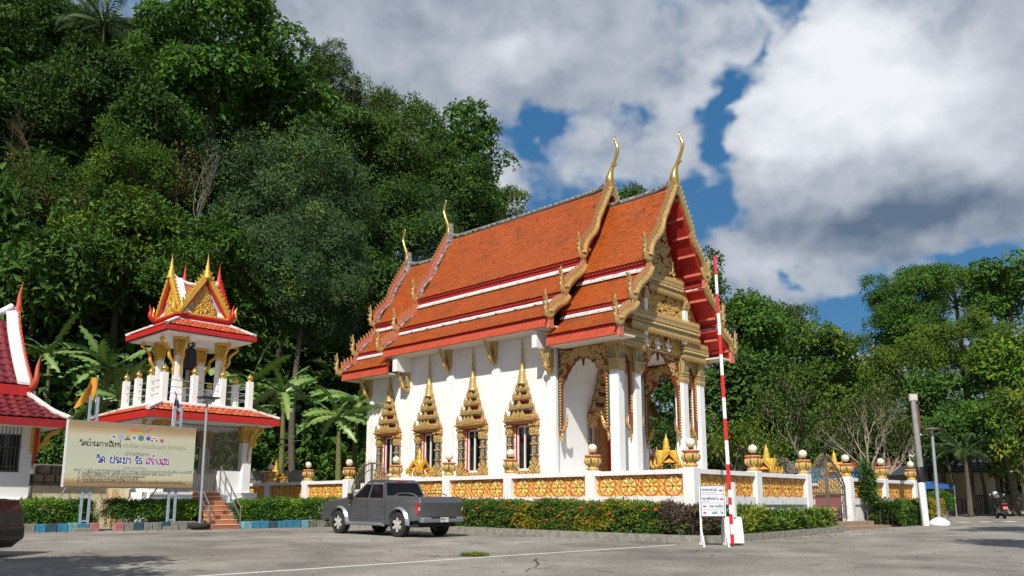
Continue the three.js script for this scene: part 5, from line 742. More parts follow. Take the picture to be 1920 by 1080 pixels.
// ---------------------------------------------------------------- golden shrines for the boundary stones
{
  const proto = thing('boundary_shrine', '', 'shrine', [0, 0, 0], { local: true, group: 'small golden shrines inside the fence' });
  const base = mb(); base.rbox(-0.42, 0.42, -0.9, -0.1, -0.42, 0.42, 0.02).rbox(-0.5, 0.5, -0.1, 0.02, -0.5, 0.5, 0.02); base.build('pedestal', MT.white, proto);
  const g = MT.goldYellow, m = mb();
  for (const [sx, sz] of [[-1, -1], [-1, 1], [1, -1], [1, 1]]) { mb().rbox(sx * 0.36 - 0.07, sx * 0.36 + 0.07, 0.02, 0.34, sz * 0.36 - 0.07, sz * 0.36 + 0.07, 0.015).box(sx * 0.36 - 0.1, sx * 0.36 + 0.1, 0.3, 0.36, sz * 0.36 - 0.1, sz * 0.36 + 0.1).build('post', g, proto); }
  for (let k = 0; k < 4; k++) { const c = Math.cos(k * Math.PI / 2), s = Math.sin(k * Math.PI / 2), q = (u, y, o) => V(u * c + o * s, y, -u * s + o * c), b = mb(); for (const e of [-1, 1]) { b.bar(q(e * 0.5, 0.28, 0.42), q(0, 0.86, 0.42), 0.12, 0.1); b.tube(spline([q(e * 0.42, 0.3, 0.42), q(e * 0.56, 0.24, 0.42), q(e * 0.62, 0.4, 0.42), q(e * 0.6, 0.58, 0.42)], 8), lerpRadii([0.05, 0.075, 0.05, 0.006], 8), 6); for (let i = 0; i < 6; i++) { const t = (i + 0.5) / 6; fin(b, q(e * mix(0.5, 0.03, t), mix(0.36, 0.92, t), 0.4), q(e * 0.75, 0.65, 0).normalize(), q(-e * 0.65, 0.75, 0).normalize(), 0.1, 0.1, q(0, 0, 1), 0.05); } } b.add(new THREE.ConeGeometry(0.05, 0.36, 8), M4().setPosition(...q(0, 1.0, 0.42).toArray())); b.build('gable', g, proto); const r = mb().bar(q(-0.4, 0.26, 0.33), q(0, 0.76, 0.33), 0.05, 0.08).bar(q(0.4, 0.26, 0.33), q(0, 0.76, 0.33), 0.05, 0.08); r.build('red_lining', MT.redBright, proto); }
  mb().poly([[-0.44, 0.42, 0.44], [0.44, 0.42, 0.44], [0.44, 0.42, -0.44], [-0.44, 0.42, -0.44], [0, 0.98, 0.44], [0, 0.98, -0.44], [0.44, 0.98, 0], [-0.44, 0.98, 0]], [[0, 4, 5, 3], [1, 4, 5, 2], [0, 7, 6, 1], [3, 7, 6, 2]]).build('roof', g, proto);
  mb().lathe([[0.26, 0.78], [0.24, 0.9], [0.16, 0.94], [0.18, 1.0], [0.15, 1.06], [0.17, 1.1], [0.13, 1.17], [0.15, 1.21], [0.115, 1.28], [0.13, 1.32], [0.1, 1.4], [0.11, 1.43], [0.05, 1.52], [0.03, 1.6], [0.001, 1.75]], 0, 0, 0, 12).build('spire', g, proto);
  const spots = [[22.2, 2.6, -26.35, 'golden boundary shrine with red lining just left of the second globe lamp behind the pickup'], [22.2, 2.5, -37.45, 'golden boundary shrine beside the bluish globe lamp near the bell tower'], [22.6, 2.5, -14.7, 'golden boundary shrine seen between the porch columns left of the fence corner'], [28.4, 2.45, -14.2, 'golden boundary shrine behind the lamp left of the right iron gate'], [34.9, 2.55, -14.4, 'golden boundary shrine rising behind the bars of the right iron gate']];
  spots.forEach(([x, y, z, label], i) => { if (!i) { proto.position.set(x, y, z); proto.rotation.y = 0.1; proto.scale.setScalar(0.72); proto.userData.label = label; } else copyOf(proto, 'boundary_shrine', label, [x, y, z], i === 2 ? 0.8 : 0.1, null, 0.72); });
  const ped = thing('shrine_plinth', 'tall maroon and gold plinth behind the bars of the right iron gate', 'plinth', [34.9, 0.7, -14.4]);
  mb().box(34.1, 35.7, 0.5, 1.25, -15.2, -13.7).box(34.25, 35.55, 1.45, 1.9, -15.05, -13.85).build('block', mat('maroon stone', [0.3, 0.07, 0.07], 0.6), ped); mb().box(34.0, 35.8, 1.25, 1.45, -15.3, -13.6).box(34.15, 35.65, 1.9, 2.05, -15.15, -13.75).box(34.4, 35.4, 2.05, 2.55, -14.95, -13.95).build('gold_band', MT.goldRelief, ped);
}
// ---------------------------------------------------------------- banner on its steel frame
{
  const BZ = -28.9, T = thing('banner', 'large cream vinyl banner with blue and purple Thai lettering on steel legs', 'banner', [11.65, 0.62, BZ]);
  const art = printed(2048, 1010, (c, W, H) => {
    const g = c.createLinearGradient(0, 0, 0, H); for (const [t, k] of [[0, '#a98c6a'], [0.09, '#b59c78'], [0.2, '#d2cdae'], [0.4, '#c8ccb6'], [0.75, '#cfd1b8'], [0.87, '#d0caa8'], [0.93, '#ab9168'], [1, '#9c7f58']]) g.addColorStop(t, k); c.fillStyle = g; c.fillRect(0, 0, W, H);
    seed(3); for (let i = 0; i < 300; i++) { c.fillStyle = `rgba(110,80,45,${rr(0.02, 0.1)})`; const top = i % 2, y = top ? rr(0, 80) : rr(H - 75, H); c.fillRect(rr(0, W), y, rr(60, 400), rr(1, 4)); }
    const cx = 1010; // row of round emblems
    const disc = (x, y, r, a, b) => { c.fillStyle = '#e9ebe4'; c.beginPath(); c.arc(x, y, r + 5, 0, 7); c.fill(); c.fillStyle = a; c.beginPath(); c.arc(x, y, r, 0, 7); c.fill(); c.fillStyle = b; c.beginPath(); c.arc(x, y, r * 0.6, 0, 7); c.fill(); c.strokeStyle = a; c.lineWidth = 4; c.beginPath(); c.moveTo(x - r * 0.3, y + r * 0.3); c.lineTo(x, y - r * 0.4); c.lineTo(x + r * 0.3, y + r * 0.3); c.stroke(); };
    disc(690, 215, 34, '#d5d9e4', '#2d3350'); disc(800, 215, 46, '#a6a5c8', '#c6c4da'); disc(1010, 215, 42, '#c8d2e2', '#5573ad'); disc(1120, 215, 48, '#3f7f78', '#5a9a8c'); disc(1240, 215, 42, '#8f8cc0', '#463f86'); disc(1468, 240, 38, '#c77f92', '#b85070');
    c.fillStyle = '#b2a03a'; c.beginPath(); c.moveTo(905, 165); c.lineTo(940, 235); c.lineTo(870, 235); c.fill(); c.fillStyle = '#54616b'; c.fillRect(858, 232, 94, 26); c.fillStyle = '#e9e4e4'; c.beginPath(); c.ellipse(1340, 210, 48, 32, 0, 0, 7); c.fill(); c.fillStyle = '#b33a49'; c.fillRect(1310, 200, 60, 18); c.fillStyle = '#33363d'; c.fillRect(1290, 232, 26, 26); c.fillRect(1364, 232, 26, 26);
    c.fillStyle = '#d8792e'; c.fillRect(940, 95, 190, 20); c.fillStyle = '#e0b040'; c.fillRect(930, 118, 210, 14); c.fillStyle = '#5aa59a'; c.beginPath(); c.arc(1165, 105, 24, 0, 7); c.fill(); c.fillStyle = '#c7663c'; c.beginPath(); c.arc(1222, 100, 22, 0, 7); c.fill(); c.fillStyle = '#5a55a0'; c.fillRect(1245, 55, 34, 20);
    thai(c, 'โครงการ', 940, 92, 28, '#c7663c', 1.2); 
    thai(c, 'วัดบ้านเกาะสิเหร่', 180, 375, 62, '#3a3f3d', 1.3, false, 640); thai(c, 'ตำบลรัษฎา อำเภอเมืองภูเก็ต จังหวัดภูเก็ต', 850, 375, 44, '#8b8a6a', 0.85, false, 1040);
    thai(c, 'เข้าร่วมโครงการ', 1085, 500, 40, '#4a4f4b', 0.9, true, 390);
    for (const [t, x, k, w] of [['วัด', 450, '#2f4f9a', 148], ['ประชา', 668, '#2f4f9a', 330], ['รัฐ', 1058, '#2f4f9a', 125], ['สร้างสุข', 1238, '#a0399a', 390]]) { thai(c, t, x, 632, 88, '#ecebdc', 2.8, false, w); thai(c, t, x, 632, 88, k, 1.5, false, w); }
    thai(c, 'โดยความร่วมมือของ', 1070, 722, 26, '#7c8070', 0.9, true, 360); thai(c, 'คณะสงฆ์ ภาครัฐ องค์กรปกครองส่วนท้องถิ่น ภาคเอกชน และประชาชน ทุกส่วนร่วมขับเคลื่อนงานตามพื้นที่นี้', 1080, 772, 30, '#4c5a86', 1, true, 1890);
    ['๑. ส่งเสริมให้วัดและชุมชนพัฒนาพื้นที่ทางกายภาพ ให้มีความสะอาด ร่มรื่น สวยงาม ๑ ๒', '๒. ส่งเสริมการปฏิบัติธรรม การเรียนรู้ทางสังคมของวัดและชุมชน', '๓. ส่งเสริมความร่วมมือของเครือข่ายในพื้นที่', '๔. ส่งเสริมให้เกิดการเรียนรู้หลักธรรมคำสอน และหลักเศรษฐกิจพอเพียง'].forEach((s, i) => thai(c, s, 200, 815 + i * 45, 30, '#3d3a2e', 1.1, false, [1480, 1040, 930, 1720][i]));
  });
  const vinyl = mat('printed vinyl', [0.92, 0.92, 0.92], 0.5); vinyl.map = art;
  { const N = 24, Mm = 10, pos = [], uv = [], idx = []; for (let j = 0; j <= Mm; j++) for (let i = 0; i <= N; i++) { const u = i / N, v = j / Mm; pos.push(9.52 + u * 4.28, 2.08 + v * 2.11, BZ + 0.06 + noise(u * 9, v * 4, 3) * 0.012 * Math.sin(u * 3.14) + (u > 0.8 && v > 0.7 ? noise(u * 30 + v * 20, v * 6, 8) * 0.02 : 0)); uv.push(u, v); } for (let j = 0; j < Mm; j++) for (let i = 0; i < N; i++) { const a = j * (N + 1) + i; idx.push(a, a + 1, a + N + 1, a + N + 1, a + 1, a + N + 2); } const g = new THREE.BufferGeometry(); g.setAttribute('position', new THREE.Float32BufferAttribute(pos, 3)); g.setAttribute('uv', new THREE.Float32BufferAttribute(uv, 2)); g.setIndex(idx); g.computeVertexNormals(); const m = mb().add(g).build('printed_sheet', vinyl, T, { keepUV: true }); }
  mb().box(9.46, 9.56, 2.06, 4.21, BZ + 0.02, BZ + 0.055).build('edge_hem', MT.frameWhite, T); mb().box(9.5, 13.82, 2.04, 2.09, BZ - 0.02, BZ + 0.03).box(9.5, 13.82, 4.17, 4.22, BZ - 0.02, BZ + 0.03).box(9.5, 13.82, 3.1, 3.15, BZ - 0.02, BZ + 0.03).build('frame_rail', MT.steel, T);
  const blueSteel = mat('pale blue painted steel', [0.33, 0.42, 0.5], 0.5, { map: MT.steel.map });
  for (const [a, b, top] of [[10.16, 10.4, 5.05], [13.03, 13.27, 4.95]]) { const l = mb(), gy = ground(a, BZ) - 0.05; for (const x of [a, b]) l.box(x - 0.035, x + 0.035, gy, top, BZ - 0.1, BZ - 0.03); for (let y = gy + 0.35; y < top; y += 0.85) l.box(a + 0.035, b - 0.035, y, y + 0.06, BZ - 0.09, BZ - 0.04); l.build('leg', blueSteel, T); mb().rbox(a - 0.2, b + 0.12, gy - 0.1, gy + 0.16, BZ - 0.22, BZ + 0.1, 0.03).build('footing', MT.kerbGrey, T); }
  for (const [x0, x1] of [[9.72, 9.25], [12.65, 12.1]]) mb().rod(V(x0, 2.15, BZ - 0.06), V(x1, ground(x1, -29.8) + 0.05, -29.9), 0.025, 6).build('brace', MT.steel, T);
  // flags on the banner's legs
  const flag = (name, label, x, y0, y1, material, shape, w, h) => { const F = thing(name, label, 'flag', [x, y0, BZ - 0.16]); mb().rod(V(x, y0, BZ - 0.16), V(x, y1, BZ - 0.16), 0.014, 6).build('flag_pole', MT.frameWhite, F); const N = 10, K = 8, pos = [], uv = [], idx = []; for (let j = 0; j <= K; j++) for (let i = 0; i <= N; i++) { const p = shape(i / N, j / K); pos.push(...p); uv.push(i / N, 1 - j / K); } for (let j = 0; j < K; j++) for (let i = 0; i < N; i++) { const a = j * (N + 1) + i; idx.push(a, a + N + 1, a + 1, a + 1, a + N + 1, a + N + 2); } const g = new THREE.BufferGeometry(); g.setAttribute('position', new THREE.Float32BufferAttribute(pos, 3)); g.setAttribute('uv', new THREE.Float32BufferAttribute(uv, 2)); g.setIndex(idx); g.computeVertexNormals(); mb().add(g).build('cloth', material, F, { keepUV: true }); };
  const cloth = (nm, map) => { const m = mat(nm, [1, 1, 1], 0.9, { transmission: 0.3, thickness: 0 }); m.map = map; return m; };
  flag('yellow_flag', 'drooping yellow flag with a red wheel on the left banner leg', 10.36, 4.4, 5.78, cloth('yellow flag cloth', printed(256, 256, (c) => { c.fillStyle = '#e0a02c'; c.fillRect(0, 0, 256, 256); c.strokeStyle = '#b5552a'; c.lineWidth = 7; c.beginPath(); c.arc(128, 128, 44, 0, 7); c.stroke(); for (let i = 0; i < 8; i++) { c.beginPath(); c.moveTo(128, 128); c.lineTo(128 + 44 * Math.cos(i * 0.785), 128 + 44 * Math.sin(i * 0.785)); c.stroke(); } })), (u, v) => [10.34 - u * mix(0.24, 0.6, v) - v * 0.04 + 0.02 * Math.sin(v * 6), mix(5.76, 4.95, v) - u * mix(0.2, 0.34, v) - 0.03 * Math.sin(u * 9), BZ - 0.16 + 0.08 * Math.sin(u * 7 + v * 3)]);
  flag('red_flag', 'furled red and white flag on the right banner leg', 13.0, 4.2, 5.58, cloth('striped flag cloth', printed(256, 256, (c) => { ['#c23a3c', '#d9d4d8', '#4a4a80', '#d9d4d8', '#c23a3c'].forEach((k, i) => { c.fillStyle = k; c.fillRect(0, [0, 42, 85, 171, 214][i], 256, 90); }); })), (u, v) => [13.02 + u * mix(0.06, 0.3, v) + 0.02 * Math.sin(v * 7), mix(5.5, 4.75, v) - u * 0.1, BZ - 0.16 + 0.05 * Math.sin(u * 12 + v * 3)]);
}
// ---------------------------------------------------------------- posts, lamps, sign and barrier
{
  const gy = ground(13.9, -28.3), P = thing('solar_lamp_post', 'slim grey lamp post standing in a black tyre beside the steps', 'lamp post', [13.9, gy, -28.3]);
  mb().rod(V(13.9, gy, -28.3), V(13.88, gy + 4.62, -28.3), 0.05, 10, 0.042).build('pole', MT.steel, P); mb().box(13.6, 14.25, gy + 4.62, gy + 4.67, -28.55, -28.05).build('solar_panel', MT.iron, P); mb().box(13.65, 14.1, gy + 4.5, gy + 4.6, -28.45, -28.15).build('lamp_head', MT.steel, P);
  const ty = mb(); ty.add(new THREE.TorusGeometry(0.26, 0.11, 10, 24).rotateX(Math.PI / 2), M4().setPosition(13.9, gy + 0.13, -28.3)); ty.build('tyre', MT.rubber, P); mb().cyl(13.9, gy, gy + 0.22, -28.3, 0.25, 0.22, 14).build('concrete_fill', MT.kerbGrey, P);
  // direction sign
  const A = V(18.76, 0, -11.22), B = V(19.13, 0, -10.78), d = B.clone().sub(A).normalize(), nrm = V(-d.z, 0, d.x); if (nrm.dot(V(-18, 0, 11)) < 0) nrm.negate();
  const g2 = ground(18.95, -11), S = thing('direction_sign', 'white direction sign with red arrows on two white legs before the fence corner', 'sign', [18.95, g2, -11]);
  const W = A.distanceTo(B), at2 = (u, y, o = 0) => A.clone().addScaledVector(d, u * W).addScaledVector(nrm, o).setY(y);
  const art = printed(512, 726, (c, w, h) => { c.fillStyle = '#dfe3ea'; c.fillRect(0, 0, w, h); c.fillStyle = '#3a4552'; c.fillRect(0, 0, w, 14); c.fillRect(0, h - 14, w, 14); c.fillRect(0, 0, 12, h); c.fillRect(w - 12, 0, 12, h); const rows = [14, 212, 410, 562, 712]; for (const y of rows) c.fillRect(12, y - 3, w - 24, 6);
    const arrow = (x, y, s) => { c.fillStyle = '#d5202a'; c.beginPath(); for (const [px, py] of [[-40, -16], [5, -16], [5, -36], [42, 0], [5, 36], [5, 16], [-40, 16]]) c.lineTo(x + s * px, y + py); c.fill(); };
    arrow(440, 118, 1); arrow(450, 320, 1); arrow(80, 486, -1); arrow(80, 636, -1);
    thai(c, 'พระพุทธไสยาสน์', 32, 125, 42, '#23272c', 1.3, false, 330); c.fillStyle = '#3a3f44'; c.font = 'bold 30px sans-serif'; c.fillText('The Reclining Buddha', 36, 182, 300); thai(c, 'พระธาตุอินทร์แขวน', 32, 330, 42, '#23272c', 1.3, false, 350); c.fillText('Golden Rock', 36, 385, 150); thai(c, 'ศาลาการเปรียญ', 190, 508, 42, '#23272c', 1.3, false, 290); thai(c, 'ขอพัก  วัด', 240, 658, 42, '#23272c', 1.3, false, 240); });
  const sheet = mat('printed sign sheet', [0.9, 0.9, 0.9], 0.35); sheet.map = art;
  const board = mb(); board.prism([at2(-0.03, 1.19, -0.03), at2(1.03, 1.19, -0.03), at2(1.03, 1.985, -0.03), at2(-0.03, 1.985, -0.03)].map((p) => p.toArray()), nrm.clone().multiplyScalar(0.025).toArray()).build('board', MT.frameWhite, S);
  mb().add(plane(at2(-0.02, 1.195, 0), d.clone().multiplyScalar(W * 1.04), V(0, 0.785, 0))).build('print', sheet, S, { keepUV: true });
  for (const u of [-0.03, 1.03]) { const l = mb(), p = at2(u, g2), q = at2(u, 1.98, 0); l.bar(at2(u, g2 + 0.02, -0.06), at2(u, 1.98, -0.06), 0.05, 0.05, d).bar(at2(u, g2 + 0.025, 0.32), at2(u, g2 + 0.025, -0.42), 0.05, 0.05).bar(at2(u, g2 + 0.03, 0.3), at2(u, g2 + 0.42, -0.06), 0.04, 0.04).bar(at2(u, g2 + 0.03, -0.4), at2(u, g2 + 0.42, -0.06), 0.04, 0.04); l.build('leg', MT.frameWhite, S); }
  // raised barrier arm in red and white bands, with its white housing
  const b0 = at(1374, 1020, 21.45), gb = ground(b0.x, b0.z), BR = thing('barrier', 'raised red and white barrier arm on a white housing by the fence corner', 'barrier', [b0.x, gb, b0.z]);
  const tip = at(1340, 480, 21.6), foot = V(b0.x, gb + 0.04, b0.z), redP = mat('signal red paint', [0.62, 0.012, 0.02], 0.4), whiteP = mat('signal white paint', [0.78, 0.78, 0.78], 0.4);
  // bands read from the photograph, from the foot up
  const yb = [1022, 1006, 990, 974, 955.5, 942, 923, 922.5, 881, 837, 797, 757, 713, 674, 636, 594, 556, 517, 480], L = foot.distanceTo(tip), marks = [0, 0.034, 0.066, 0.1, 0.13, 0.155, 0.18, 0.265, 0.345, 0.42, 0.492, 0.57, 0.643, 0.713, 0.79, 0.86, 0.93, 1];
  for (let i = 0; i + 1 < marks.length; i++) { const p = foot.clone().lerp(tip, marks[i]), q = foot.clone().lerp(tip, marks[i + 1]), w = i < 6 ? 0.075 : 0.1 - i * 0.002; mb().bar(p, q, w, w * 0.7, nrm).build('band', i % 2 ? whiteP : redP, BR); }
  const hx = at(1373, 1000, 21.9), hz = ground(hx.x, hx.z); const hb = mb(); { const R = V(FW[0] * 0 + 0.689, 0, 0.7247), F = V(0.7247, 0, -0.689), v = []; for (const [y, w, dp] of [[0.06, 0.25, 0.2], [0.66, 0.22, 0.17], [0.72, 0.19, 0.14]]) for (const [a, b] of [[-1, -1], [1, -1], [1, 1], [-1, 1]]) { const p = hx.clone().addScaledVector(R, a * w).addScaledVector(F, b * dp); v.push([p.x, hz + y, p.z]); } hb.poly(v, [[0, 1, 5, 4], [1, 2, 6, 5], [2, 3, 7, 6], [3, 0, 4, 7], [4, 5, 9, 8], [5, 6, 10, 9], [6, 7, 11, 10], [7, 4, 8, 11], [8, 9, 10, 11]]); }
  hb.build('housing', whiteP, BR); const mast = at(1376, 955, 21.75); mb().box(mast.x - 0.05, mast.x + 0.05, hz + 0.7, hz + 1.6, mast.z - 0.05, mast.z + 0.05).build('mast', whiteP, BR);
  // concrete post with a floodlight, and the slim lamp on a white base
  const c0 = at(1735, 985, 33), gc = ground(c0.x, c0.z), c1 = at(1712, 750, 33.2), C = thing('concrete_pole', 'leaning grey concrete pole with a floodlight on top beside the last fence post', 'pole', [c0.x, gc, c0.z]);
  const cp = (t) => V(c0.x, gc - 0.1, c0.z).lerp(c1, t); mb().tube([cp(0), cp(0.35)], [0.16, 0.15], 4).build('painted_foot', MT.fenceWhite, C); mb().tube([cp(0.35), cp(0.47)], [0.155, 0.145], 4).build('black_band', MT.black, C); mb().tube([cp(0.47), cp(1)], [0.14, 0.115], 4).build('shaft', MT.grey, C);
  const fl = mb(), fd = V(-0.7247, 0, 0.689), fr = V(0.689, 0, 0.7247), fc = c1.clone().add(V(0, 0.1, 0)); fl.bar(fc.clone().addScaledVector(fr, -0.17), fc.clone().addScaledVector(fr, 0.17), 0.1, 0.3); fl.build('floodlight', MT.steel, C); mb().bar(fc.clone().addScaledVector(fr, -0.14).addScaledVector(fd, 0.06), fc.clone().addScaledVector(fr, 0.14).addScaledVector(fd, 0.06), 0.02, 0.23).build('lens', mat('lamp lens', [0.6, 0.55, 0.45], 0.25), C);
  mb().tube([cp(0.97).add(V(0.12, 0, 0.1)), cp(0.8).add(V(0.14, 0, 0.1)), cp(0.72).add(V(0.1, 0, 0.08))], [0.05, 0.07, 0.03], 6).build('junction_box', mat('rusty box', [0.12, 0.04, 0.03], 0.8), C);
  const l0 = at(1762, 985, 33), gl = ground(l0.x, l0.z), l1 = at(1747, 805, 33), Lp = thing('lamp_post', 'slim pale lamp post with a flat disc head on a round white base', 'lamp post', [l0.x, gl, l0.z]);
  mb().rod(V(l0.x, gl, l0.z), l1, 0.075, 10, 0.055).build('pole', MT.steel, Lp); mb().cyl(l1.x, l1.y, l1.y + 0.06, l1.z, 0.34, 0.1, 20).build('lamp_head', mat('brown lamp shade', [0.22, 0.17, 0.12], 0.6), Lp); mb().lathe([[0.36, 0], [0.38, 0.06], [0.36, 0.16], [0.2, 0.28], [0.08, 0.32], [0, 0.32]], l0.x, gl, l0.z, 24).build('base', MT.frameWhite, Lp);
  const w0 = at(1724, 815, 33.4); mb().ball(w0.x, w0.y, w0.z, 0.07, 10).rod(w0, w0.clone().addScaledVector(fr, 0.4), 0.012, 5).build('camera_dome', MT.frameWhite, C);
}
// ---------------------------------------------------------------- kerbs of painted blocks and the long kerb of the hedge
{
  const cols = { g: MT.kerbGrey, b: mat('worn blue paint', [0.05, 0.25, 0.42], 0.8, { map: MT.kerbGrey.map }), l: mat('faded pale blue paint', [0.2, 0.42, 0.5], 0.8, { map: MT.kerbGrey.map }), p: mat('worn pink paint', [0.5, 0.2, 0.2], 0.8, { map: MT.kerbGrey.map }), d: mat('dark blue paint', [0.04, 0.1, 0.15], 0.85, { map: MT.kerbGrey.map }) };
  const kerb = (label, x0, x1, z, list, h = 0.26) => { const K = thing('block_kerb', label, 'kerb', [(x0 + x1) / 2, ground((x0 + x1) / 2, z), z]), n = list.length; seed(80 + n); for (let i = 0; i < n; i++) { const a = mix(x0, x1, i / n), b = mix(x0, x1, (i + 1) / n), g = ground((a + b) / 2, z), dz = rr(-0.02, 0.02); mb().rbox(a + 0.01, b - 0.01, g - 0.1, g + h + rr(-0.015, 0.015), z - 0.12 + dz, z + 0.12 + dz, 0.02).build('block', cols[list[i]], K); } };
  kerb('kerb of grey and blue painted blocks before the left hall', 8.2, 10.75, -28.95, 'ggbdblbp'); kerb('mostly bare grey block kerb with one pink end below the banner', 11.25, 14.35, -28.95, 'pgdggdgggg'); kerb('blue painted block kerb right of the bell tower steps', 15.55, 19.0, -28.35, 'lbbdbbblgg');
  const K = thing('hedge_kerb', 'low stained concrete kerb in front of the flowering hedge', 'kerb', [19.9, ground(19.9, -20), -20]); const m = mb(); const line = [[19.75, -28.2], [19.85, -22], [19.7, -17.5], [19.9, -13], [20.15, -11.95], [20.9, -11.55], [28.3, -11.55]];
  for (let i = 0; i + 1 < line.length; i++) { const [a, b] = [line[i], line[i + 1]], n = Math.ceil(Math.hypot(b[0] - a[0], b[1] - a[1]) / 1.5); for (let k = 0; k < n; k++) { const p = [mix(a[0], b[0], k / n), mix(a[1], b[1], k / n)], q = [mix(a[0], b[0], (k + 1) / n), mix(a[1], b[1], (k + 1) / n)]; m.bar(V(p[0], ground(...p) + 0.06, p[1]), V(q[0], ground(...q) + 0.06, q[1]), 0.16, 0.26); } } m.build('kerb_strip', MT.kerbGrey, K);
  const soil = groundStrip([[20.45, -28], [20.5, -13], [20.8, -12.3]], 1.1, 0.05).g, s2 = groundStrip([[20.8, -12.25], [28.3, -12.25]], 1.2, 0.05).g, s3 = mb(); s3.g.push(...soil, ...s2, ...groundStrip([[33.4, -12.2], [39.5, -12.2]], 1.2, 0.03).g); tag(s3.build('bed_soil', mat('bed soil', [0.09, 0.065, 0.045], 1, { bumpMap: grainBump, bumpScale: 0.03 })), null, null, null, 'structure');
}
// ---------------------------------------------------------------- leaves
function clumpGeo(n, len, wid, R, o = {}) { // n folded leaves spread through a ball of radius R
  const p = [], c = [];
  for (let i = 0; i < n; i++) {
    const dir = V(rr(-1, 1), rr(-0.55, 1), rr(-1, 1)).normalize(), at0 = dir.clone().multiplyScalar(R * Math.cbrt(rr(0.12, 1))), L = len * rr(0.7, 1.25), w = wid * rr(0.75, 1.2);
    const d = dir.clone().multiplyScalar(o.out ?? 0.8).add(V(rr(-1, 1), rr(-1, 1) - (o.droop ?? 0.3), rr(-1, 1)).multiplyScalar(0.9)).normalize(), s = d.clone().cross(V(rr(-0.4, 0.4), 1, rr(-0.4, 0.4))).normalize(), u = s.clone().cross(d).multiplyScalar(w * 0.35);
    const b = at0, t = at0.clone().addScaledVector(d, L), m = at0.clone().addScaledVector(d, L * 0.45), l = m.clone().addScaledVector(s, w / 2).add(u), r = m.clone().addScaledVector(s, -w / 2).add(u), k = rr(0.72, 1.28), y = rr(-0.1, 0.14);
    for (const q of [b, l, t, b, t, r]) { p.push(q.x, q.y, q.z); c.push(k * (1 + y), k, k * (1 - y)); }
  }
  const g = new THREE.BufferGeometry(); g.setAttribute('position', new THREE.Float32BufferAttribute(p, 3)); g.setAttribute('color', new THREE.Float32BufferAttribute(c, 3)); g.computeVertexNormals(); return g;
}
seed(101);
const leafMat = (name, tr, rough, sp) => mat(name, [1, 1, 1], rough, { vertexColors: true, transmission: tr, thickness: 0, specularIntensity: sp });
const LM = { dull: leafMat('leaf', 0.22, 0.85, 0.25), glossy: leafMat('glossy leaf', 0.12, 0.6, 0.4), bright: leafMat('thin bright leaf', 0.38, 0.9, 0.25) };
const LEAF = { // clump shapes by kind of tree
  broad: [0, 1].map(() => clumpGeo(26, 0.34, 0.17, 0.52)), fine: [0, 1].map(() => clumpGeo(44, 0.2, 0.07, 0.5, { out: 1.1 })), large: [0, 1].map(() => clumpGeo(18, 0.5, 0.22, 0.55, { droop: 0.6 })), small: [0, 1].map(() => clumpGeo(34, 0.2, 0.11, 0.48)), sparse: [0, 1].map(() => clumpGeo(12, 0.22, 0.12, 0.6)),
};
const HEDGE = [0, 1, 2].map(() => clumpGeo(20, 0.085, 0.042, 0.12, { droop: 0 })), SHRUB = [0, 1].map(() => clumpGeo(22, 0.2, 0.045, 0.16, { droop: -0.5, out: 0.6 }));
const BIGLEAF = clumpGeo(9, 0.62, 0.42, 0.5, { droop: 0.5 });
const turnTo = (dir, size) => { const q = new THREE.Quaternion().setFromUnitVectors(V(0, 1, 0), dir).multiply(new THREE.Quaternion().setFromAxisAngle(V(0, 1, 0), rr(0, 6.283))); return [q, V(size * rr(0.8, 1.2), size * rr(0.75, 1.1), size * rr(0.8, 1.2))]; };
const C3 = (c, k, warm = 0) => new THREE.Color().setRGB(c[0] * k * (1 + warm), c[1] * k * (1 + warm * 0.25), c[2] * k);
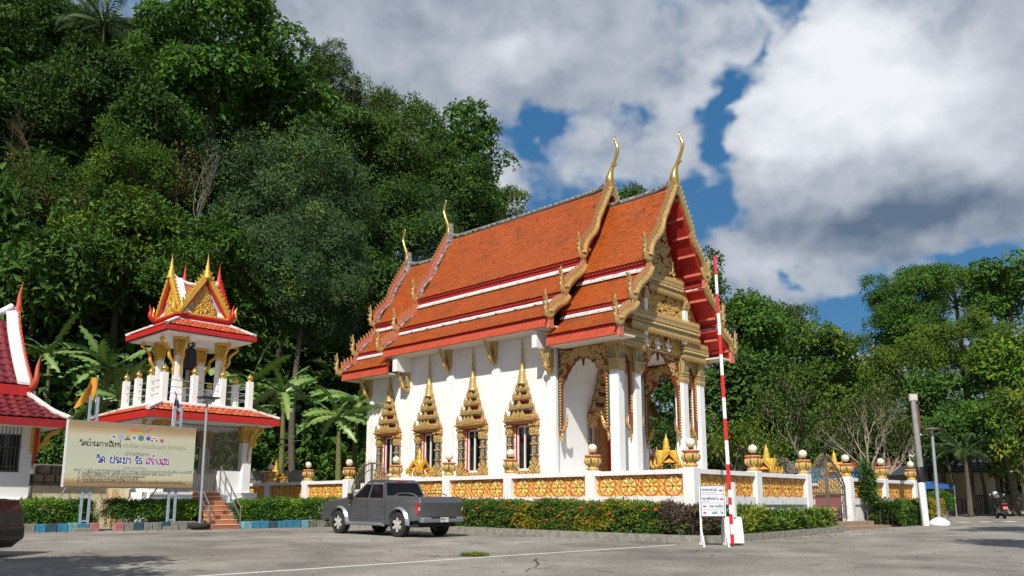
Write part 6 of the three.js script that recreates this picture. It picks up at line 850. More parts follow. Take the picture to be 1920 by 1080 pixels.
// limbs that fork from a to the lobes
function limbs(m, base, fork, lobes, r) {
  m.tube(spline([base, base.clone().lerp(fork, 0.5).add(V(rr(-0.4, 0.4), 0, rr(-0.4, 0.4))), fork], 8), lerpRadii([r * 1.25, r, r * 0.75], 8), 8);
  for (const l of lobes) { const mid = fork.clone().lerp(l, 0.5).add(V(rr(-0.5, 0.5), rr(-0.2, 0.6), rr(-0.5, 0.5))); m.tube(spline([fork, mid, l], 6), lerpRadii([r * 0.5, r * 0.3, r * 0.08], 6), 5); }
}
const darkBark = mat('dark mossy bark', [0.075, 0.065, 0.045], 0.95, { map: MT.bark.map });
function tree(name, label, x, y, rx, ry, d, kind, col, o = {}) {
  const hilly = at(x, y, d).z < -42, fill = hilly ? 1.14 : 1.06, c = at(x, y, d), s = d / 1577, RX = rx * s * fill, RY = ry * s * fill, gx = c.x + (o.lean ?? 0), gz = c.z, gy = o.base ?? (-gz > 42 ? hill(gx, gz) : ground(gx, gz)) - 0.2;
  const T = thing(name, label, 'tree', [gx, gy, gz], { group: undefined }), lobes = [], n = Math.round((o.lobes ?? 15) * 1.9), RM = Math.min(RX, RY);
  for (let i = 0; i < n; i++) { const dir = V(rr(-1, 1), rr(-1, 1), rr(-1, 1)).normalize(), k = rr(0.45, 0.92); lobes.push([c.clone().add(V(dir.x * RX * k, dir.y * RY * k, dir.z * RX * k)), RM * rr(0.23, 0.4)]); }
  const tr = mb(); limbs(tr, V(gx, gy, gz), V(c.x, Math.max(gy + 0.5, c.y - RY * 0.55), c.z), lobes.slice(0, 9).map((l) => l[0]), o.trunk ?? clamp(RX * 0.06, 0.12, 0.45)); tr.build('trunk', o.bark ?? (hilly ? darkBark : MT.bark), T);
  const size = o.size ?? rr(0.72, 1.3), flat = o.flat ?? rr(0.6, 0.95), dens = (o.dens ?? 1) * 2.1 / (size * size), pl = [[], []], cs = [[], []];
  for (const [lc, lr] of lobes) {
    const tint = rr(0.9, 1.1), warm = rr(-0.06, 0.1), N = Math.round(4 * Math.PI * lr * lr * dens * 0.72);
    for (let i = 0; i < N; i++) {
      const dir = V(rr(-1, 1), rr(-0.65, 1), rr(-1, 1)).normalize(), r = lr * rr(0.8, 1.06), p = lc.clone().add(V(dir.x * r, dir.y * r * flat, dir.z * r)), [q, sc] = turnTo(dir.clone().add(V(0, 0.5, 0)).normalize(), size), k = i & 1;
      pl[k].push(M4().compose(p, q, sc)); cs[k].push(C3(rnd() < (o.mix ?? 0) ? o.col2 : col, tint * rr(0.8, 1.2), warm));
    }
  }
  const cr = [0, 1].map((k) => instanced('crown', LEAF[kind][k], o.mat ?? LM.dull, pl[k], T, cs[k])); return T;
}
// branching bare wood
function bare(m, p, dir, len, r, depth, spread = 0.6) {
  const mid = p.clone().addScaledVector(dir, len * 0.5).add(V(rr(-1, 1), rr(-0.3, 0.3), rr(-1, 1)).multiplyScalar(len * 0.09)), e = p.clone().addScaledVector(dir, len).add(V(rr(-1, 1), 0, rr(-1, 1)).multiplyScalar(len * 0.1));
  m.tube([p, mid, e], [r, r * 0.82, r * 0.62], depth > 2 ? 6 : 4); const tips = [];
  if (depth > 0) { const n = depth > 2 ? 3 : rnd() < 0.5 ? 3 : 2; for (let i = 0; i < n; i++) tips.push(...bare(m, i === 0 ? e : p.clone().lerp(e, rr(0.45, 1)), dir.clone().add(V(rr(-1, 1), rr(-0.35, 0.75), rr(-1, 1)).multiplyScalar(spread)).normalize(), len * rr(0.6, 0.85), r * 0.58, depth - 1, spread)); } else tips.push(e);
  return tips;
}
function bareTree(name, label, x, y0, d, h, r, depth, o = {}) {
  const q = at(x, y0, d), gy = (-q.z > 42 ? hill(q.x, q.z) : ground(q.x, q.z)) - 0.1, base = V(q.x, o.base ?? gy, q.z), T = thing(name, label, 'tree', base.toArray()), m = mb(), tips = [];
  for (let i = 0; i < (o.stems ?? 1); i++) tips.push(...bare(m, base.clone().add(V(rr(-0.2, 0.2), 0, rr(-0.2, 0.2))), V(rr(-0.25, 0.25) * (o.stems ? 1.6 : 1), 1, rr(-0.25, 0.25) * (o.stems ? 1.6 : 1)).normalize(), h * 0.32, r, depth, o.spread ?? 0.6));
  m.build('trunk', o.bark ?? MT.paleBark, T);
  if (o.leaf) { const pl = [], cs = []; for (const t of tips) for (let i = 0; i < (o.per ?? 2); i++) { const [qq, sc] = turnTo(V(0, 1, 0), (o.size ?? 0.9) * rr(0.7, 1.3)); pl.push(M4().compose(t.clone().add(V(rr(-0.5, 0.5), rr(-0.4, 0.4), rr(-0.5, 0.5))), qq, sc)); cs.push(C3(rnd() < 0.25 && o.col2 ? o.col2 : o.leaf, rr(0.7, 1.3), rr(-0.1, 0.15))); } instanced('crown', LEAF[o.kind ?? 'sparse'][0], o.mat ?? LM.dull, pl, T, cs); }
}
// greens as they are in flat light
const G = { dark: [0.05, 0.108, 0.021], mid: [0.066, 0.142, 0.024], olive: [0.085, 0.138, 0.026], blue: [0.06, 0.125, 0.046], bright: [0.078, 0.185, 0.022], yellow: [0.13, 0.205, 0.022], deep: [0.042, 0.092, 0.02], brown: [0.16, 0.115, 0.05], lime: [0.22, 0.3, 0.03] };
seed(202);
tree('dark_tree', 'dark dense tree filling the upper left corner of the hillside', 50, 90, 150, 110, 64, 'broad', G.dark, { mix: 0.25, col2: G.mid });
tree('bright_tree', 'tall bright green tree at the top left with forked trunk showing', 405, 95, 150, 130, 62, 'large', G.bright, { mat: LM.bright, lobes: 20, dens: 0.5, trunk: 0.4, mix: 0.2, col2: G.mid, base: at(370, 250, 62).y - 1 });
tree('dark_tree', 'blackish green tree between the coconut palm and the bright tall tree', 185, 190, 110, 95, 58, 'broad', G.deep, { mix: 0.3, col2: G.dark });
tree('dark_tree', 'dark tree below the bright tall tree on the hillside', 290, 250, 90, 80, 56, 'broad', G.dark, { mix: 0.2, col2: G.mid });
tree('dark_tree', 'shaded dark tree at the left edge above the brown twigs', 15, 240, 110, 95, 54, 'broad', G.deep, { mix: 0.35, col2: G.dark });
tree('bronze_tree', 'dark bronze green tree top rising against the grey cloud', 610, 150, 60, 72, 76, 'small', G.dark, { mix: 0.4, col2: G.olive, lobes: 12 });
tree('olive_tree', 'olive tree on the skyline right of the bronze tree top', 690, 215, 60, 60, 77, 'small', G.olive, { mix: 0.4, col2: G.mid, lobes: 12 });
tree('dark_tree', 'green tree under the skyline, right of the forked trunk', 545, 215, 85, 80, 68, 'large', G.mid, { mix: 0.35, col2: G.bright, dens: 0.8 });
tree('dark_tree', 'dark tree behind the blue green feathery tree', 640, 300, 100, 70, 64, 'broad', G.dark, { mix: 0.3, col2: G.mid });
tree('olive_tree', 'large olive green tree right of the middle of the hillside', 745, 300, 115, 100, 66, 'small', G.olive, { mix: 0.45, col2: G.mid, lobes: 20 });
tree('bright_tree', 'bright green feathery tree on the skyline right end of the hill', 855, 250, 72, 50, 75, 'large', G.bright, { mat: LM.bright, lobes: 14, dens: 0.5, mix: 0.25, col2: G.mid });
tree('dark_tree', 'dark rounded tree left of the two rear roof horns', 770, 420, 105, 95, 60, 'small', G.mid, { mix: 0.4, col2: G.blue, lobes: 18 });
tree('dark_tree', 'dark tree just above the main roof ridge', 885, 375, 72, 70, 64, 'broad', G.dark, { mix: 0.4, col2: G.mid });
tree('yellow_tree', 'yellow green shrubby tree where the ridge meets the hill', 945, 385, 40, 45, 68, 'small', G.yellow, { mix: 0.5, col2: G.mid, lobes: 9 });
tree('sparse_tree', 'thin feathery tree against blue sky above the yellow green one', 925, 310, 30, 50, 76, 'large', G.mid, { lobes: 8, dens: 0.45 });
tree('feathery_tree', 'broad blue green feathery tree, upper of the two behind the bell tower', 545, 365, 150, 95, 53, 'fine', G.blue, { mat: LM.glossy, lobes: 26, trunk: 0.2, mix: 0.14, col2: G.yellow });
tree('feathery_tree', 'broad blue green feathery tree, lower of the two right of the bell tower', 570, 520, 130, 125, 47, 'fine', G.blue, { mat: LM.glossy, lobes: 26, trunk: 0.18, mix: 0.1, col2: G.yellow });
tree('dark_tree', 'shadowy tree behind the rear gable of the temple', 705, 570, 80, 100, 54, 'broad', G.dark, { mix: 0.3, col2: G.deep });
tree('vine_tree', 'tree hung with light green vines above the bell tower', 235, 330, 95, 80, 50, 'small', G.mid, { mix: 0.45, col2: G.yellow, lobes: 16, dens: 0.85 });
tree('vine_tree', 'vine covered tree with brown patches left of the bell tower roof', 225, 465, 110, 95, 45, 'broad', G.mid, { mix: 0.35, col2: G.yellow, lobes: 20, dens: 0.8 });
tree('green_tree', 'mid green tree at the left edge above the maroon roof', 85, 380, 100, 75, 50, 'fine', G.mid, { mix: 0.25, col2: G.brown, lobes: 16, dens: 0.8 });
tree('green_tree', 'large leaved tree directly behind the maroon roof finial', 75, 540, 105, 80, 43, 'large', G.mid, { mix: 0.25, col2: G.dark, lobes: 16, dens: 0.75 });
tree('brown_tree', 'thin brownish tree beside the pale dead trunk', 335, 340, 60, 60, 54, 'sparse', G.brown, { mix: 0.5, col2: G.olive, lobes: 10, dens: 0.8 });
tree('green_tree', 'green tree close behind the gilded gables of the bell tower', 375, 500, 85, 75, 44, 'broad', G.mid, { mix: 0.2, col2: G.bright, lobes: 14 });
tree('dark_tree', 'deep green tree in the gap between bell tower and feathery tree', 430, 600, 70, 70, 46, 'broad', G.dark, { mix: 0.3, col2: G.mid });
tree('green_tree', 'small tree top seen between the two front roof horns', 1188, 380, 32, 34, 70, 'broad', G.mid, { lobes: 8 });
tree('green_tree', 'dark green tree hugging the right edge of the porch roof', 1325, 560, 40, 100, 58, 'broad', G.mid, { lobes: 14, mix: 0.3, col2: G.dark });
tree('green_tree', 'rounded green tree right of the barrier arm tip', 1405, 620, 62, 80, 60, 'broad', G.bright, { mix: 0.45, col2: G.mid, lobes: 16 });
tree('green_tree', 'dark leafy tree low behind the barrier arm', 1385, 735, 75, 80, 52, 'broad', G.mid, { mix: 0.35, col2: G.dark, lobes: 16 });
tree('olive_tree', 'olive brown tree in the middle of the right treeline', 1478, 625, 62, 70, 66, 'small', G.olive, { mix: 0.4, col2: G.mid, lobes: 14 });
tree('yellow_tree', 'yellow green shrubby tree left of the gap of blue sky', 1550, 670, 55, 55, 60, 'broad', G.yellow, { mix: 0.5, col2: G.mid, lobes: 12, dens: 0.7 });
tree('dome_tree', 'tall dark green tree with domed crowns right of the sky gap', 1700, 585, 85, 90, 74, 'small', G.mid, { flat: 0.5, size: 1.1, mix: 0.4, col2: G.bright, lobes: 22 });
tree('dome_tree', 'high domed tree on the right skyline', 1790, 545, 75, 50, 78, 'small', G.mid, { flat: 0.5, size: 1.1, mix: 0.35, col2: G.yellow, lobes: 14 });
tree('green_tree', 'tree at the upper right edge with feathery leaves', 1890, 545, 70, 65, 64, 'large', G.mid, { mix: 0.35, col2: G.bright, lobes: 14, dens: 0.6 });
tree('yellow_tree', 'broad yellow green tree below the domed skyline trees', 1800, 640, 105, 60, 62, 'small', G.yellow, { flat: 0.5, size: 0.95, mix: 0.4, col2: G.mid, lobes: 20 });
tree('olive_tree', 'olive tree behind the concrete pole', 1700, 700, 80, 60, 60, 'small', G.yellow, { mix: 0.5, col2: G.olive, lobes: 14, dens: 0.8 });
tree('green_tree', 'green tree at the right edge above the pavilion', 1895, 690, 70, 70, 52, 'broad', G.bright, { mix: 0.5, col2: G.yellow, lobes: 14 });
tree('green_tree', 'green tree right of the concrete pole above the palms', 1775, 755, 75, 60, 56, 'broad', G.bright, { mix: 0.5, col2: G.mid, lobes: 14, dens: 0.7 });
tree('lime_tree', 'bright lime leaved tree overhanging the motorcycle at the right edge', 1905, 800, 52, 85, 41, 'broad', G.lime, { mat: LM.bright, mix: 0.5, col2: G.mid, lobes: 14, dens: 0.7, size: 0.75 });
tree('green_tree', 'low green tree behind the blue tarpaulin', 1600, 840, 60, 45, 60, 'broad', G.mid, { mix: 0.4, col2: G.bright, lobes: 10 });
tree('green_tree', 'low dark green tree behind the golden shrine by the gate', 1470, 820, 60, 50, 52, 'broad', G.mid, { mix: 0.4, col2: G.dark, lobes: 10 });
tree('dark_tree', 'dark tree seen through the porch columns', 1250, 780, 50, 110, 50, 'broad', G.dark, { mix: 0.3, col2: G.mid, lobes: 14 });
bareTree('half_bare_tree', 'half bare tree with yellowing leaves right of the porch columns', 1400, 940, 44, 5.2, 0.16, 4, { leaf: G.yellow, col2: G.mid, per: 3, stems: 2, kind: 'sparse', mat: LM.bright, spread: 0.75 });
bareTree('half_bare_tree', 'wide tree of grey twigs and small leaves above the right gate', 1525, 940, 47, 8.2, 0.2, 5, { leaf: G.olive, col2: G.mid, per: 2, kind: 'sparse', bark: mat('grey twig', [0.2, 0.18, 0.15], 0.95), spread: 0.7 });
bareTree('bare_tree', 'pale bare tree with forked trunk left of the concrete pole', 1655, 940, 44, 7.2, 0.13, 5, { stems: 2, spread: 0.55, leaf: G.olive, per: 1, kind: 'sparse', size: 0.7 });
bareTree('bare_tree', 'grey twiggy bare tree between the green trees on the right', 1810, 800, 58, 8, 0.14, 5, { stems: 2, spread: 0.7, leaf: G.olive, per: 1, size: 0.7 });
bareTree('dead_tree', 'pale dead tree trunk on the hillside above the bell tower', 378, 480, 45, 8.5, 0.05, 4, { bark: mat('grey dead wood', [0.2, 0.18, 0.15], 0.95), base: at(382, 500, 45).y, spread: 0.5 });
bareTree('dead_tree', 'brown leafless branches at the upper left of the hillside', 55, 320, 49, 4.5, 0.04, 4, { base: at(55, 330, 49).y, stems: 2, spread: 0.8, bark: mat('brown twig', [0.13, 0.09, 0.06], 0.95) });
tree('grove_tree', 'leafy tree shading the open pavilion, between the two garden palms', 1822, 800, 85, 42, 45, 'broad', G.mid, { mix: 0.4, col2: G.bright, lobes: 16, trunk: 0.13 });
tree('grove_tree', 'leafy tree whose low crown overhangs the right end of the pavilion', 1900, 850, 50, 40, 44, 'broad', G.mid, { mix: 0.4, col2: G.yellow, lobes: 12, trunk: 0.12 });
tree('grove_tree', 'leafy tree between the slim lamp post and the left garden palm', 1762, 835, 40, 42, 47, 'broad', G.mid, { mix: 0.4, col2: G.bright, lobes: 10 });
tree('green_tree', 'mid green tree filling the treeline above the blue shelter', 1505, 735, 85, 70, 63, 'broad', G.olive, { mix: 0.5, col2: G.yellow, lobes: 16 });
tree('green_tree', 'mid green tree under the gap of blue sky', 1590, 745, 75, 62, 66, 'broad', G.bright, { mix: 0.5, col2: G.yellow, lobes: 15 });
tree('olive_tree', 'olive green tree at the right side of the sky gap', 1650, 715, 60, 62, 69, 'small', G.mid, { mix: 0.5, col2: G.yellow, lobes: 14 });
tree('green_tree', 'dense green tree low behind the half bare trees', 1440, 720, 70, 65, 64, 'broad', G.mid, { mix: 0.3, col2: G.dark, lobes: 14 });
tree('green_tree', 'dense green tree left of the house with the large red roof', 1560, 830, 70, 50, 63, 'broad', G.dark, { mix: 0.4, col2: G.mid, lobes: 12 });
// undergrowth that covers the hillside, too dense to count
{
  seed(303); const pl = [[], []], cs = [[], []], n = 20000;
  for (let i = 0; i < n; i++) { const x = rr(-14, 105), z = rr(-43, -112), y = hill(x, z); const f = x * FW[0] + z * FW[1], r = x * 0.689 + z * 0.7247; if (f < 20 || Math.abs(r / f) > 0.7) continue; const [q, sc] = turnTo(V(rr(-0.4, 0.1), 1, rr(-0.1, 0.4)).normalize(), rr(1.3, 2.8)); const k = i & 1; pl[k].push(M4().compose(V(x, y + rr(0.1, 3.0), z), q, sc)); const t = fbm(x * 0.12, z * 0.12, 5, 3); cs[k].push(C3(t > 0 ? G.mid : G.dark, rr(0.8, 1.25))); }
  const b = instanced('undergrowth', LEAF.broad[0], LM.dull, pl[0], null, cs[0]), b2 = instanced('undergrowth', LEAF.large[0], LM.dull, pl[1], null, cs[1]);
  // vegetation at the foot of the slope, in front of the hill and round the far buildings
  const p3 = [], c3 = []; seed(304); for (let i = 0; i < 3600; i++) { const x = rr(4, 40), z = rr(-41.8, -47), h = rr(0, 3.2) * (0.4 + 0.6 * Math.abs(noise(x * 0.4, 3, 1) * 2)); const [q, sc] = turnTo(V(0, 1, 0.3).normalize(), rr(0.5, 1.1)); p3.push(M4().compose(V(x, Math.max(2.6, hill(x, z)) + h, z), q, sc)); const t = fbm(x * 0.4, h * 0.4, 5, 3); c3.push(C3(t > 0.08 ? G.bright : G.mid, rr(0.75, 1.2), t > 0.2 ? 0.5 : 0)); }
  instanced('slope_thicket', LEAF.broad[1], LM.dull, p3, null, c3);
  const p4 = [], c4 = []; for (let i = 0; i < 5200; i++) { const p = at(rr(1240, 1990), 900, rr(58, 80)), h = rr(0, 7); const [q, sc] = turnTo(V(-0.3, 1, 0.2).normalize(), rr(0.9, 2)); p4.push(M4().compose(V(p.x, 0.8 + h, p.z), q, sc)); const t = fbm(p.x * 0.2, h * 0.3, p.z * 0.2, 3); c4.push(C3(t > 0.05 ? G.mid : G.olive, rr(0.75, 1.2))); }
  instanced('far_thicket', LEAF.broad[0], LM.dull, p4, null, c4);
}
// ---------------------------------------------------------------- banana plants
const bananaMat = mat('banana leaf', [1, 1, 1], 0.45, { vertexColors: true, transmission: 0.25, thickness: 0 });
function bananaLeaf(L, W, droop, torn) { // grows along +x from the origin, arching down
  const N = 22, pos = [], col = [], idx = []; const P = (t) => V(L * (t - 0.12 * droop * t * t), L * (0.75 * t * (1 - 0.45 * droop) - 0.9 * droop * t * t * 0.75), 0);
  for (let i = 0; i <= N; i++) { const t = i / N, p = P(t), w = W * Math.pow(Math.sin(Math.PI * clamp(t * 0.93 + 0.06)), 0.55) * (t < 0.1 ? t / 0.1 * 0.8 : 1), tear = torn && i % 3 === 2 ? 0.45 : 1, tip = rr(-0.04, 0.04) * L; for (const [s, k] of [[-1, 1], [-0.5, 1], [0, 0], [0.5, 1], [1, 1]]) { const ww = w * s * (Math.abs(s) === 1 ? tear : 1); pos.push(p.x + (Math.abs(s) === 1 ? tip + 0.05 * L : 0), p.y - Math.abs(ww) * 0.2 + (s === 0 ? 0.01 : 0) + Math.abs(s) * 0.05, ww); const g = s === 0 ? [0.28, 0.36, 0.1] : [0.12 * rr(0.8, 1.2), 0.25 * rr(0.85, 1.15), 0.045]; col.push(...g); } }
  for (let i = 0; i < N; i++) for (let k = 0; k < 4; k++) { if (torn && (k === 0 || k === 3) && i % 3 === 2 && rnd() < 0.8) continue; const a = i * 5 + k, b = a + 5; idx.push(a, a + 1, b, b, a + 1, b + 1); }
  const g = new THREE.BufferGeometry(); g.setAttribute('position', new THREE.Float32BufferAttribute(pos, 3)); g.setAttribute('color', new THREE.Float32BufferAttribute(col, 3)); g.setIndex(idx); g.computeVertexNormals(); return g;
}
seed(404);
const BL = [bananaLeaf(2.6, 0.34, 0.75, true), bananaLeaf(2.3, 0.33, 1.1, true), bananaLeaf(2.4, 0.31, 0.45, true), bananaLeaf(2.0, 0.34, 1.4, true)];
function banana(label, x, y, d, h, n, s = 1) { // x, y, d: the crown's heart
  const c = at(x, y, d), base = V(c.x + rr(-0.2, 0.2), c.y - h, c.z), T = thing('banana_plant', label, 'banana plant', base.toArray());
  mb().tube(spline([base, base.clone().lerp(c, 0.5).add(V(rr(-0.1, 0.1), 0, 0)), c], 8), lerpRadii([0.16, 0.13, 0.08], 8), 8).build('stem', mat('banana stem', [0.16, 0.17, 0.06], 0.7, { map: MT.bark.map }), T);
  n += 3; for (let i = 0; i < n; i++) { const a = i * 2.4 + rr(-0.4, 0.4), v = i % 4, m = new THREE.Mesh(BL[v], bananaMat), up = i >= n - 2 ? 0.75 : rr(-0.2, 0.28); m.name = 'leaf'; m.position.set(c.x - base.x, h - rr(0, 0.25), c.z - base.z); m.rotation.set(0, a, 0); m.rotateZ(up); m.rotateX(rr(-0.9, 0.9)); m.scale.setScalar(s * rr(0.8, 1.1)); T.add(m); }
}
banana('large banana plant with arching leaves left of the bell tower', 205, 690, 38, 4.6, 13, 1.15); banana('banana plant partly hidden by the maroon roof finial', 95, 660, 41, 4, 9, 1.0); banana('banana plant close behind the yellow flag', 225, 745, 36.5, 3, 9, 0.9); banana('tall banana plant behind the right side of the bell tower deck', 470, 720, 41, 4, 9, 1.1);
banana('banana plant with wide arching leaves right of the bell tower', 530, 735, 41, 4, 11, 1.15); banana('banana plant before the dark gap left of the temple', 635, 780, 40, 3.6, 10, 1.1); banana('banana plant touching the rear corner of the temple', 672, 750, 43, 4.4, 9, 1.2); banana('banana plant tucked under the upper deck of the tower', 455, 770, 39.5, 3, 7, 0.9);
// ---------------------------------------------------------------- palms
function frondGeo(L, droop) { const m = mb(), P = (t) => V(L * (t - 0.1 * droop * t * t), L * (0.55 * t - droop * 0.85 * t * t), 0), pts = []; for (let i = 0; i <= 10; i++) pts.push(P(i / 10)); m.tube(pts, lerpRadii([0.035, 0.02, 0.006], 10), 4); const v = [], f = []; for (let i = 2; i < 40; i += 2) { const t = i / 40, p = P(t), q = P(Math.min(1, t + 0.02)), l = L * 0.3 * Math.sin(Math.PI * clamp(t * 0.9 + 0.08)); for (const s of [-1, 1]) { const e = [p.x + l * 0.6, p.y - l * 0.55, s * l * 0.6], k = v.length; v.push(p.toArray(), [p.x + l * 0.28, p.y - l * 0.15, s * l * 0.36], e, [p.x + l * 0.3 + 0.035, p.y - l * 0.15, s * l * 0.34]); f.push([k, k + 1, k + 2], [k, k + 2, k + 3]); } } m.poly(v, f); return m.merged(); }
const FR = [frondGeo(2.3, 0.7), frondGeo(2.3, 1.05), frondGeo(2.1, 0.3)], frondMat = mat('palm frond', [0.07, 0.13, 0.035], 0.55, { transmission: 0.2, thickness: 0 });
function palm(label, x, y, d, baseY, n, s = 1, col) { const c = at(x, y, d), gy = baseY ?? ground(c.x, c.z), T = thing('palm_tree', label, 'palm', [c.x, gy, c.z]); mb().tube(spline([[c.x + 0.1, gy, c.z], [c.x + 0.15, (gy + c.y) / 2, c.z], c], 10), lerpRadii([0.15, 0.1, 0.09], 10), 8).build('trunk', MT.bark, T); for (let i = 0; i < n; i++) { const m = new THREE.Mesh(FR[i % 3], frondMat); m.name = 'frond'; m.position.set(0, c.y - gy, 0); m.rotation.y = i * 2.4; m.rotateZ(rr(-0.15, 0.35) + (i > n - 4 ? 0.5 : 0)); m.scale.setScalar(s * rr(0.85, 1.1)); T.add(m); } }
seed(505);
palm('left of the two garden palms before the dark pavilion', 1808, 850, 43, null, 15, 0.85); palm('right palm with drooping fronds between pavilion and motorcycle', 1862, 838, 44, null, 13, 0.9); palm('coconut palm whose crown shows between the trees at the top left', 195, 45, 62, at(195, 200, 62).y, 16, 1.9);
// ---------------------------------------------------------------- hedges and shrubs
function hedge(name, label, line, w, h, dens, cols, o = {}) { // line of [x, z] on the ground
  const mid = line[line.length >> 1], T = thing(name, label, o.category ?? 'hedge', [mid[0], ground(...mid), mid[1]]), pl = [[], [], []], cs = [[], [], []], fl = [], fc = [], tw = mb();
  for (let i = 0; i + 1 < line.length; i++) {
    const [a, b] = [line[i], line[i + 1]], L = Math.hypot(b[0] - a[0], b[1] - a[1]), nx = -(b[1] - a[1]) / L, nz = (b[0] - a[0]) / L, N = Math.round(L * (w + 2 * h) * dens);
    for (let k = 0; k < N; k++) {
      const t = rnd(), side = rnd(), bump = 1 + noise(mix(a[0], b[0], t) * 1.7, mix(a[1], b[1], t) * 1.7, 2) * (o.rough ?? 0.14), H = (typeof h === 'number' ? h : h) * bump; let u, y; if (side < w / (w + 1.6 * h)) { u = rr(-0.5, 0.5) * w; y = H * rr(0.9, 1.02); } else { u = (rnd() < 0.5 ? -1 : 1) * 0.5 * w * rr(0.78, 1.02); y = H * rr(o.low ?? 0.06, 1); } if (rnd() < 0.18) { u = rr(-0.45, 0.45) * w; y = H * rr(0.1, 0.9); }
      const x = mix(a[0], b[0], t) + nx * u, z = mix(a[1], b[1], t) + nz * u, g = ground(x, z), [q, sc] = turnTo(V(nx * u * 1.2, 0.8, nz * u * 1.2).normalize(), o.size ?? 1), j = k % 3, zone = fbm(x * 0.7, y, z * 0.7, 3);
      pl[j].push(M4().compose(V(x, g + y, z), q, sc)); const c = zone > 0.1 ? cols[1] : rnd() < 0.2 ? cols[2] : cols[0]; cs[j].push(C3(c, rr(0.75, 1.3), rr(-0.1, 0.1)));
      if (o.flowers && rnd() < o.flowers && y > H * 0.25) { fl.push(M4().compose(V(x + nx * Math.sign(u) * 0.06, g + y + 0.04, z + nz * Math.sign(u) * 0.06), new THREE.Quaternion().setFromAxisAngle(V(0, 1, 0), rr(0, 6)), V(1, 0.8, 1).multiplyScalar(rr(0.6, 1.25)))); fc.push(C3(rnd() < 0.3 ? [0.6, 0.22, 0.02] : [0.62, 0.12, 0.018], rr(0.75, 1.2))); }
    }
    for (let k = 0; k < L * 7; k++) { const t = rnd(), u = rr(-0.3, 0.3) * w, x = mix(a[0], b[0], t) + nx * u, z = mix(a[1], b[1], t) + nz * u, g = ground(x, z); tw.tube([V(x, g, z), V(x + rr(-0.08, 0.08), g + h * 0.5, z + rr(-0.08, 0.08)), V(x + rr(-0.15, 0.15), g + h * 0.92, z + rr(-0.15, 0.15))], [0.012, 0.009, 0.004], 4); }
  }
  (o.geo ?? HEDGE).forEach((g, j) => pl[j] && instanced('foliage', g, o.mat ?? LM.glossy, pl[j], T, cs[j])); tw.build('twigs', MT.bark, T, { kind: 'stuff' });
  if (fl.length) instanced('flower', FLOWER, flowerMat, fl, T, fc); return T;
}
const FLOWER = (() => { seed(9); const m = mb(); for (let i = 0; i < 14; i++) { const d = V(rr(-1, 1), rr(-0.3, 1), rr(-1, 1)).normalize(); m.add(new THREE.OctahedronGeometry(0.024), M4().setPosition(d.x * 0.045, d.y * 0.045, d.z * 0.045)); } return m.merged(); })(), flowerMat = mat('flower petal', [1, 1, 1], 0.8, { transmission: 0.25, thickness: 0 });
seed(606);
const ix = [[0.06, 0.14, 0.016], [0.2, 0.23, 0.018], [0.11, 0.17, 0.018]];
hedge('flowering_hedge', 'long clipped hedge with orange flowers in front of the wheel fence', [[19.4, -28.7], [20.4, -28.0], [20.5, -23], [20.42, -18], [20.5, -13.4]], 0.85, 0.98, 95, ix, { flowers: 0.24 });
hedge('dry_hedge', 'purple brown dry end of the hedge at the fence corner', [[20.5, -13.4], [20.55, -12.5], [21.2, -12.3]], 0.8, 0.92, 62, [[0.1, 0.07, 0.05], [0.08, 0.1, 0.03], [0.12, 0.08, 0.055]], { flowers: 0.004, low: 0.3 });
hedge('clipped_hedge', 'low green hedge behind the blue kerb by the left hall', [[8.3, -29.5], [10.7, -29.5]], 0.8, 0.9, 120, [[0.075, 0.18, 0.016], [0.13, 0.25, 0.022], [0.045, 0.12, 0.014]]);
hedge('clipped_hedge', 'thin leggy hedge under the banner with white wall showing through', [[11.1, -29.5], [14.3, -29.5]], 0.6, 0.92, 70, [[0.075, 0.18, 0.016], [0.13, 0.25, 0.022], [0.045, 0.12, 0.014]], { low: 0.45 });
hedge('clipped_hedge', 'low green hedge right of the bell tower steps', [[15.65, -28.9], [19.2, -28.7]], 0.8, 0.98, 115, [[0.075, 0.18, 0.016], [0.13, 0.25, 0.022], [0.045, 0.12, 0.014]]);
const sh3 = [SHRUB[0], SHRUB[1], SHRUB[0]];
hedge('flower_bed', 'loose green shrubs with a few red flowers right of the barrier', [[21.4, -12.2], [24, -12.2], [28.2, -12.2]], 0.8, 0.56, 42, [[0.1, 0.17, 0.02], [0.19, 0.24, 0.024], [0.07, 0.12, 0.016]], { geo: sh3, rough: 0.9, flowers: 0.02, category: 'shrubs', low: 0.1 });
hedge('flowering_shrub', 'dark green shrub with small orange flowers right of the gate pillar', [[33.4, -12.0], [36.2, -12.0]], 1.1, 0.85, 75, [[0.05, 0.12, 0.014], [0.085, 0.16, 0.018], [0.035, 0.085, 0.012]], { rough: 0.35, flowers: 0.015, category: 'shrub' });
hedge('croton_shrub', 'yellow leaved shrub between the dark shrub and the concrete pole', [[36.3, -12.0], [38.9, -12.0]], 1.1, 0.85, 75, [[0.3, 0.24, 0.016], [0.36, 0.22, 0.02], [0.12, 0.15, 0.016]], { rough: 0.35, category: 'shrub' });
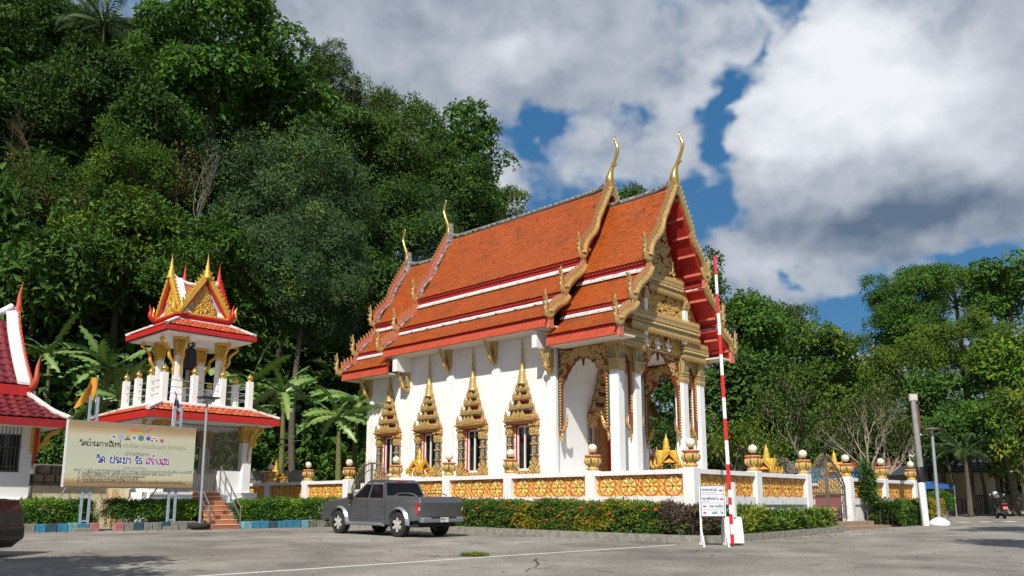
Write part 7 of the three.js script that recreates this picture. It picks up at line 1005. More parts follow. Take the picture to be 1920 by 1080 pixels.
{ // a climber on the gate pillar
  const T = thing('climbing_plant', 'green climber growing over the fence right of the tall gate pillar', 'plant', [33.3, ground(33.3, -12.6), -12.6]), pl = [], cs = [], m = mb(); seed(8); m.tube(spline([[33.2, 0.7, -12.55], [33.35, 1.4, -12.6], [33.2, 2.2, -12.6], [33.3, 3.0, -12.65]], 10), 0.02, 5); for (let i = 0; i < 75; i++) { const y = rr(1.6, 3.0), [q, sc] = turnTo(V(0, 1, 0.5).normalize(), rr(1.4, 2.2)); pl.push(M4().compose(V(33.35 + rr(-0.28, 0.3) * (y > 2 ? 1 : 0.6), y, -12.6 + rr(-0.1, 0.2)), q, sc)); cs.push(C3(G.mid, rr(0.8, 1.3))); } m.build('stem', MT.bark, T); instanced('foliage', HEDGE[0], LM.glossy, pl, T, cs); }
{ // weeds in the puddle
  const p = at(868, 1038, 18.2), T = thing('grass_tuft', 'small tuft of green weeds at the edge of a puddle on the asphalt', 'grass', [p.x, ground(p.x, p.z), p.z]); const pl = [], cs = []; seed(12); for (let i = 0; i < 90; i++) { const x = p.x + rr(-0.02, 0.42) * 1.1, z = p.z + rr(-0.05, 0.42) * 1.0, [q, sc] = turnTo(V(0, 1, 0), rr(0.14, 0.3)); pl.push(M4().compose(V(x, ground(x, z) + 0.015, z), q, sc)); cs.push(C3([0.13, 0.19, 0.02], rr(0.7, 1.3))); } instanced('blades', SHRUB[0], LM.dull, pl, T, cs);
  const w = mb(), v = [], N = 28, cx = p.x - 0.1, cz = p.z - 0.05; for (let i = 0; i < N; i++) { const a = i / N * 6.283, r = 1 + 0.3 * noise(Math.cos(a) * 2, Math.sin(a) * 2, 4), x = cx + Math.cos(a) * 0.5 * r * 0.9 + Math.sin(a) * 0.25, z = cz + Math.sin(a) * 0.28 * r + Math.cos(a) * 0.4; v.push([x, ground(x, z) + 0.006, z]); } w.poly(v, [[...Array(N).keys()]]); const pm = mat('shallow puddle water', [0.05, 0.05, 0.045], 0.04); tag(w.build('puddle', pm), null, null, null, 'structure'); }
// trees just outside the frame whose shadows fall across the yard
function shadeTree(label, X, Z, cy, R, kind, col) { const T0 = at(0, 0, 10), save = T0, gy = ground(X, Z), T = thing('shade_tree', label, 'tree', [X, gy, Z]), lobes = []; for (let i = 0; i < 14; i++) { const d = V(rr(-1, 1), rr(-0.5, 0.8), rr(-1, 1)).normalize(), k = rr(0.4, 0.85); lobes.push([V(X + d.x * R * k, gy + cy + d.y * R * 0.6 * k, Z + d.z * R * k), R * rr(0.3, 0.42)]); } const m = mb(); limbs(m, V(X, gy, Z), V(X, gy + cy * 0.6, Z), lobes.slice(0, 9).map((l) => l[0]), 0.22); m.build('trunk', MT.bark, T); const pl = [], cs = []; for (const [c, r] of lobes) for (let i = 0; i < r * r * 14; i++) { const d = V(rr(-1, 1), rr(-0.6, 1), rr(-1, 1)).normalize(), [q, sc] = turnTo(d, 0.9); pl.push(M4().compose(c.clone().addScaledVector(d, r * rr(0.7, 1.05)), q, sc)); cs.push(C3(col, rr(0.75, 1.25))); } instanced('crown', LEAF[kind][0], LM.dull, pl, T, cs); }
seed(707);
shadeTree('leafy tree outside the left edge that shades the asphalt', -0.8, -12.6, 7, 2.3, 'broad', G.mid);
shadeTree('tall leafy tree outside the right edge that shades the far road', 22.3, -1.0, 13.0, 1.7, 'broad', G.mid);
shadeTree('leafy tree outside the right edge that shades the near asphalt', 16.5, -0.4, 10.8, 1.4, 'broad', G.mid);

{ // fallen leaves and grit along the kerbs and under the trees
  seed(909); const g = new THREE.BufferGeometry(); g.setAttribute('position', new THREE.Float32BufferAttribute([0, 0, 0, 0.02, 0.006, 0.03, 0, 0.012, 0.08, 0, 0, 0, 0, 0.012, 0.08, -0.02, 0.008, 0.03], 3)); g.computeVertexNormals();
  const pl = [], cs = [], drop = (x, z) => { const q = new THREE.Quaternion().setFromEuler(new THREE.Euler(rr(-0.3, 0.3), rr(0, 6.3), rr(-0.3, 0.3))); pl.push(M4().compose(V(x, ground(x, z) + 0.008, z), q, V(1, 1, 1).multiplyScalar(rr(0.6, 1.4)))); cs.push(C3(rnd() < 0.5 ? [0.2, 0.13, 0.06] : rnd() < 0.5 ? [0.28, 0.2, 0.05] : [0.1, 0.09, 0.04], rr(0.6, 1.2))); };
  for (let i = 0; i < 260; i++) drop(19.55 - Math.abs(rr(-1, 1) * rr(0, 1)) * 1.5, rr(-27, -12.5)); for (let i = 0; i < 160; i++) drop(rr(20.5, 31), -11.2 + Math.abs(rr(0, 1) * rr(0, 1)) * 1.6); for (let i = 0; i < 160; i++) drop(rr(8.5, 19), -28.5 + rr(0, 1) * rr(0, 1) * 2); for (let i = 0; i < 220; i++) drop(rr(6, 40), rr(-22, -4));
  const m = instanced('fallen_leaves', g, mat('dry fallen leaf', [1, 1, 1], 0.9), pl, null, cs); m.userData.label = 'dry fallen leaves scattered over the asphalt'; }
// ---------------------------------------------------------------- vehicles. Written about their own middle on the ground, nose to -z
const VM = {
  grey: mat('grey metallic car paint', [0.2, 0.21, 0.225], 0.34, { metalness: 0.8, clearcoat: 1, clearcoatRoughness: 0.04 }), flare: mat('pale grey flare paint', [0.24, 0.27, 0.31], 0.4, { metalness: 0.4, clearcoat: 0.5, clearcoatRoughness: 0.15 }), blackPaint: mat('black car paint', [0.01, 0.01, 0.012], 0.18, { clearcoat: 0.35, clearcoatRoughness: 0.05, specularIntensity: 0.6 }),
  trim: mat('black plastic trim', [0.02, 0.02, 0.022], 0.6), alloy: mat('alloy wheel', [0.62, 0.59, 0.54], 0.4, { metalness: 0.35 }), redLens: mat('red lamp lens', [0.35, 0.008, 0.012], 0.12, { clearcoat: 1 }), clearLens: mat('clear lamp lens', [0.6, 0.6, 0.62], 0.15, { clearcoat: 1 }), chrome: mat('chrome', [0.7, 0.7, 0.7], 0.12, { metalness: 1 }), under: mat('dark underbody', [0.02, 0.02, 0.02], 0.9), glass: mat('car glass', [0.006, 0.007, 0.008], 0.06, { specularIntensity: 0.45 }),
};
function wheelProto(R, W, name = 'wheel') { // axle along x, outer side at -x
  const t = mb(); t.add(new THREE.LatheGeometry([[R * 0.62, -W / 2], [R * 0.9, -W / 2], [R * 0.985, -W * 0.38], [R, -W * 0.2], [R, W * 0.2], [R * 0.985, W * 0.38], [R * 0.9, W / 2], [R * 0.62, W / 2]].map(([r, h]) => new THREE.Vector2(r, h)), 32).rotateZ(Math.PI / 2)); for (let i = 0; i < 36; i++) { const a = i / 36 * 6.283; const g = new THREE.BoxGeometry(W * 0.8, 0.02, 0.022); g.rotateX(-a); g.translate(0, Math.cos(a) * R * 0.995, -Math.sin(a) * R * -0.995); t.add(g); }
  const root = t.build(name, MT.rubber, null); scene.remove(root); names[name]--; root.name = name;
  const r = mb(); r.add(new THREE.LatheGeometry([[R * 0.63, -W * 0.42], [R * 0.57, -W * 0.42], [R * 0.54, -W * 0.2], [R * 0.52, W * 0.3]].map(([a, h]) => new THREE.Vector2(a, h)), 28).rotateZ(-Math.PI / 2).rotateY(Math.PI)); for (let i = 0; i < 6; i++) { const a = i / 6 * 6.283, p = (k, x) => V(x, Math.cos(a) * R * k, Math.sin(a) * R * k); r.bar(p(0.1, -W * 0.36), p(0.58, -W * 0.4), 0.085, 0.05, V(1, 0, 0)); } r.add(new THREE.CylinderGeometry(R * 0.2, R * 0.22, 0.06, 16).rotateZ(Math.PI / 2), M4().setPosition(-W * 0.38, 0, 0)); r.build('rim', VM.alloy, root);
  const b = mb(); b.add(new THREE.CylinderGeometry(R * 0.5, R * 0.5, 0.03, 20).rotateZ(Math.PI / 2), M4().setPosition(-W * 0.1, 0, 0)); b.build('brake_disc', VM.under, root); return root;
}
function sideBody(profile, arches, halfW, bevel) { // a side outline [z, y] with wheel arches cut in, pushed across the width
  const s = new THREE.Shape(); profile.forEach(([z, y], i) => (i ? s.lineTo(z, y) : s.moveTo(z, y)));
  for (const [z, y, r] of arches) { /* arches are part of the outline */ }
  const g = new THREE.ExtrudeGeometry(s, { depth: halfW * 2 - bevel * 2, bevelEnabled: true, bevelThickness: bevel, bevelSize: bevel, bevelSegments: 3, curveSegments: 10 }); g.translate(0, 0, -(halfW - bevel)); g.rotateY(-Math.PI / 2); return g; // shape x -> z, depth -> x
}
const arcPts = (zc, yc, r, a0, a1, n = 10) => Array.from({ length: n + 1 }, (_, i) => { const a = mix(a0, a1, i / n); return [zc + Math.cos(a) * r, yc + Math.sin(a) * r]; });
{
  const T = thing('pickup_truck', 'grey double cab pickup truck with black lid parked before the flowering hedge', 'pickup truck', [0, 0, 0], { local: true });
  const rA = 1.52, fA = -1.53, wr = 0.365, arch = 0.45, hw = 0.86;
  // lower body: front -2.5 ... rear 2.42
  const out = [[-2.42, 0.52], [-2.5, 0.72], [-2.44, 0.95], [-2.2, 1.03], [-1.2, 1.11], [-0.95, 1.12], [0.78, 1.10], [2.44, 1.12], [2.47, 1.02], [2.44, 0.55], ...arcPts(rA, 0.4, arch, 0.25, Math.PI - 0.25), [0.95, 0.42], [-0.95, 0.42], ...arcPts(fA, 0.4, arch, 0.25, Math.PI - 0.25)];
  const body = mb().add(sideBody(out, [], hw, 0.05)).build('body', VM.grey, T);
  const sub = (name, m, mm) => m.build(name, mm, body);
  // cab: belt to roof with tumblehome
  const belt = 1.08, roof = 1.72, cab = (z, y, w) => [w, y, z], ringAt = (w, y, zf, zr) => [[-w, y, zf], [w, y, zf], [w, y, zr], [-w, y, zr]];
  const r0 = ringAt(0.83, belt, -1.02, 0.84), r1 = ringAt(0.68, 1.66, -0.3, 0.56), r2 = ringAt(0.6, roof, -0.16, 0.44), vv = [...r0, ...r1, ...r2]; const q4 = (a, b) => [0, 1, 2, 3].map((i) => [a + i, a + (i + 1) % 4, b + (i + 1) % 4, b + i]);
  const cabG = mb().poly(vv, [...q4(0, 4), ...q4(4, 8), [8, 9, 10, 11]]); cabG.build('cab', VM.grey, T);
  // glass sheets stand 6 mm proud of the cab's sloping faces
  const lerp3 = (A, B, t) => A.map((a, i) => mix(a, B[i], t));
  const pane = (A, B, C, D, u0, u1, v0, v1, n) => { const P = (u, v) => { const p = lerp3(lerp3(A, B, u), lerp3(D, C, u), v); return [p[0] + n[0], p[1] + n[1], p[2] + n[2]]; }; return mb().poly([P(u0, v0), P(u1, v0), P(u1, v1), P(u0, v1)], [[0, 1, 2, 3]]); };
  for (const s of [-1, 1]) { const A = [s * 0.83, belt, -1.02], B = [s * 0.83, belt, 0.84], C = [s * 0.68, 1.66, 0.56], D = [s * 0.68, 1.66, -0.3], n = [s * 0.006, 0.001, 0];
    const P = (z, v) => { const w = mix(0.83, 0.68, v); return [s * (w + 0.006), mix(belt, 1.66, v), z]; }, sl = (v) => mix(-0.9, -0.24, v), rs = (v) => mix(0.7, 0.48, v);
    const g1 = mb().poly([P(sl(0.06), 0.06), P(-0.1, 0.06), P(-0.06, 0.9), P(sl(0.9) + 0.02, 0.9)], [[0, 1, 2, 3]]).build('side_window', VM.glass, T); const g2 = mb().poly([P(0.0, 0.06), P(rs(0.06), 0.06), P(rs(0.9), 0.9), P(0.04, 0.9)], [[0, 1, 2, 3]]).build('side_window', VM.glass, T);
    mb().prism([P(sl(0.84), 0.86), P(-0.06, 0.86), P(-0.06, 0.93), P(sl(0.93) + 0.02, 0.93)], [s * 0.02, 0, 0]).prism([P(0.04, 0.86), P(rs(0.86), 0.86), P(rs(0.93), 0.93), P(0.04, 0.93)], [s * 0.02, 0, 0]).build('wind_deflector', VM.flare, T);
    // doors drawn by real gaps: thin dark grooves let into the side
    const x = s * (hw + 0.001), gap = mb(); for (const [z0, z1, y0, y1] of [[-0.965, -0.955, 0.5, 1.08], [-0.055, -0.045, 0.5, 1.08], [0.83, 0.84, 0.48, 1.1], [-0.96, 0.83, 0.5, 0.508]]) gap.box(x - 0.004, x + 0.0005, y0, y1, z0, z1); gap.build('door_gap', VM.under, body);
    for (const z of [-0.22, 0.62]) mb().rbox(x - 0.01, x + s * 0.035, 0.93, 0.965, z - 0.1, z + 0.1, 0.012).build('door_handle', VM.chrome, T);
    mb().rbox(s * 0.86, s * 1.04, 1.1, 1.3, -0.92, -0.8, 0.04, 2).build('mirror', VM.trim, T);
    const fl = (zc) => { const m = mb(), o = arcPts(zc, 0.4, arch + 0.06, -0.12, Math.PI + 0.12, 16), i = arcPts(zc, 0.4, arch - 0.03, -0.12, Math.PI + 0.12, 16); for (let k = 0; k < 16; k++) m.prism([[x - s * 0.02, o[k][1], o[k][0]], [x - s * 0.02, o[k + 1][1], o[k + 1][0]], [x + s * 0.07, i[k + 1][1] + 0.02, i[k + 1][0]], [x + s * 0.07, i[k][1] + 0.02, i[k][0]]], [s * 0.008, 0, 0]).prism([[x + s * 0.07, i[k][1] + 0.02, i[k][0]], [x + s * 0.07, i[k + 1][1] + 0.02, i[k + 1][0]], [x - s * 0.02, i[k + 1][1], i[k + 1][0]], [x - s * 0.02, i[k][1], i[k][0]]], [s * 0.008, 0, 0]); m.build('fender_flare', VM.flare, T); }; fl(rA); fl(fA);
    mb().rod(V(s * 0.93, 0.36, -1.0), V(s * 0.93, 0.36, 0.98), 0.05, 10).box(s * 0.86, s * 0.98, 0.37, 0.4, -0.7, 0.7).build('side_step', VM.flare, T); for (const z of [-0.95, 0.93]) mb().rod(V(s * 0.93, 0.36, z - 0.06), V(s * 0.93, 0.36, z + 0.06), 0.065, 10).build('step_end', VM.chrome, T);
    mb().rbox(s * 0.86 - 0.06, s * 0.86 + 0.015, 0.68, 1.04, 2.36, 2.5, 0.03, 2).build('tail_lamp', VM.redLens, T).add(mb().rbox(s * 0.86 - 0.05, s * 0.86 + 0.02, 0.78, 0.9, 2.42, 2.508, 0.03, 2).build('reverse_lens', VM.clearLens, null)); names.reverse_lens--; 
    mb().ball(x, 0.93, -1.02 + 0.02, 0.02, 8).build('side_repeater', VM.clearLens, T);
  }
  mb().poly([[-0.6, 1.2, 0.797], [0.6, 1.2, 0.797], [0.53, 1.61, 0.603], [-0.53, 1.61, 0.603]], [[0, 1, 2, 3]]).poly([[-0.74, belt + 0.06, 0.82], [0.74, belt + 0.06, 0.82], [0.62, 1.62, 0.588], [-0.62, 1.62, 0.588]], [[0, 1, 2, 3]]).build('rear_window', VM.glass, T);
  mb().poly([[-0.76, belt + 0.04, -0.98], [0.76, belt + 0.04, -0.98], [0.62, 1.62, -0.35], [-0.62, 1.62, -0.35]].map(([x, y, z]) => [x, y + 0.004, z - 0.005]), [[0, 1, 2, 3]]).build('windscreen', VM.glass, T);
  mb().rbox(-0.17, 0.17, 1.64, 1.69, 0.5, 0.58, 0.012).build('brake_light', VM.redLens, T);
  // bed lid, rails, tailgate, bumper, plate
  mb().poly([[-0.83, 1.13, 2.46], [0.83, 1.13, 2.46], [0.84, 1.12, 0.86], [-0.84, 1.12, 0.86], [-0.76, 1.2, 2.38], [0.76, 1.2, 2.38], [0.78, 1.24, 0.9], [-0.78, 1.24, 0.9]], [[0, 1, 5, 4], [1, 2, 6, 5], [2, 3, 7, 6], [3, 0, 4, 7], [4, 5, 6, 7]]).build('bed_lid', VM.grey, T);
  mb().rbox(-0.84, 0.84, 1.1, 1.15, 0.86, 2.475, 0.02).build('lid_seal', VM.trim, T);
  for (const s of [-1, 1]) mb().tube(spline([[s * 0.62, 1.22, 1.05], [s * 0.62, 1.28, 1.12], [s * 0.62, 1.27, 1.95], [s * 0.62, 1.2, 2.05]], 12), 0.018, 6).build('lid_rail', VM.chrome, T);
  mb().rbox(-0.8, 0.8, 0.6, 1.08, 2.42, 2.492, 0.02, 2).build('tailgate', VM.grey, T); mb().rbox(-0.1, 0.1, 0.92, 0.98, 2.48, 2.515, 0.015).build('tailgate_handle', VM.chrome, T);
  mb().rbox(-0.82, 0.82, 0.44, 0.6, 2.4, 2.62, 0.04, 2).build('rear_bumper', VM.flare, T); mb().rbox(-0.5, 0.5, 0.56, 0.605, 2.42, 2.625, 0.01).build('bumper_step', VM.trim, T);
  const plateArt = (a, b) => printed(256, 128, (c) => { c.fillStyle = '#e6e6e2'; c.fillRect(0, 0, 256, 128); c.strokeStyle = '#444'; c.lineWidth = 5; c.strokeRect(4, 4, 248, 120); c.fillStyle = '#22252a'; c.font = 'bold 62px sans-serif'; thai(c, a, 22, 72, 44, '#22252a', 1.4); c.fillText(b, 105, 74); thai(c, 'ภูเก็ต', 80, 112, 22, '#22252a', 1.1); });
  const plateMat = (a, b) => { const m = mat('number plate print', [0.9, 0.9, 0.9], 0.4); m.map = plateArt(a, b); return m; };
  mb().add(plane(V(-0.16, 0.45, 2.628), V(0.34, 0, 0), V(0, 0.15, 0))).build('number_plate', plateMat('บต', '4111'), T, { keepUV: true });
  mb().box(-0.75, 0.75, 0.3, 0.5, -2.2, 2.3).build('chassis', VM.under, T); mb().rod(V(-0.7, 0.37, rA), V(0.7, 0.37, rA), 0.07, 8).rod(V(-0.7, 0.37, fA), V(0.7, 0.37, fA), 0.06, 8).build('axle', VM.under, T);
  for (const z of [rA, fA]) { const a = mb(), o = arcPts(z, 0.4, arch - 0.01, 0, Math.PI, 12); for (const s of [-1, 1]) for (let k = 0; k < 12; k++) a.prism([[s * 0.55, o[k][1], o[k][0]], [s * 0.55, o[k + 1][1], o[k + 1][0]], [s * 0.83, o[k + 1][1], o[k + 1][0]], [s * 0.83, o[k][1], o[k][0]]], [0, 0.01, 0]); a.box(-0.56, 0.56, 0.4, 0.86, z - 0.43, z + 0.43); a.build('wheel_well', VM.under, T); }
  for (const s of [-1, 1]) mb().rbox(s * 0.5, s * 0.82, 0.7, 0.92, -2.52, -2.4, 0.03).build('headlamp', VM.clearLens, T); mb().rbox(-0.45, 0.45, 0.7, 0.9, -2.53, -2.46, 0.02).build('grille', VM.chrome, T); mb().rbox(-0.86, 0.86, 0.42, 0.66, -2.6, -2.38, 0.05).build('front_bumper', VM.grey, T);
  const wp = wheelProto(wr, 0.26); for (const z of [rA, fA]) for (const s of [-1, 1]) { const w = wp.clone(); w.position.set(s * 0.79, wr, z); if (s > 0) w.rotation.y = Math.PI; T.add(w); }
  const gz = -21.55, gx = 16.95, slope = (ground(gx, gz - 1.5) - ground(gx, gz + 1.5)) / 3, sl2 = (ground(gx + 0.8, gz) - ground(gx - 0.8, gz)) / 1.6; T.position.set(gx, ground(gx, gz), gz); T.rotation.set(Math.atan(slope), 0, Math.atan(sl2));
  // ---------------- black saloon at the left edge, nose to the left of the picture
  const S = thing('black_car', 'shiny black saloon car, only its rear corner in view at the left edge', 'car', [0, 0, 0], { local: true });
  const o2 = [[-2.2, 0.35], [-2.25, 0.6], [-2.0, 0.78], [-1.0, 0.95], [0.9, 1.0], [1.9, 1.06], [2.12, 1.03], [2.2, 0.86], [2.24, 0.62], [2.2, 0.34], [2.1, 0.26], ...arcPts(1.32, 0.32, 0.36, 0.05, Math.PI - 0.05), [0.9, 0.22], [-0.9, 0.22], ...arcPts(-1.33, 0.32, 0.36, 0.05, Math.PI - 0.05)];
  const b2 = mb().add(sideBody(o2, [], 0.86, 0.09)).build('body', VM.blackPaint, S);
  const c0 = ringAt(0.76, 0.96, -1.0, 1.55), c1 = ringAt(0.6, 1.36, -0.25, 0.85), c2 = ringAt(0.52, 1.43, -0.1, 0.65); mb().poly([...c0, ...c1, ...c2], [...q4(0, 4), ...q4(4, 8), [8, 9, 10, 11]]).build('cabin', VM.blackPaint, S);
  mb().poly([[-0.68, 1.0, 1.5], [0.68, 1.0, 1.5], [0.55, 1.34, 0.93], [-0.55, 1.34, 0.93]].map(([x, y, z]) => [x, y + 0.004, z + 0.004]), [[0, 1, 2, 3]]).build('rear_window', VM.glass, S);
  for (const s of [-1, 1]) { mb().poly([[s * 0.755, 1.0, -0.8], [s * 0.755, 1.0, 1.25], [s * 0.612, 1.34, 0.8], [s * 0.612, 1.34, -0.25]], [[0, 1, 2, 3]]).build('side_window', VM.glass, S); const l = mb().rbox(s * 0.66, s * 0.875, 0.8, 0.96, 2.02, 2.225, 0.04, 2).build('tail_lamp', VM.redLens, S); mb().rbox(s * 0.7, s * 0.84, 0.83, 0.88, 2.1, 2.235, 0.02).build('lens', VM.clearLens, l); mb().rbox(s * 0.84, s * 1.0, 0.98, 1.12, -0.75, -0.62, 0.03).build('mirror', VM.blackPaint, S); }
  mb().rbox(-0.88, 0.88, 0.3, 0.62, 2.1, 2.34, 0.08, 3).build('rear_bumper', VM.blackPaint, S); mb().rbox(-0.5, 0.5, 0.86, 0.9, 2.16, 2.22, 0.012).build('chrome_strip', VM.chrome, S); mb().rbox(-0.3, 0.3, 0.66, 0.85, 2.1, 2.225, 0.02).build('plate_recess', VM.trim, S);
  mb().add(plane(V(-0.22, 0.675, 2.23), V(0.44, 0, 0), V(0, 0.16, 0))).build('number_plate', plateMat('กข', '7256'), S, { keepUV: true }); mb().box(-0.7, 0.7, 0.18, 0.34, -2, 2.05).build('underbody', VM.under, S);
  const w2 = wheelProto(0.31, 0.2); for (const z of [1.32, -1.33]) for (const s of [-1, 1]) { const w = w2.clone(); w.position.set(s * 0.76, 0.31, z); if (s > 0) w.rotation.y = Math.PI; S.add(w); }
  // the rear right corner lies near the photograph's left edge; heading swung so that the tail shows obliquely
  const corner = at(44, 1000, 17.6), hd = 0.72; S.rotation.y = hd; const off = V(0.86, 0, 2.3).applyAxisAngle(V(0, 1, 0), hd); S.position.set(corner.x - off.x, ground(corner.x, corner.z), corner.z - off.z);
}
{ // motorcycle, seen from behind and to its right; nose to -z about its own base
  const p = at(1877, 971, 40), T = thing('motorcycle', 'dark motorcycle with red tail parked by the trees at the right edge', 'motorcycle', [0, 0, 0], { local: true });
  const wh = (z) => { const m = mb(); m.add(new THREE.TorusGeometry(0.235, 0.06, 8, 24).rotateY(Math.PI / 2), M4().setPosition(0, 0.29, z)); const w = m.build('wheel', MT.rubber, T); const s = mb(); s.add(new THREE.CylinderGeometry(0.07, 0.07, 0.1, 12).rotateZ(Math.PI / 2), M4().setPosition(0, 0.29, z)); for (let i = 0; i < 6; i++) { const a = i / 6 * 6.283; s.rod(V(0, 0.29, z), V(0, 0.29 + Math.cos(a) * 0.2, z + Math.sin(a) * 0.2), 0.012, 5); } s.build('rim', VM.alloy, w); }; wh(0.62); wh(-0.62);
  mb().tube(spline([[0, 0.8, 0.75], [0, 0.78, 0.3], [0, 0.72, -0.05]], 8), lerpRadii([0.09, 0.13, 0.11], 8), 8, 1).build('seat', VM.trim, T); mb().tube(spline([[0, 0.72, 0.85], [0, 0.62, 0.4], [0, 0.45, 0], [0, 0.55, -0.3], [0, 0.85, -0.42]], 12), lerpRadii([0.05, 0.14, 0.12, 0.13, 0.1], 12), 8, 1).build('fairing', VM.blackPaint, T);
  mb().rbox(-0.1, 0.1, 0.64, 0.73, 0.74, 0.9, 0.03).build('tail_lamp', VM.redLens, T); mb().rbox(-0.11, 0.11, 0.42, 0.56, 0.88, 0.93, 0.015).build('number_plate', MT.coral, T); mb().rbox(0.1, 0.2, 0.3, 0.46, 0.25, 0.75, 0.04).build('silencer', VM.chrome, T);
  const f = mb(); f.rod(V(-0.06, 0.29, -0.62), V(-0.06, 0.95, -0.42), 0.025, 6).rod(V(0.06, 0.29, -0.62), V(0.06, 0.95, -0.42), 0.025, 6).tube([V(-0.33, 1.0, -0.3), V(-0.1, 0.98, -0.42), V(0.1, 0.98, -0.42), V(0.33, 1.0, -0.3)], [0.016, 0.016, 0.016, 0.016], 6); f.build('fork', VM.trim, T); for (const s of [-1, 1]) { const m = mb().ball(s * 0.3, 1.12, -0.34, 0.055, 10).rod(V(s * 0.22, 1.0, -0.36), V(s * 0.3, 1.1, -0.34), 0.008, 5); m.build('mirror', VM.chrome, T); }
  mb().ball(0.02, 1.05, -0.45, 0.12, 12).build('headlamp', VM.chrome, T); mb().box(-0.09, 0.09, 0.25, 0.5, -0.2, 0.25).build('engine', VM.alloy, T); mb().rod(V(-0.1, 0.3, 0.1), V(-0.28, 0.0, 0.15), 0.014, 5).build('side_stand', VM.trim, T);
  const hz = thing('helmet', 'silver helmet hung on the handlebar of the motorcycle', 'helmet', [p.x, ground(p.x, p.z), p.z]); const dirx = V(0.5, 0, -0.86); mb().ball(p.x + 0.42, ground(p.x, p.z) + 1.16, p.z - 0.25, 0.13, 14).build('shell', VM.alloy, hz); mb().box(p.x + 0.3, p.x + 0.42, ground(p.x, p.z) + 1.1, ground(p.x, p.z) + 1.18, p.z - 0.2, p.z - 0.12).build('visor', VM.glass, hz);
  T.position.set(p.x, ground(p.x, p.z), p.z); T.rotation.y = -1.1;
}
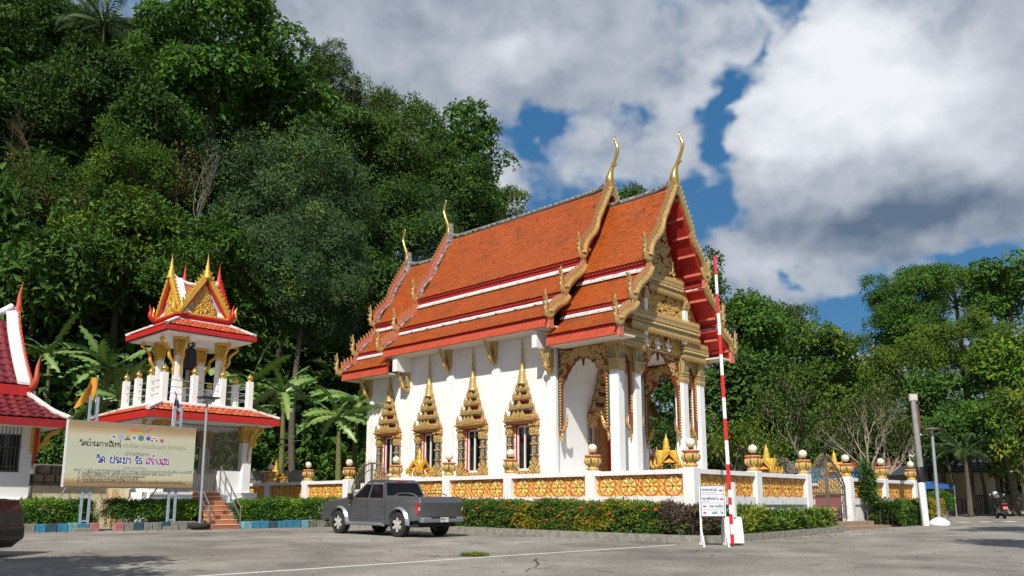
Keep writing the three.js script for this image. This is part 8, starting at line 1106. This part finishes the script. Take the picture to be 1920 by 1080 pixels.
// ---------------------------------------------------------------- buildings beyond the fence on the right
{
  const far = (name, label, cat, p, dy = 0) => thing(name, label, cat, [p.x, ground(p.x, p.z) + dy, p.z]);
  const R3 = V(0.689, 0, 0.7247), F3 = V(0.7247, 0, -0.689), off = (p, r, y, f) => V(p.x + R3.x * r + F3.x * f, y, p.z + R3.z * r + F3.z * f), A = (p, r, y, f) => off(p, r, y, f).toArray();
  const redTile = mat('old red roof tile', [0.32, 0.07, 0.05], 0.7, { map: MT.kerbGrey.map });
  const rowRoof = (T, p, w, yE, yR, fE, fR, material, rows, inset = 0) => { const b = mb().poly([A(p, -w, yE, fE), A(p, w, yE, fE), A(p, w - inset, yR, fR), A(p, -w + inset, yR, fR)], [[0, 1, 2, 3]]).build('roof', material, T), m = mb(); for (let i = 0; i < rows; i++) { const t0 = i / rows, t1 = (i + 1) / rows, ws = w - inset * t0; for (let k = 0; k < ws * 2 / 0.4; k++) { const r = -ws + (k + 0.5) * 0.4; m.prism([A(p, r - 0.19, mix(yE, yR, t0) + 0.08, mix(fE, fR, t0)), A(p, r + 0.19, mix(yE, yR, t0) + 0.08, mix(fE, fR, t0)), A(p, r + 0.17, mix(yE, yR, t1) + 0.03, mix(fE, fR, t1)), A(p, r - 0.17, mix(yE, yR, t1) + 0.03, mix(fE, fR, t1))], [0, 0.04, 0]); } } m.build('tile_courses', material, b, { kind: 'stuff' }); };
  // white gabled building with red trim, behind the porch
  { const p = at(1217, 800, 52), T = far('gabled_house', 'white gabled building with red trim seen through the porch columns', 'building', p); const g = ground(p.x, p.z), yA = at(1217, 742, 52).y, yB = at(1245, 832, 52).y; mb().box(p.x - 3.5, p.x + 1.2, g, yB - 0.4, p.z - 7, p.z - 0.5).build('wall', MT.white, T); mb().prism([[p.x - 4.0, yB - 0.6, p.z], [p.x + 2.2, yB - 0.6, p.z], [p.x - 0.9, yA + 1.2, p.z]], [0, 0, -0.2]).build('gable', MT.white, T); mb().bar(V(p.x + 2.5, yB - 0.8, p.z + 0.1), V(p.x - 0.9, yA + 1.5, p.z + 0.1), 0.3, 0.25).bar(V(p.x - 4.3, yB - 0.8, p.z + 0.1), V(p.x - 0.9, yA + 1.5, p.z + 0.1), 0.3, 0.25).build('verge', MT.frameWhite, T); mb().bar(V(p.x + 2.2, yB - 0.9, p.z + 0.15), V(p.x - 0.9, yA + 1.15, p.z + 0.15), 0.2, 0.15).build('red_trim', MT.redBright, T);
    mb().poly([[p.x + 2.5, yB - 0.8, p.z], [p.x - 0.9, yA + 1.4, p.z], [p.x - 0.9, yA + 1.4, p.z - 8], [p.x + 2.5, yB - 0.8, p.z - 8]], [[0, 1, 2, 3]]).build('roof', redTile, T); mb().box(p.x - 4.4, p.x + 1.6, yB - 1.5, yB - 1.2, p.z - 0.4, p.z + 0.9).build('fascia', MT.redBright, T); mb().poly([[p.x - 4.4, yB - 1.2, p.z + 0.9], [p.x + 1.6, yB - 1.2, p.z + 0.9], [p.x + 1.6, yB - 0.6, p.z], [p.x - 4.4, yB - 0.6, p.z]], [[0, 1, 2, 3]]).build('lower_roof', redTile, T); }
  { const p = at(1265, 840, 56), T = far('maroon_roof_house', 'low house with a pale maroon roof behind the porch', 'building', p); const yR = at(1265, 826, 56).y, yE = at(1265, 848, 56).y; rowRoof(T, p, 2.4, yE, yR, -0.5, 2.5, mat('pale maroon roof', [0.36, 0.12, 0.11], 0.7), 4, 0.6); mb().box(p.x - 2.2, p.x + 2.2, 0.7, yE, p.z - 3, p.z + 0.3).build('wall', MT.grey, T); }
  // blue tarpaulin over barrel hoops
  { const p = at(1545, 905, 47), T = far('tarpaulin_shelter', 'barrel shaped shelter of bright blue tarpaulin behind the right gate', 'shelter', p), N = 14, yB = at(1545, 915, 47).y, m = mb(), tarp = mat('blue tarpaulin', [0.045, 0.27, 0.43], 0.55, { bumpMap: grainBump, bumpScale: 0.02, transmission: 0.15, thickness: 0 }); const half = 2.65, len = 1.2; const arc = (i) => { const a = Math.PI * i / N; return [Math.cos(a), Math.sin(a)]; };
    for (let i = 0; i < N; i++) { const [c0, s0] = arc(i), [c1, s1] = arc(i + 1); m.poly([A(p, -half, yB + s0 * 1.15, -c0 * len), A(p, half, yB + s0 * 1.15, -c0 * len + 0.6), A(p, half, yB + s1 * 1.15, -c1 * len + 0.6), A(p, -half, yB + s1 * 1.15, -c1 * len)], [[0, 1, 2, 3]]).poly([A(p, half, yB, 0.6), A(p, half, yB + s0 * 1.15, -c0 * len + 0.6), A(p, half, yB + s1 * 1.15, -c1 * len + 0.6)], [[0, 1, 2]]); } m.build('tarpaulin', tarp, T); for (const r of [-half, -1, 1, half]) for (const f of [-len, len]) mb().bar(off(p, r, 0.7, f), off(p, r, yB, f), 0.06, 0.06).build('post', MT.steel, T); }
  { const p = at(1478, 880, 46), T = far('thatched_shed', 'small shed with grey brown roof behind the fence lamps', 'shed', p); const yE = at(1478, 888, 46).y, yR = at(1478, 856, 46).y; mb().poly([A(p, -1.5, yE, -0.6), A(p, 1.0, yE, -0.6), A(p, 0.1, yR, 0.8), A(p, -1.0, yR, 0.8)], [[0, 1, 2, 3]]).build('roof', mat('weathered thatch', [0.16, 0.14, 0.12], 0.95, { map: MT.bark.map }), T); mb().box(p.x - 0.9, p.x + 0.9, 0.7, yE, p.z - 1, p.z + 0.5).build('wall', MT.kerbGrey, T); }
  { const p = at(1405, 890, 45), T = far('blue_tarp', 'dark blue tarpaulin low behind the striped barrier arm', 'tarpaulin', p); const y = at(1405, 886, 45).y; mb().prism([A(p, -1.0, y, 0), A(p, 1.3, y + 0.05, 0), A(p, 1.2, y + 0.3, 1.2), A(p, -0.9, y + 0.3, 1.2)], [0, -0.06, 0]).build('sheet', mat('dark blue sheet', [0.04, 0.08, 0.13], 0.6), T); for (const r of [-0.9, 1.2]) mb().bar(off(p, r, 0.7, 0.1), off(p, r, y, 0.1), 0.06, 0.06).build('post', MT.steel, T); }
  { const p = at(1640, 880, 57), T = far('red_roof_house', 'house with a large dark red roof behind the blue shelter', 'building', p); const yE = at(1640, 905, 57).y, yR = at(1640, 838, 57).y; rowRoof(T, p, 2.6, yE, yR, -0.5, 3, redTile, 6, 0.7); mb().box(p.x - 2, p.x + 2, 0.7, yE + 0.1, p.z - 2.5, p.z + 0.5).build('wall', MT.cream, T); }
  { const p = at(1790, 815, 58), T = far('red_roof_house', 'house with red roof half hidden by trees above the pavilion', 'building', p); const yE = at(1790, 825, 58).y, yR = at(1790, 802, 58).y; rowRoof(T, p, 2.4, yE, yR, -0.5, 1.8, redTile, 4, 0.3); mb().box(p.x - 2, p.x + 2, 0.7, yE + 0.1, p.z - 2.5, p.z + 0.4).build('wall', MT.white, T); }
  // open pavilion with a slate roof, cream back wall and dark posts
  { const p = at(1840, 960, 49), T = far('open_pavilion', 'open pavilion with slate roof and dark posts in the shade of the palms', 'pavilion', p), g = ground(p.x, p.z), yE = at(1840, 888, 49).y, slate = mat('dark slate roof', [0.05, 0.06, 0.075], 0.7); const yR = at(1840, 855, 49).y; rowRoof(T, p, 3.6, yE, yR, -1.6, 2.2, slate, 6, 1.6); mb().poly([A(p, -3.6, yE, 5.6), A(p, 3.6, yE, 5.6), A(p, 2.0, yR, 2.2), A(p, -2.0, yR, 2.2)], [[0, 1, 2, 3]]).poly([A(p, 3.6, yE, -1.6), A(p, 3.6, yE, 5.6), A(p, 2.0, yR, 2.2)], [[0, 1, 2]]).poly([A(p, -3.6, yE, -1.6), A(p, -3.6, yE, 5.6), A(p, -2.0, yR, 2.2)], [[0, 1, 2]]).build('roof', slate, T);
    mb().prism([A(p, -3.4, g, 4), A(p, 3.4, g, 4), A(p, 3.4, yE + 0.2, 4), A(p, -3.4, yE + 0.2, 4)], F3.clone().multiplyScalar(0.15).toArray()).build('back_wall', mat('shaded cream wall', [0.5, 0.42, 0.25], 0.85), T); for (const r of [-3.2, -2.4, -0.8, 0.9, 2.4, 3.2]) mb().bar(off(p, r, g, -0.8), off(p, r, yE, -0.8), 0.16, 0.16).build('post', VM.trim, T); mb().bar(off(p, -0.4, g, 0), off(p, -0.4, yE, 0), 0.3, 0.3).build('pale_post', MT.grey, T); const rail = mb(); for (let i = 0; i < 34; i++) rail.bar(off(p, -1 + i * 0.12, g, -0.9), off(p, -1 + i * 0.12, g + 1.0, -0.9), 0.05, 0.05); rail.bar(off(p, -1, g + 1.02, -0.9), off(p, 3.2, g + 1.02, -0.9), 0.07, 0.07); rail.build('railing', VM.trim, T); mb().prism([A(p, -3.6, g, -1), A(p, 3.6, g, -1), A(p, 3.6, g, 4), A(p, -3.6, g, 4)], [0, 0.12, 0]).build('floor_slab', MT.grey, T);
    const bench = thing('red_bench', 'small red table standing inside the dark pavilion', 'table', off(p, -0.9, g + 0.12, 0.6).toArray()), q = off(p, -0.9, g + 0.12, 0.6); mb().box(q.x - 0.4, q.x + 0.4, q.y + 0.6, q.y + 0.7, q.z - 0.3, q.z + 0.3).build('top', MT.coral, bench); for (const sx of [-1, 1]) for (const sz of [-1, 1]) mb().box(q.x + sx * 0.34 - 0.03, q.x + sx * 0.34 + 0.03, q.y, q.y + 0.6, q.z + sz * 0.24 - 0.03, q.z + sz * 0.24 + 0.03).build('leg', MT.redDark, bench); }
  { const p = at(1752, 915, 44), T = far('blue_canopy', 'small blue canopy on thin posts right of the concrete pole', 'canopy', p), y = at(1752, 915, 44).y, g = ground(p.x, p.z); mb().prism([A(p, -0.9, y, -0.6), A(p, 0.8, y, -0.6), A(p, 0.6, y + 0.35, 0.6), A(p, -0.7, y + 0.35, 0.6)], [0, -0.05, 0]).build('sheet', mat('royal blue sheet', [0.02, 0.1, 0.3], 0.6), T); for (const r of [-0.85, 0.75]) for (const f of [-0.55, 0.55]) mb().bar(off(p, r, g, f), off(p, r, y + 0.1, f), 0.04, 0.04).build('post', MT.steel, T); }
  { const p = at(1738, 950, 36), T = far('low_wall', 'low white wall between the concrete pole and the potted bush', 'wall', p), g = ground(p.x, p.z); mb().prism([A(p, -0.4, g, 0), A(p, 0.55, g, 0), A(p, 0.55, g + 0.85, 0), A(p, -0.4, g + 0.85, 0)], F3.clone().multiplyScalar(0.15).toArray()).build('wall_face', MT.fenceWhite, T); }
  { const p = at(1763, 958, 38), T = far('plant_pot', 'round green bush in a grey planter beside the slim lamp post', 'potted plant', p), g = ground(p.x, p.z); mb().lathe([[0.28, 0], [0.36, 0.45], [0.4, 0.5], [0.34, 0.5], [0.3, 0.42], [0, 0.42]], p.x, g, p.z, 14).build('planter', MT.grey, T); const pl = [], cs = []; seed(31); for (let i = 0; i < 160; i++) { const d = V(rr(-1, 1), rr(-0.4, 1), rr(-1, 1)).normalize(), [q, sc] = turnTo(d, 1.6); pl.push(M4().compose(V(p.x + d.x * 0.42, g + 0.8 + d.y * 0.35, p.z + d.z * 0.42), q, sc)); cs.push(C3(G.bright, rr(0.7, 1.2))); } instanced('foliage', HEDGE[0], LM.glossy, pl, T, cs); }
  // kerb of the far side of the road and a pale strip of verge
  { const m = groundStrip([[at(1690, 970, 46).x, at(1690, 970, 46).z], [at(1960, 970, 44).x, at(1960, 970, 44).z]], 1.6, 0.05); tag(m.build('pavement', mat('pale worn paving', [0.4, 0.34, 0.27], 0.95, { map: MT.kerbGrey.map })), null, null, null, 'structure'); }
  // thin trunks in the shade of the grove
  seed(44); [[1790, 45, 'thin trunk leaning left of the first garden palm'], [1905, 43, 'stout brown trunk at the right edge behind the motorcycle'], [1885, 47, 'slim grey trunk behind the motorcycle'], [1850, 46, 'slim trunk in front of the pavilion railing']].forEach(([x, d, label], i) => { const p = at(x, 950, d), g = ground(p.x, p.z), T = thing('tree_trunk', label, 'tree', [p.x, g, p.z]); mb().tube(spline([[p.x, g - 0.1, p.z], [p.x + rr(-0.2, 0.2), g + 1.6, p.z], [p.x - rr(0, 0.5), g + 3.6, p.z + rr(-0.3, 0.3)]], 8), lerpRadii([i === 1 ? 0.24 : 0.12, i === 1 ? 0.18 : 0.09, 0.06], 8), 7).build('trunk', MT.bark, T); const pl = [], cs = []; for (let k = 0; k < 60; k++) { const d = V(rr(-1, 1), rr(-0.5, 1), rr(-1, 1)).normalize(), [q, sc] = turnTo(d, 0.8); pl.push(M4().compose(V(p.x - 0.2 + d.x * 1.2, g + 4 + d.y * 0.8, p.z + d.z * 1.2), q, sc)); cs.push(C3(G.mid, rr(0.7, 1.2))); } instanced('crown', LEAF.broad[0], LM.dull, pl, T, cs); });
}
scene.traverse((o) => { if (o.isMesh) { o.castShadow = true; o.receiveShadow = true; } });
renderer.render(scene, camera);
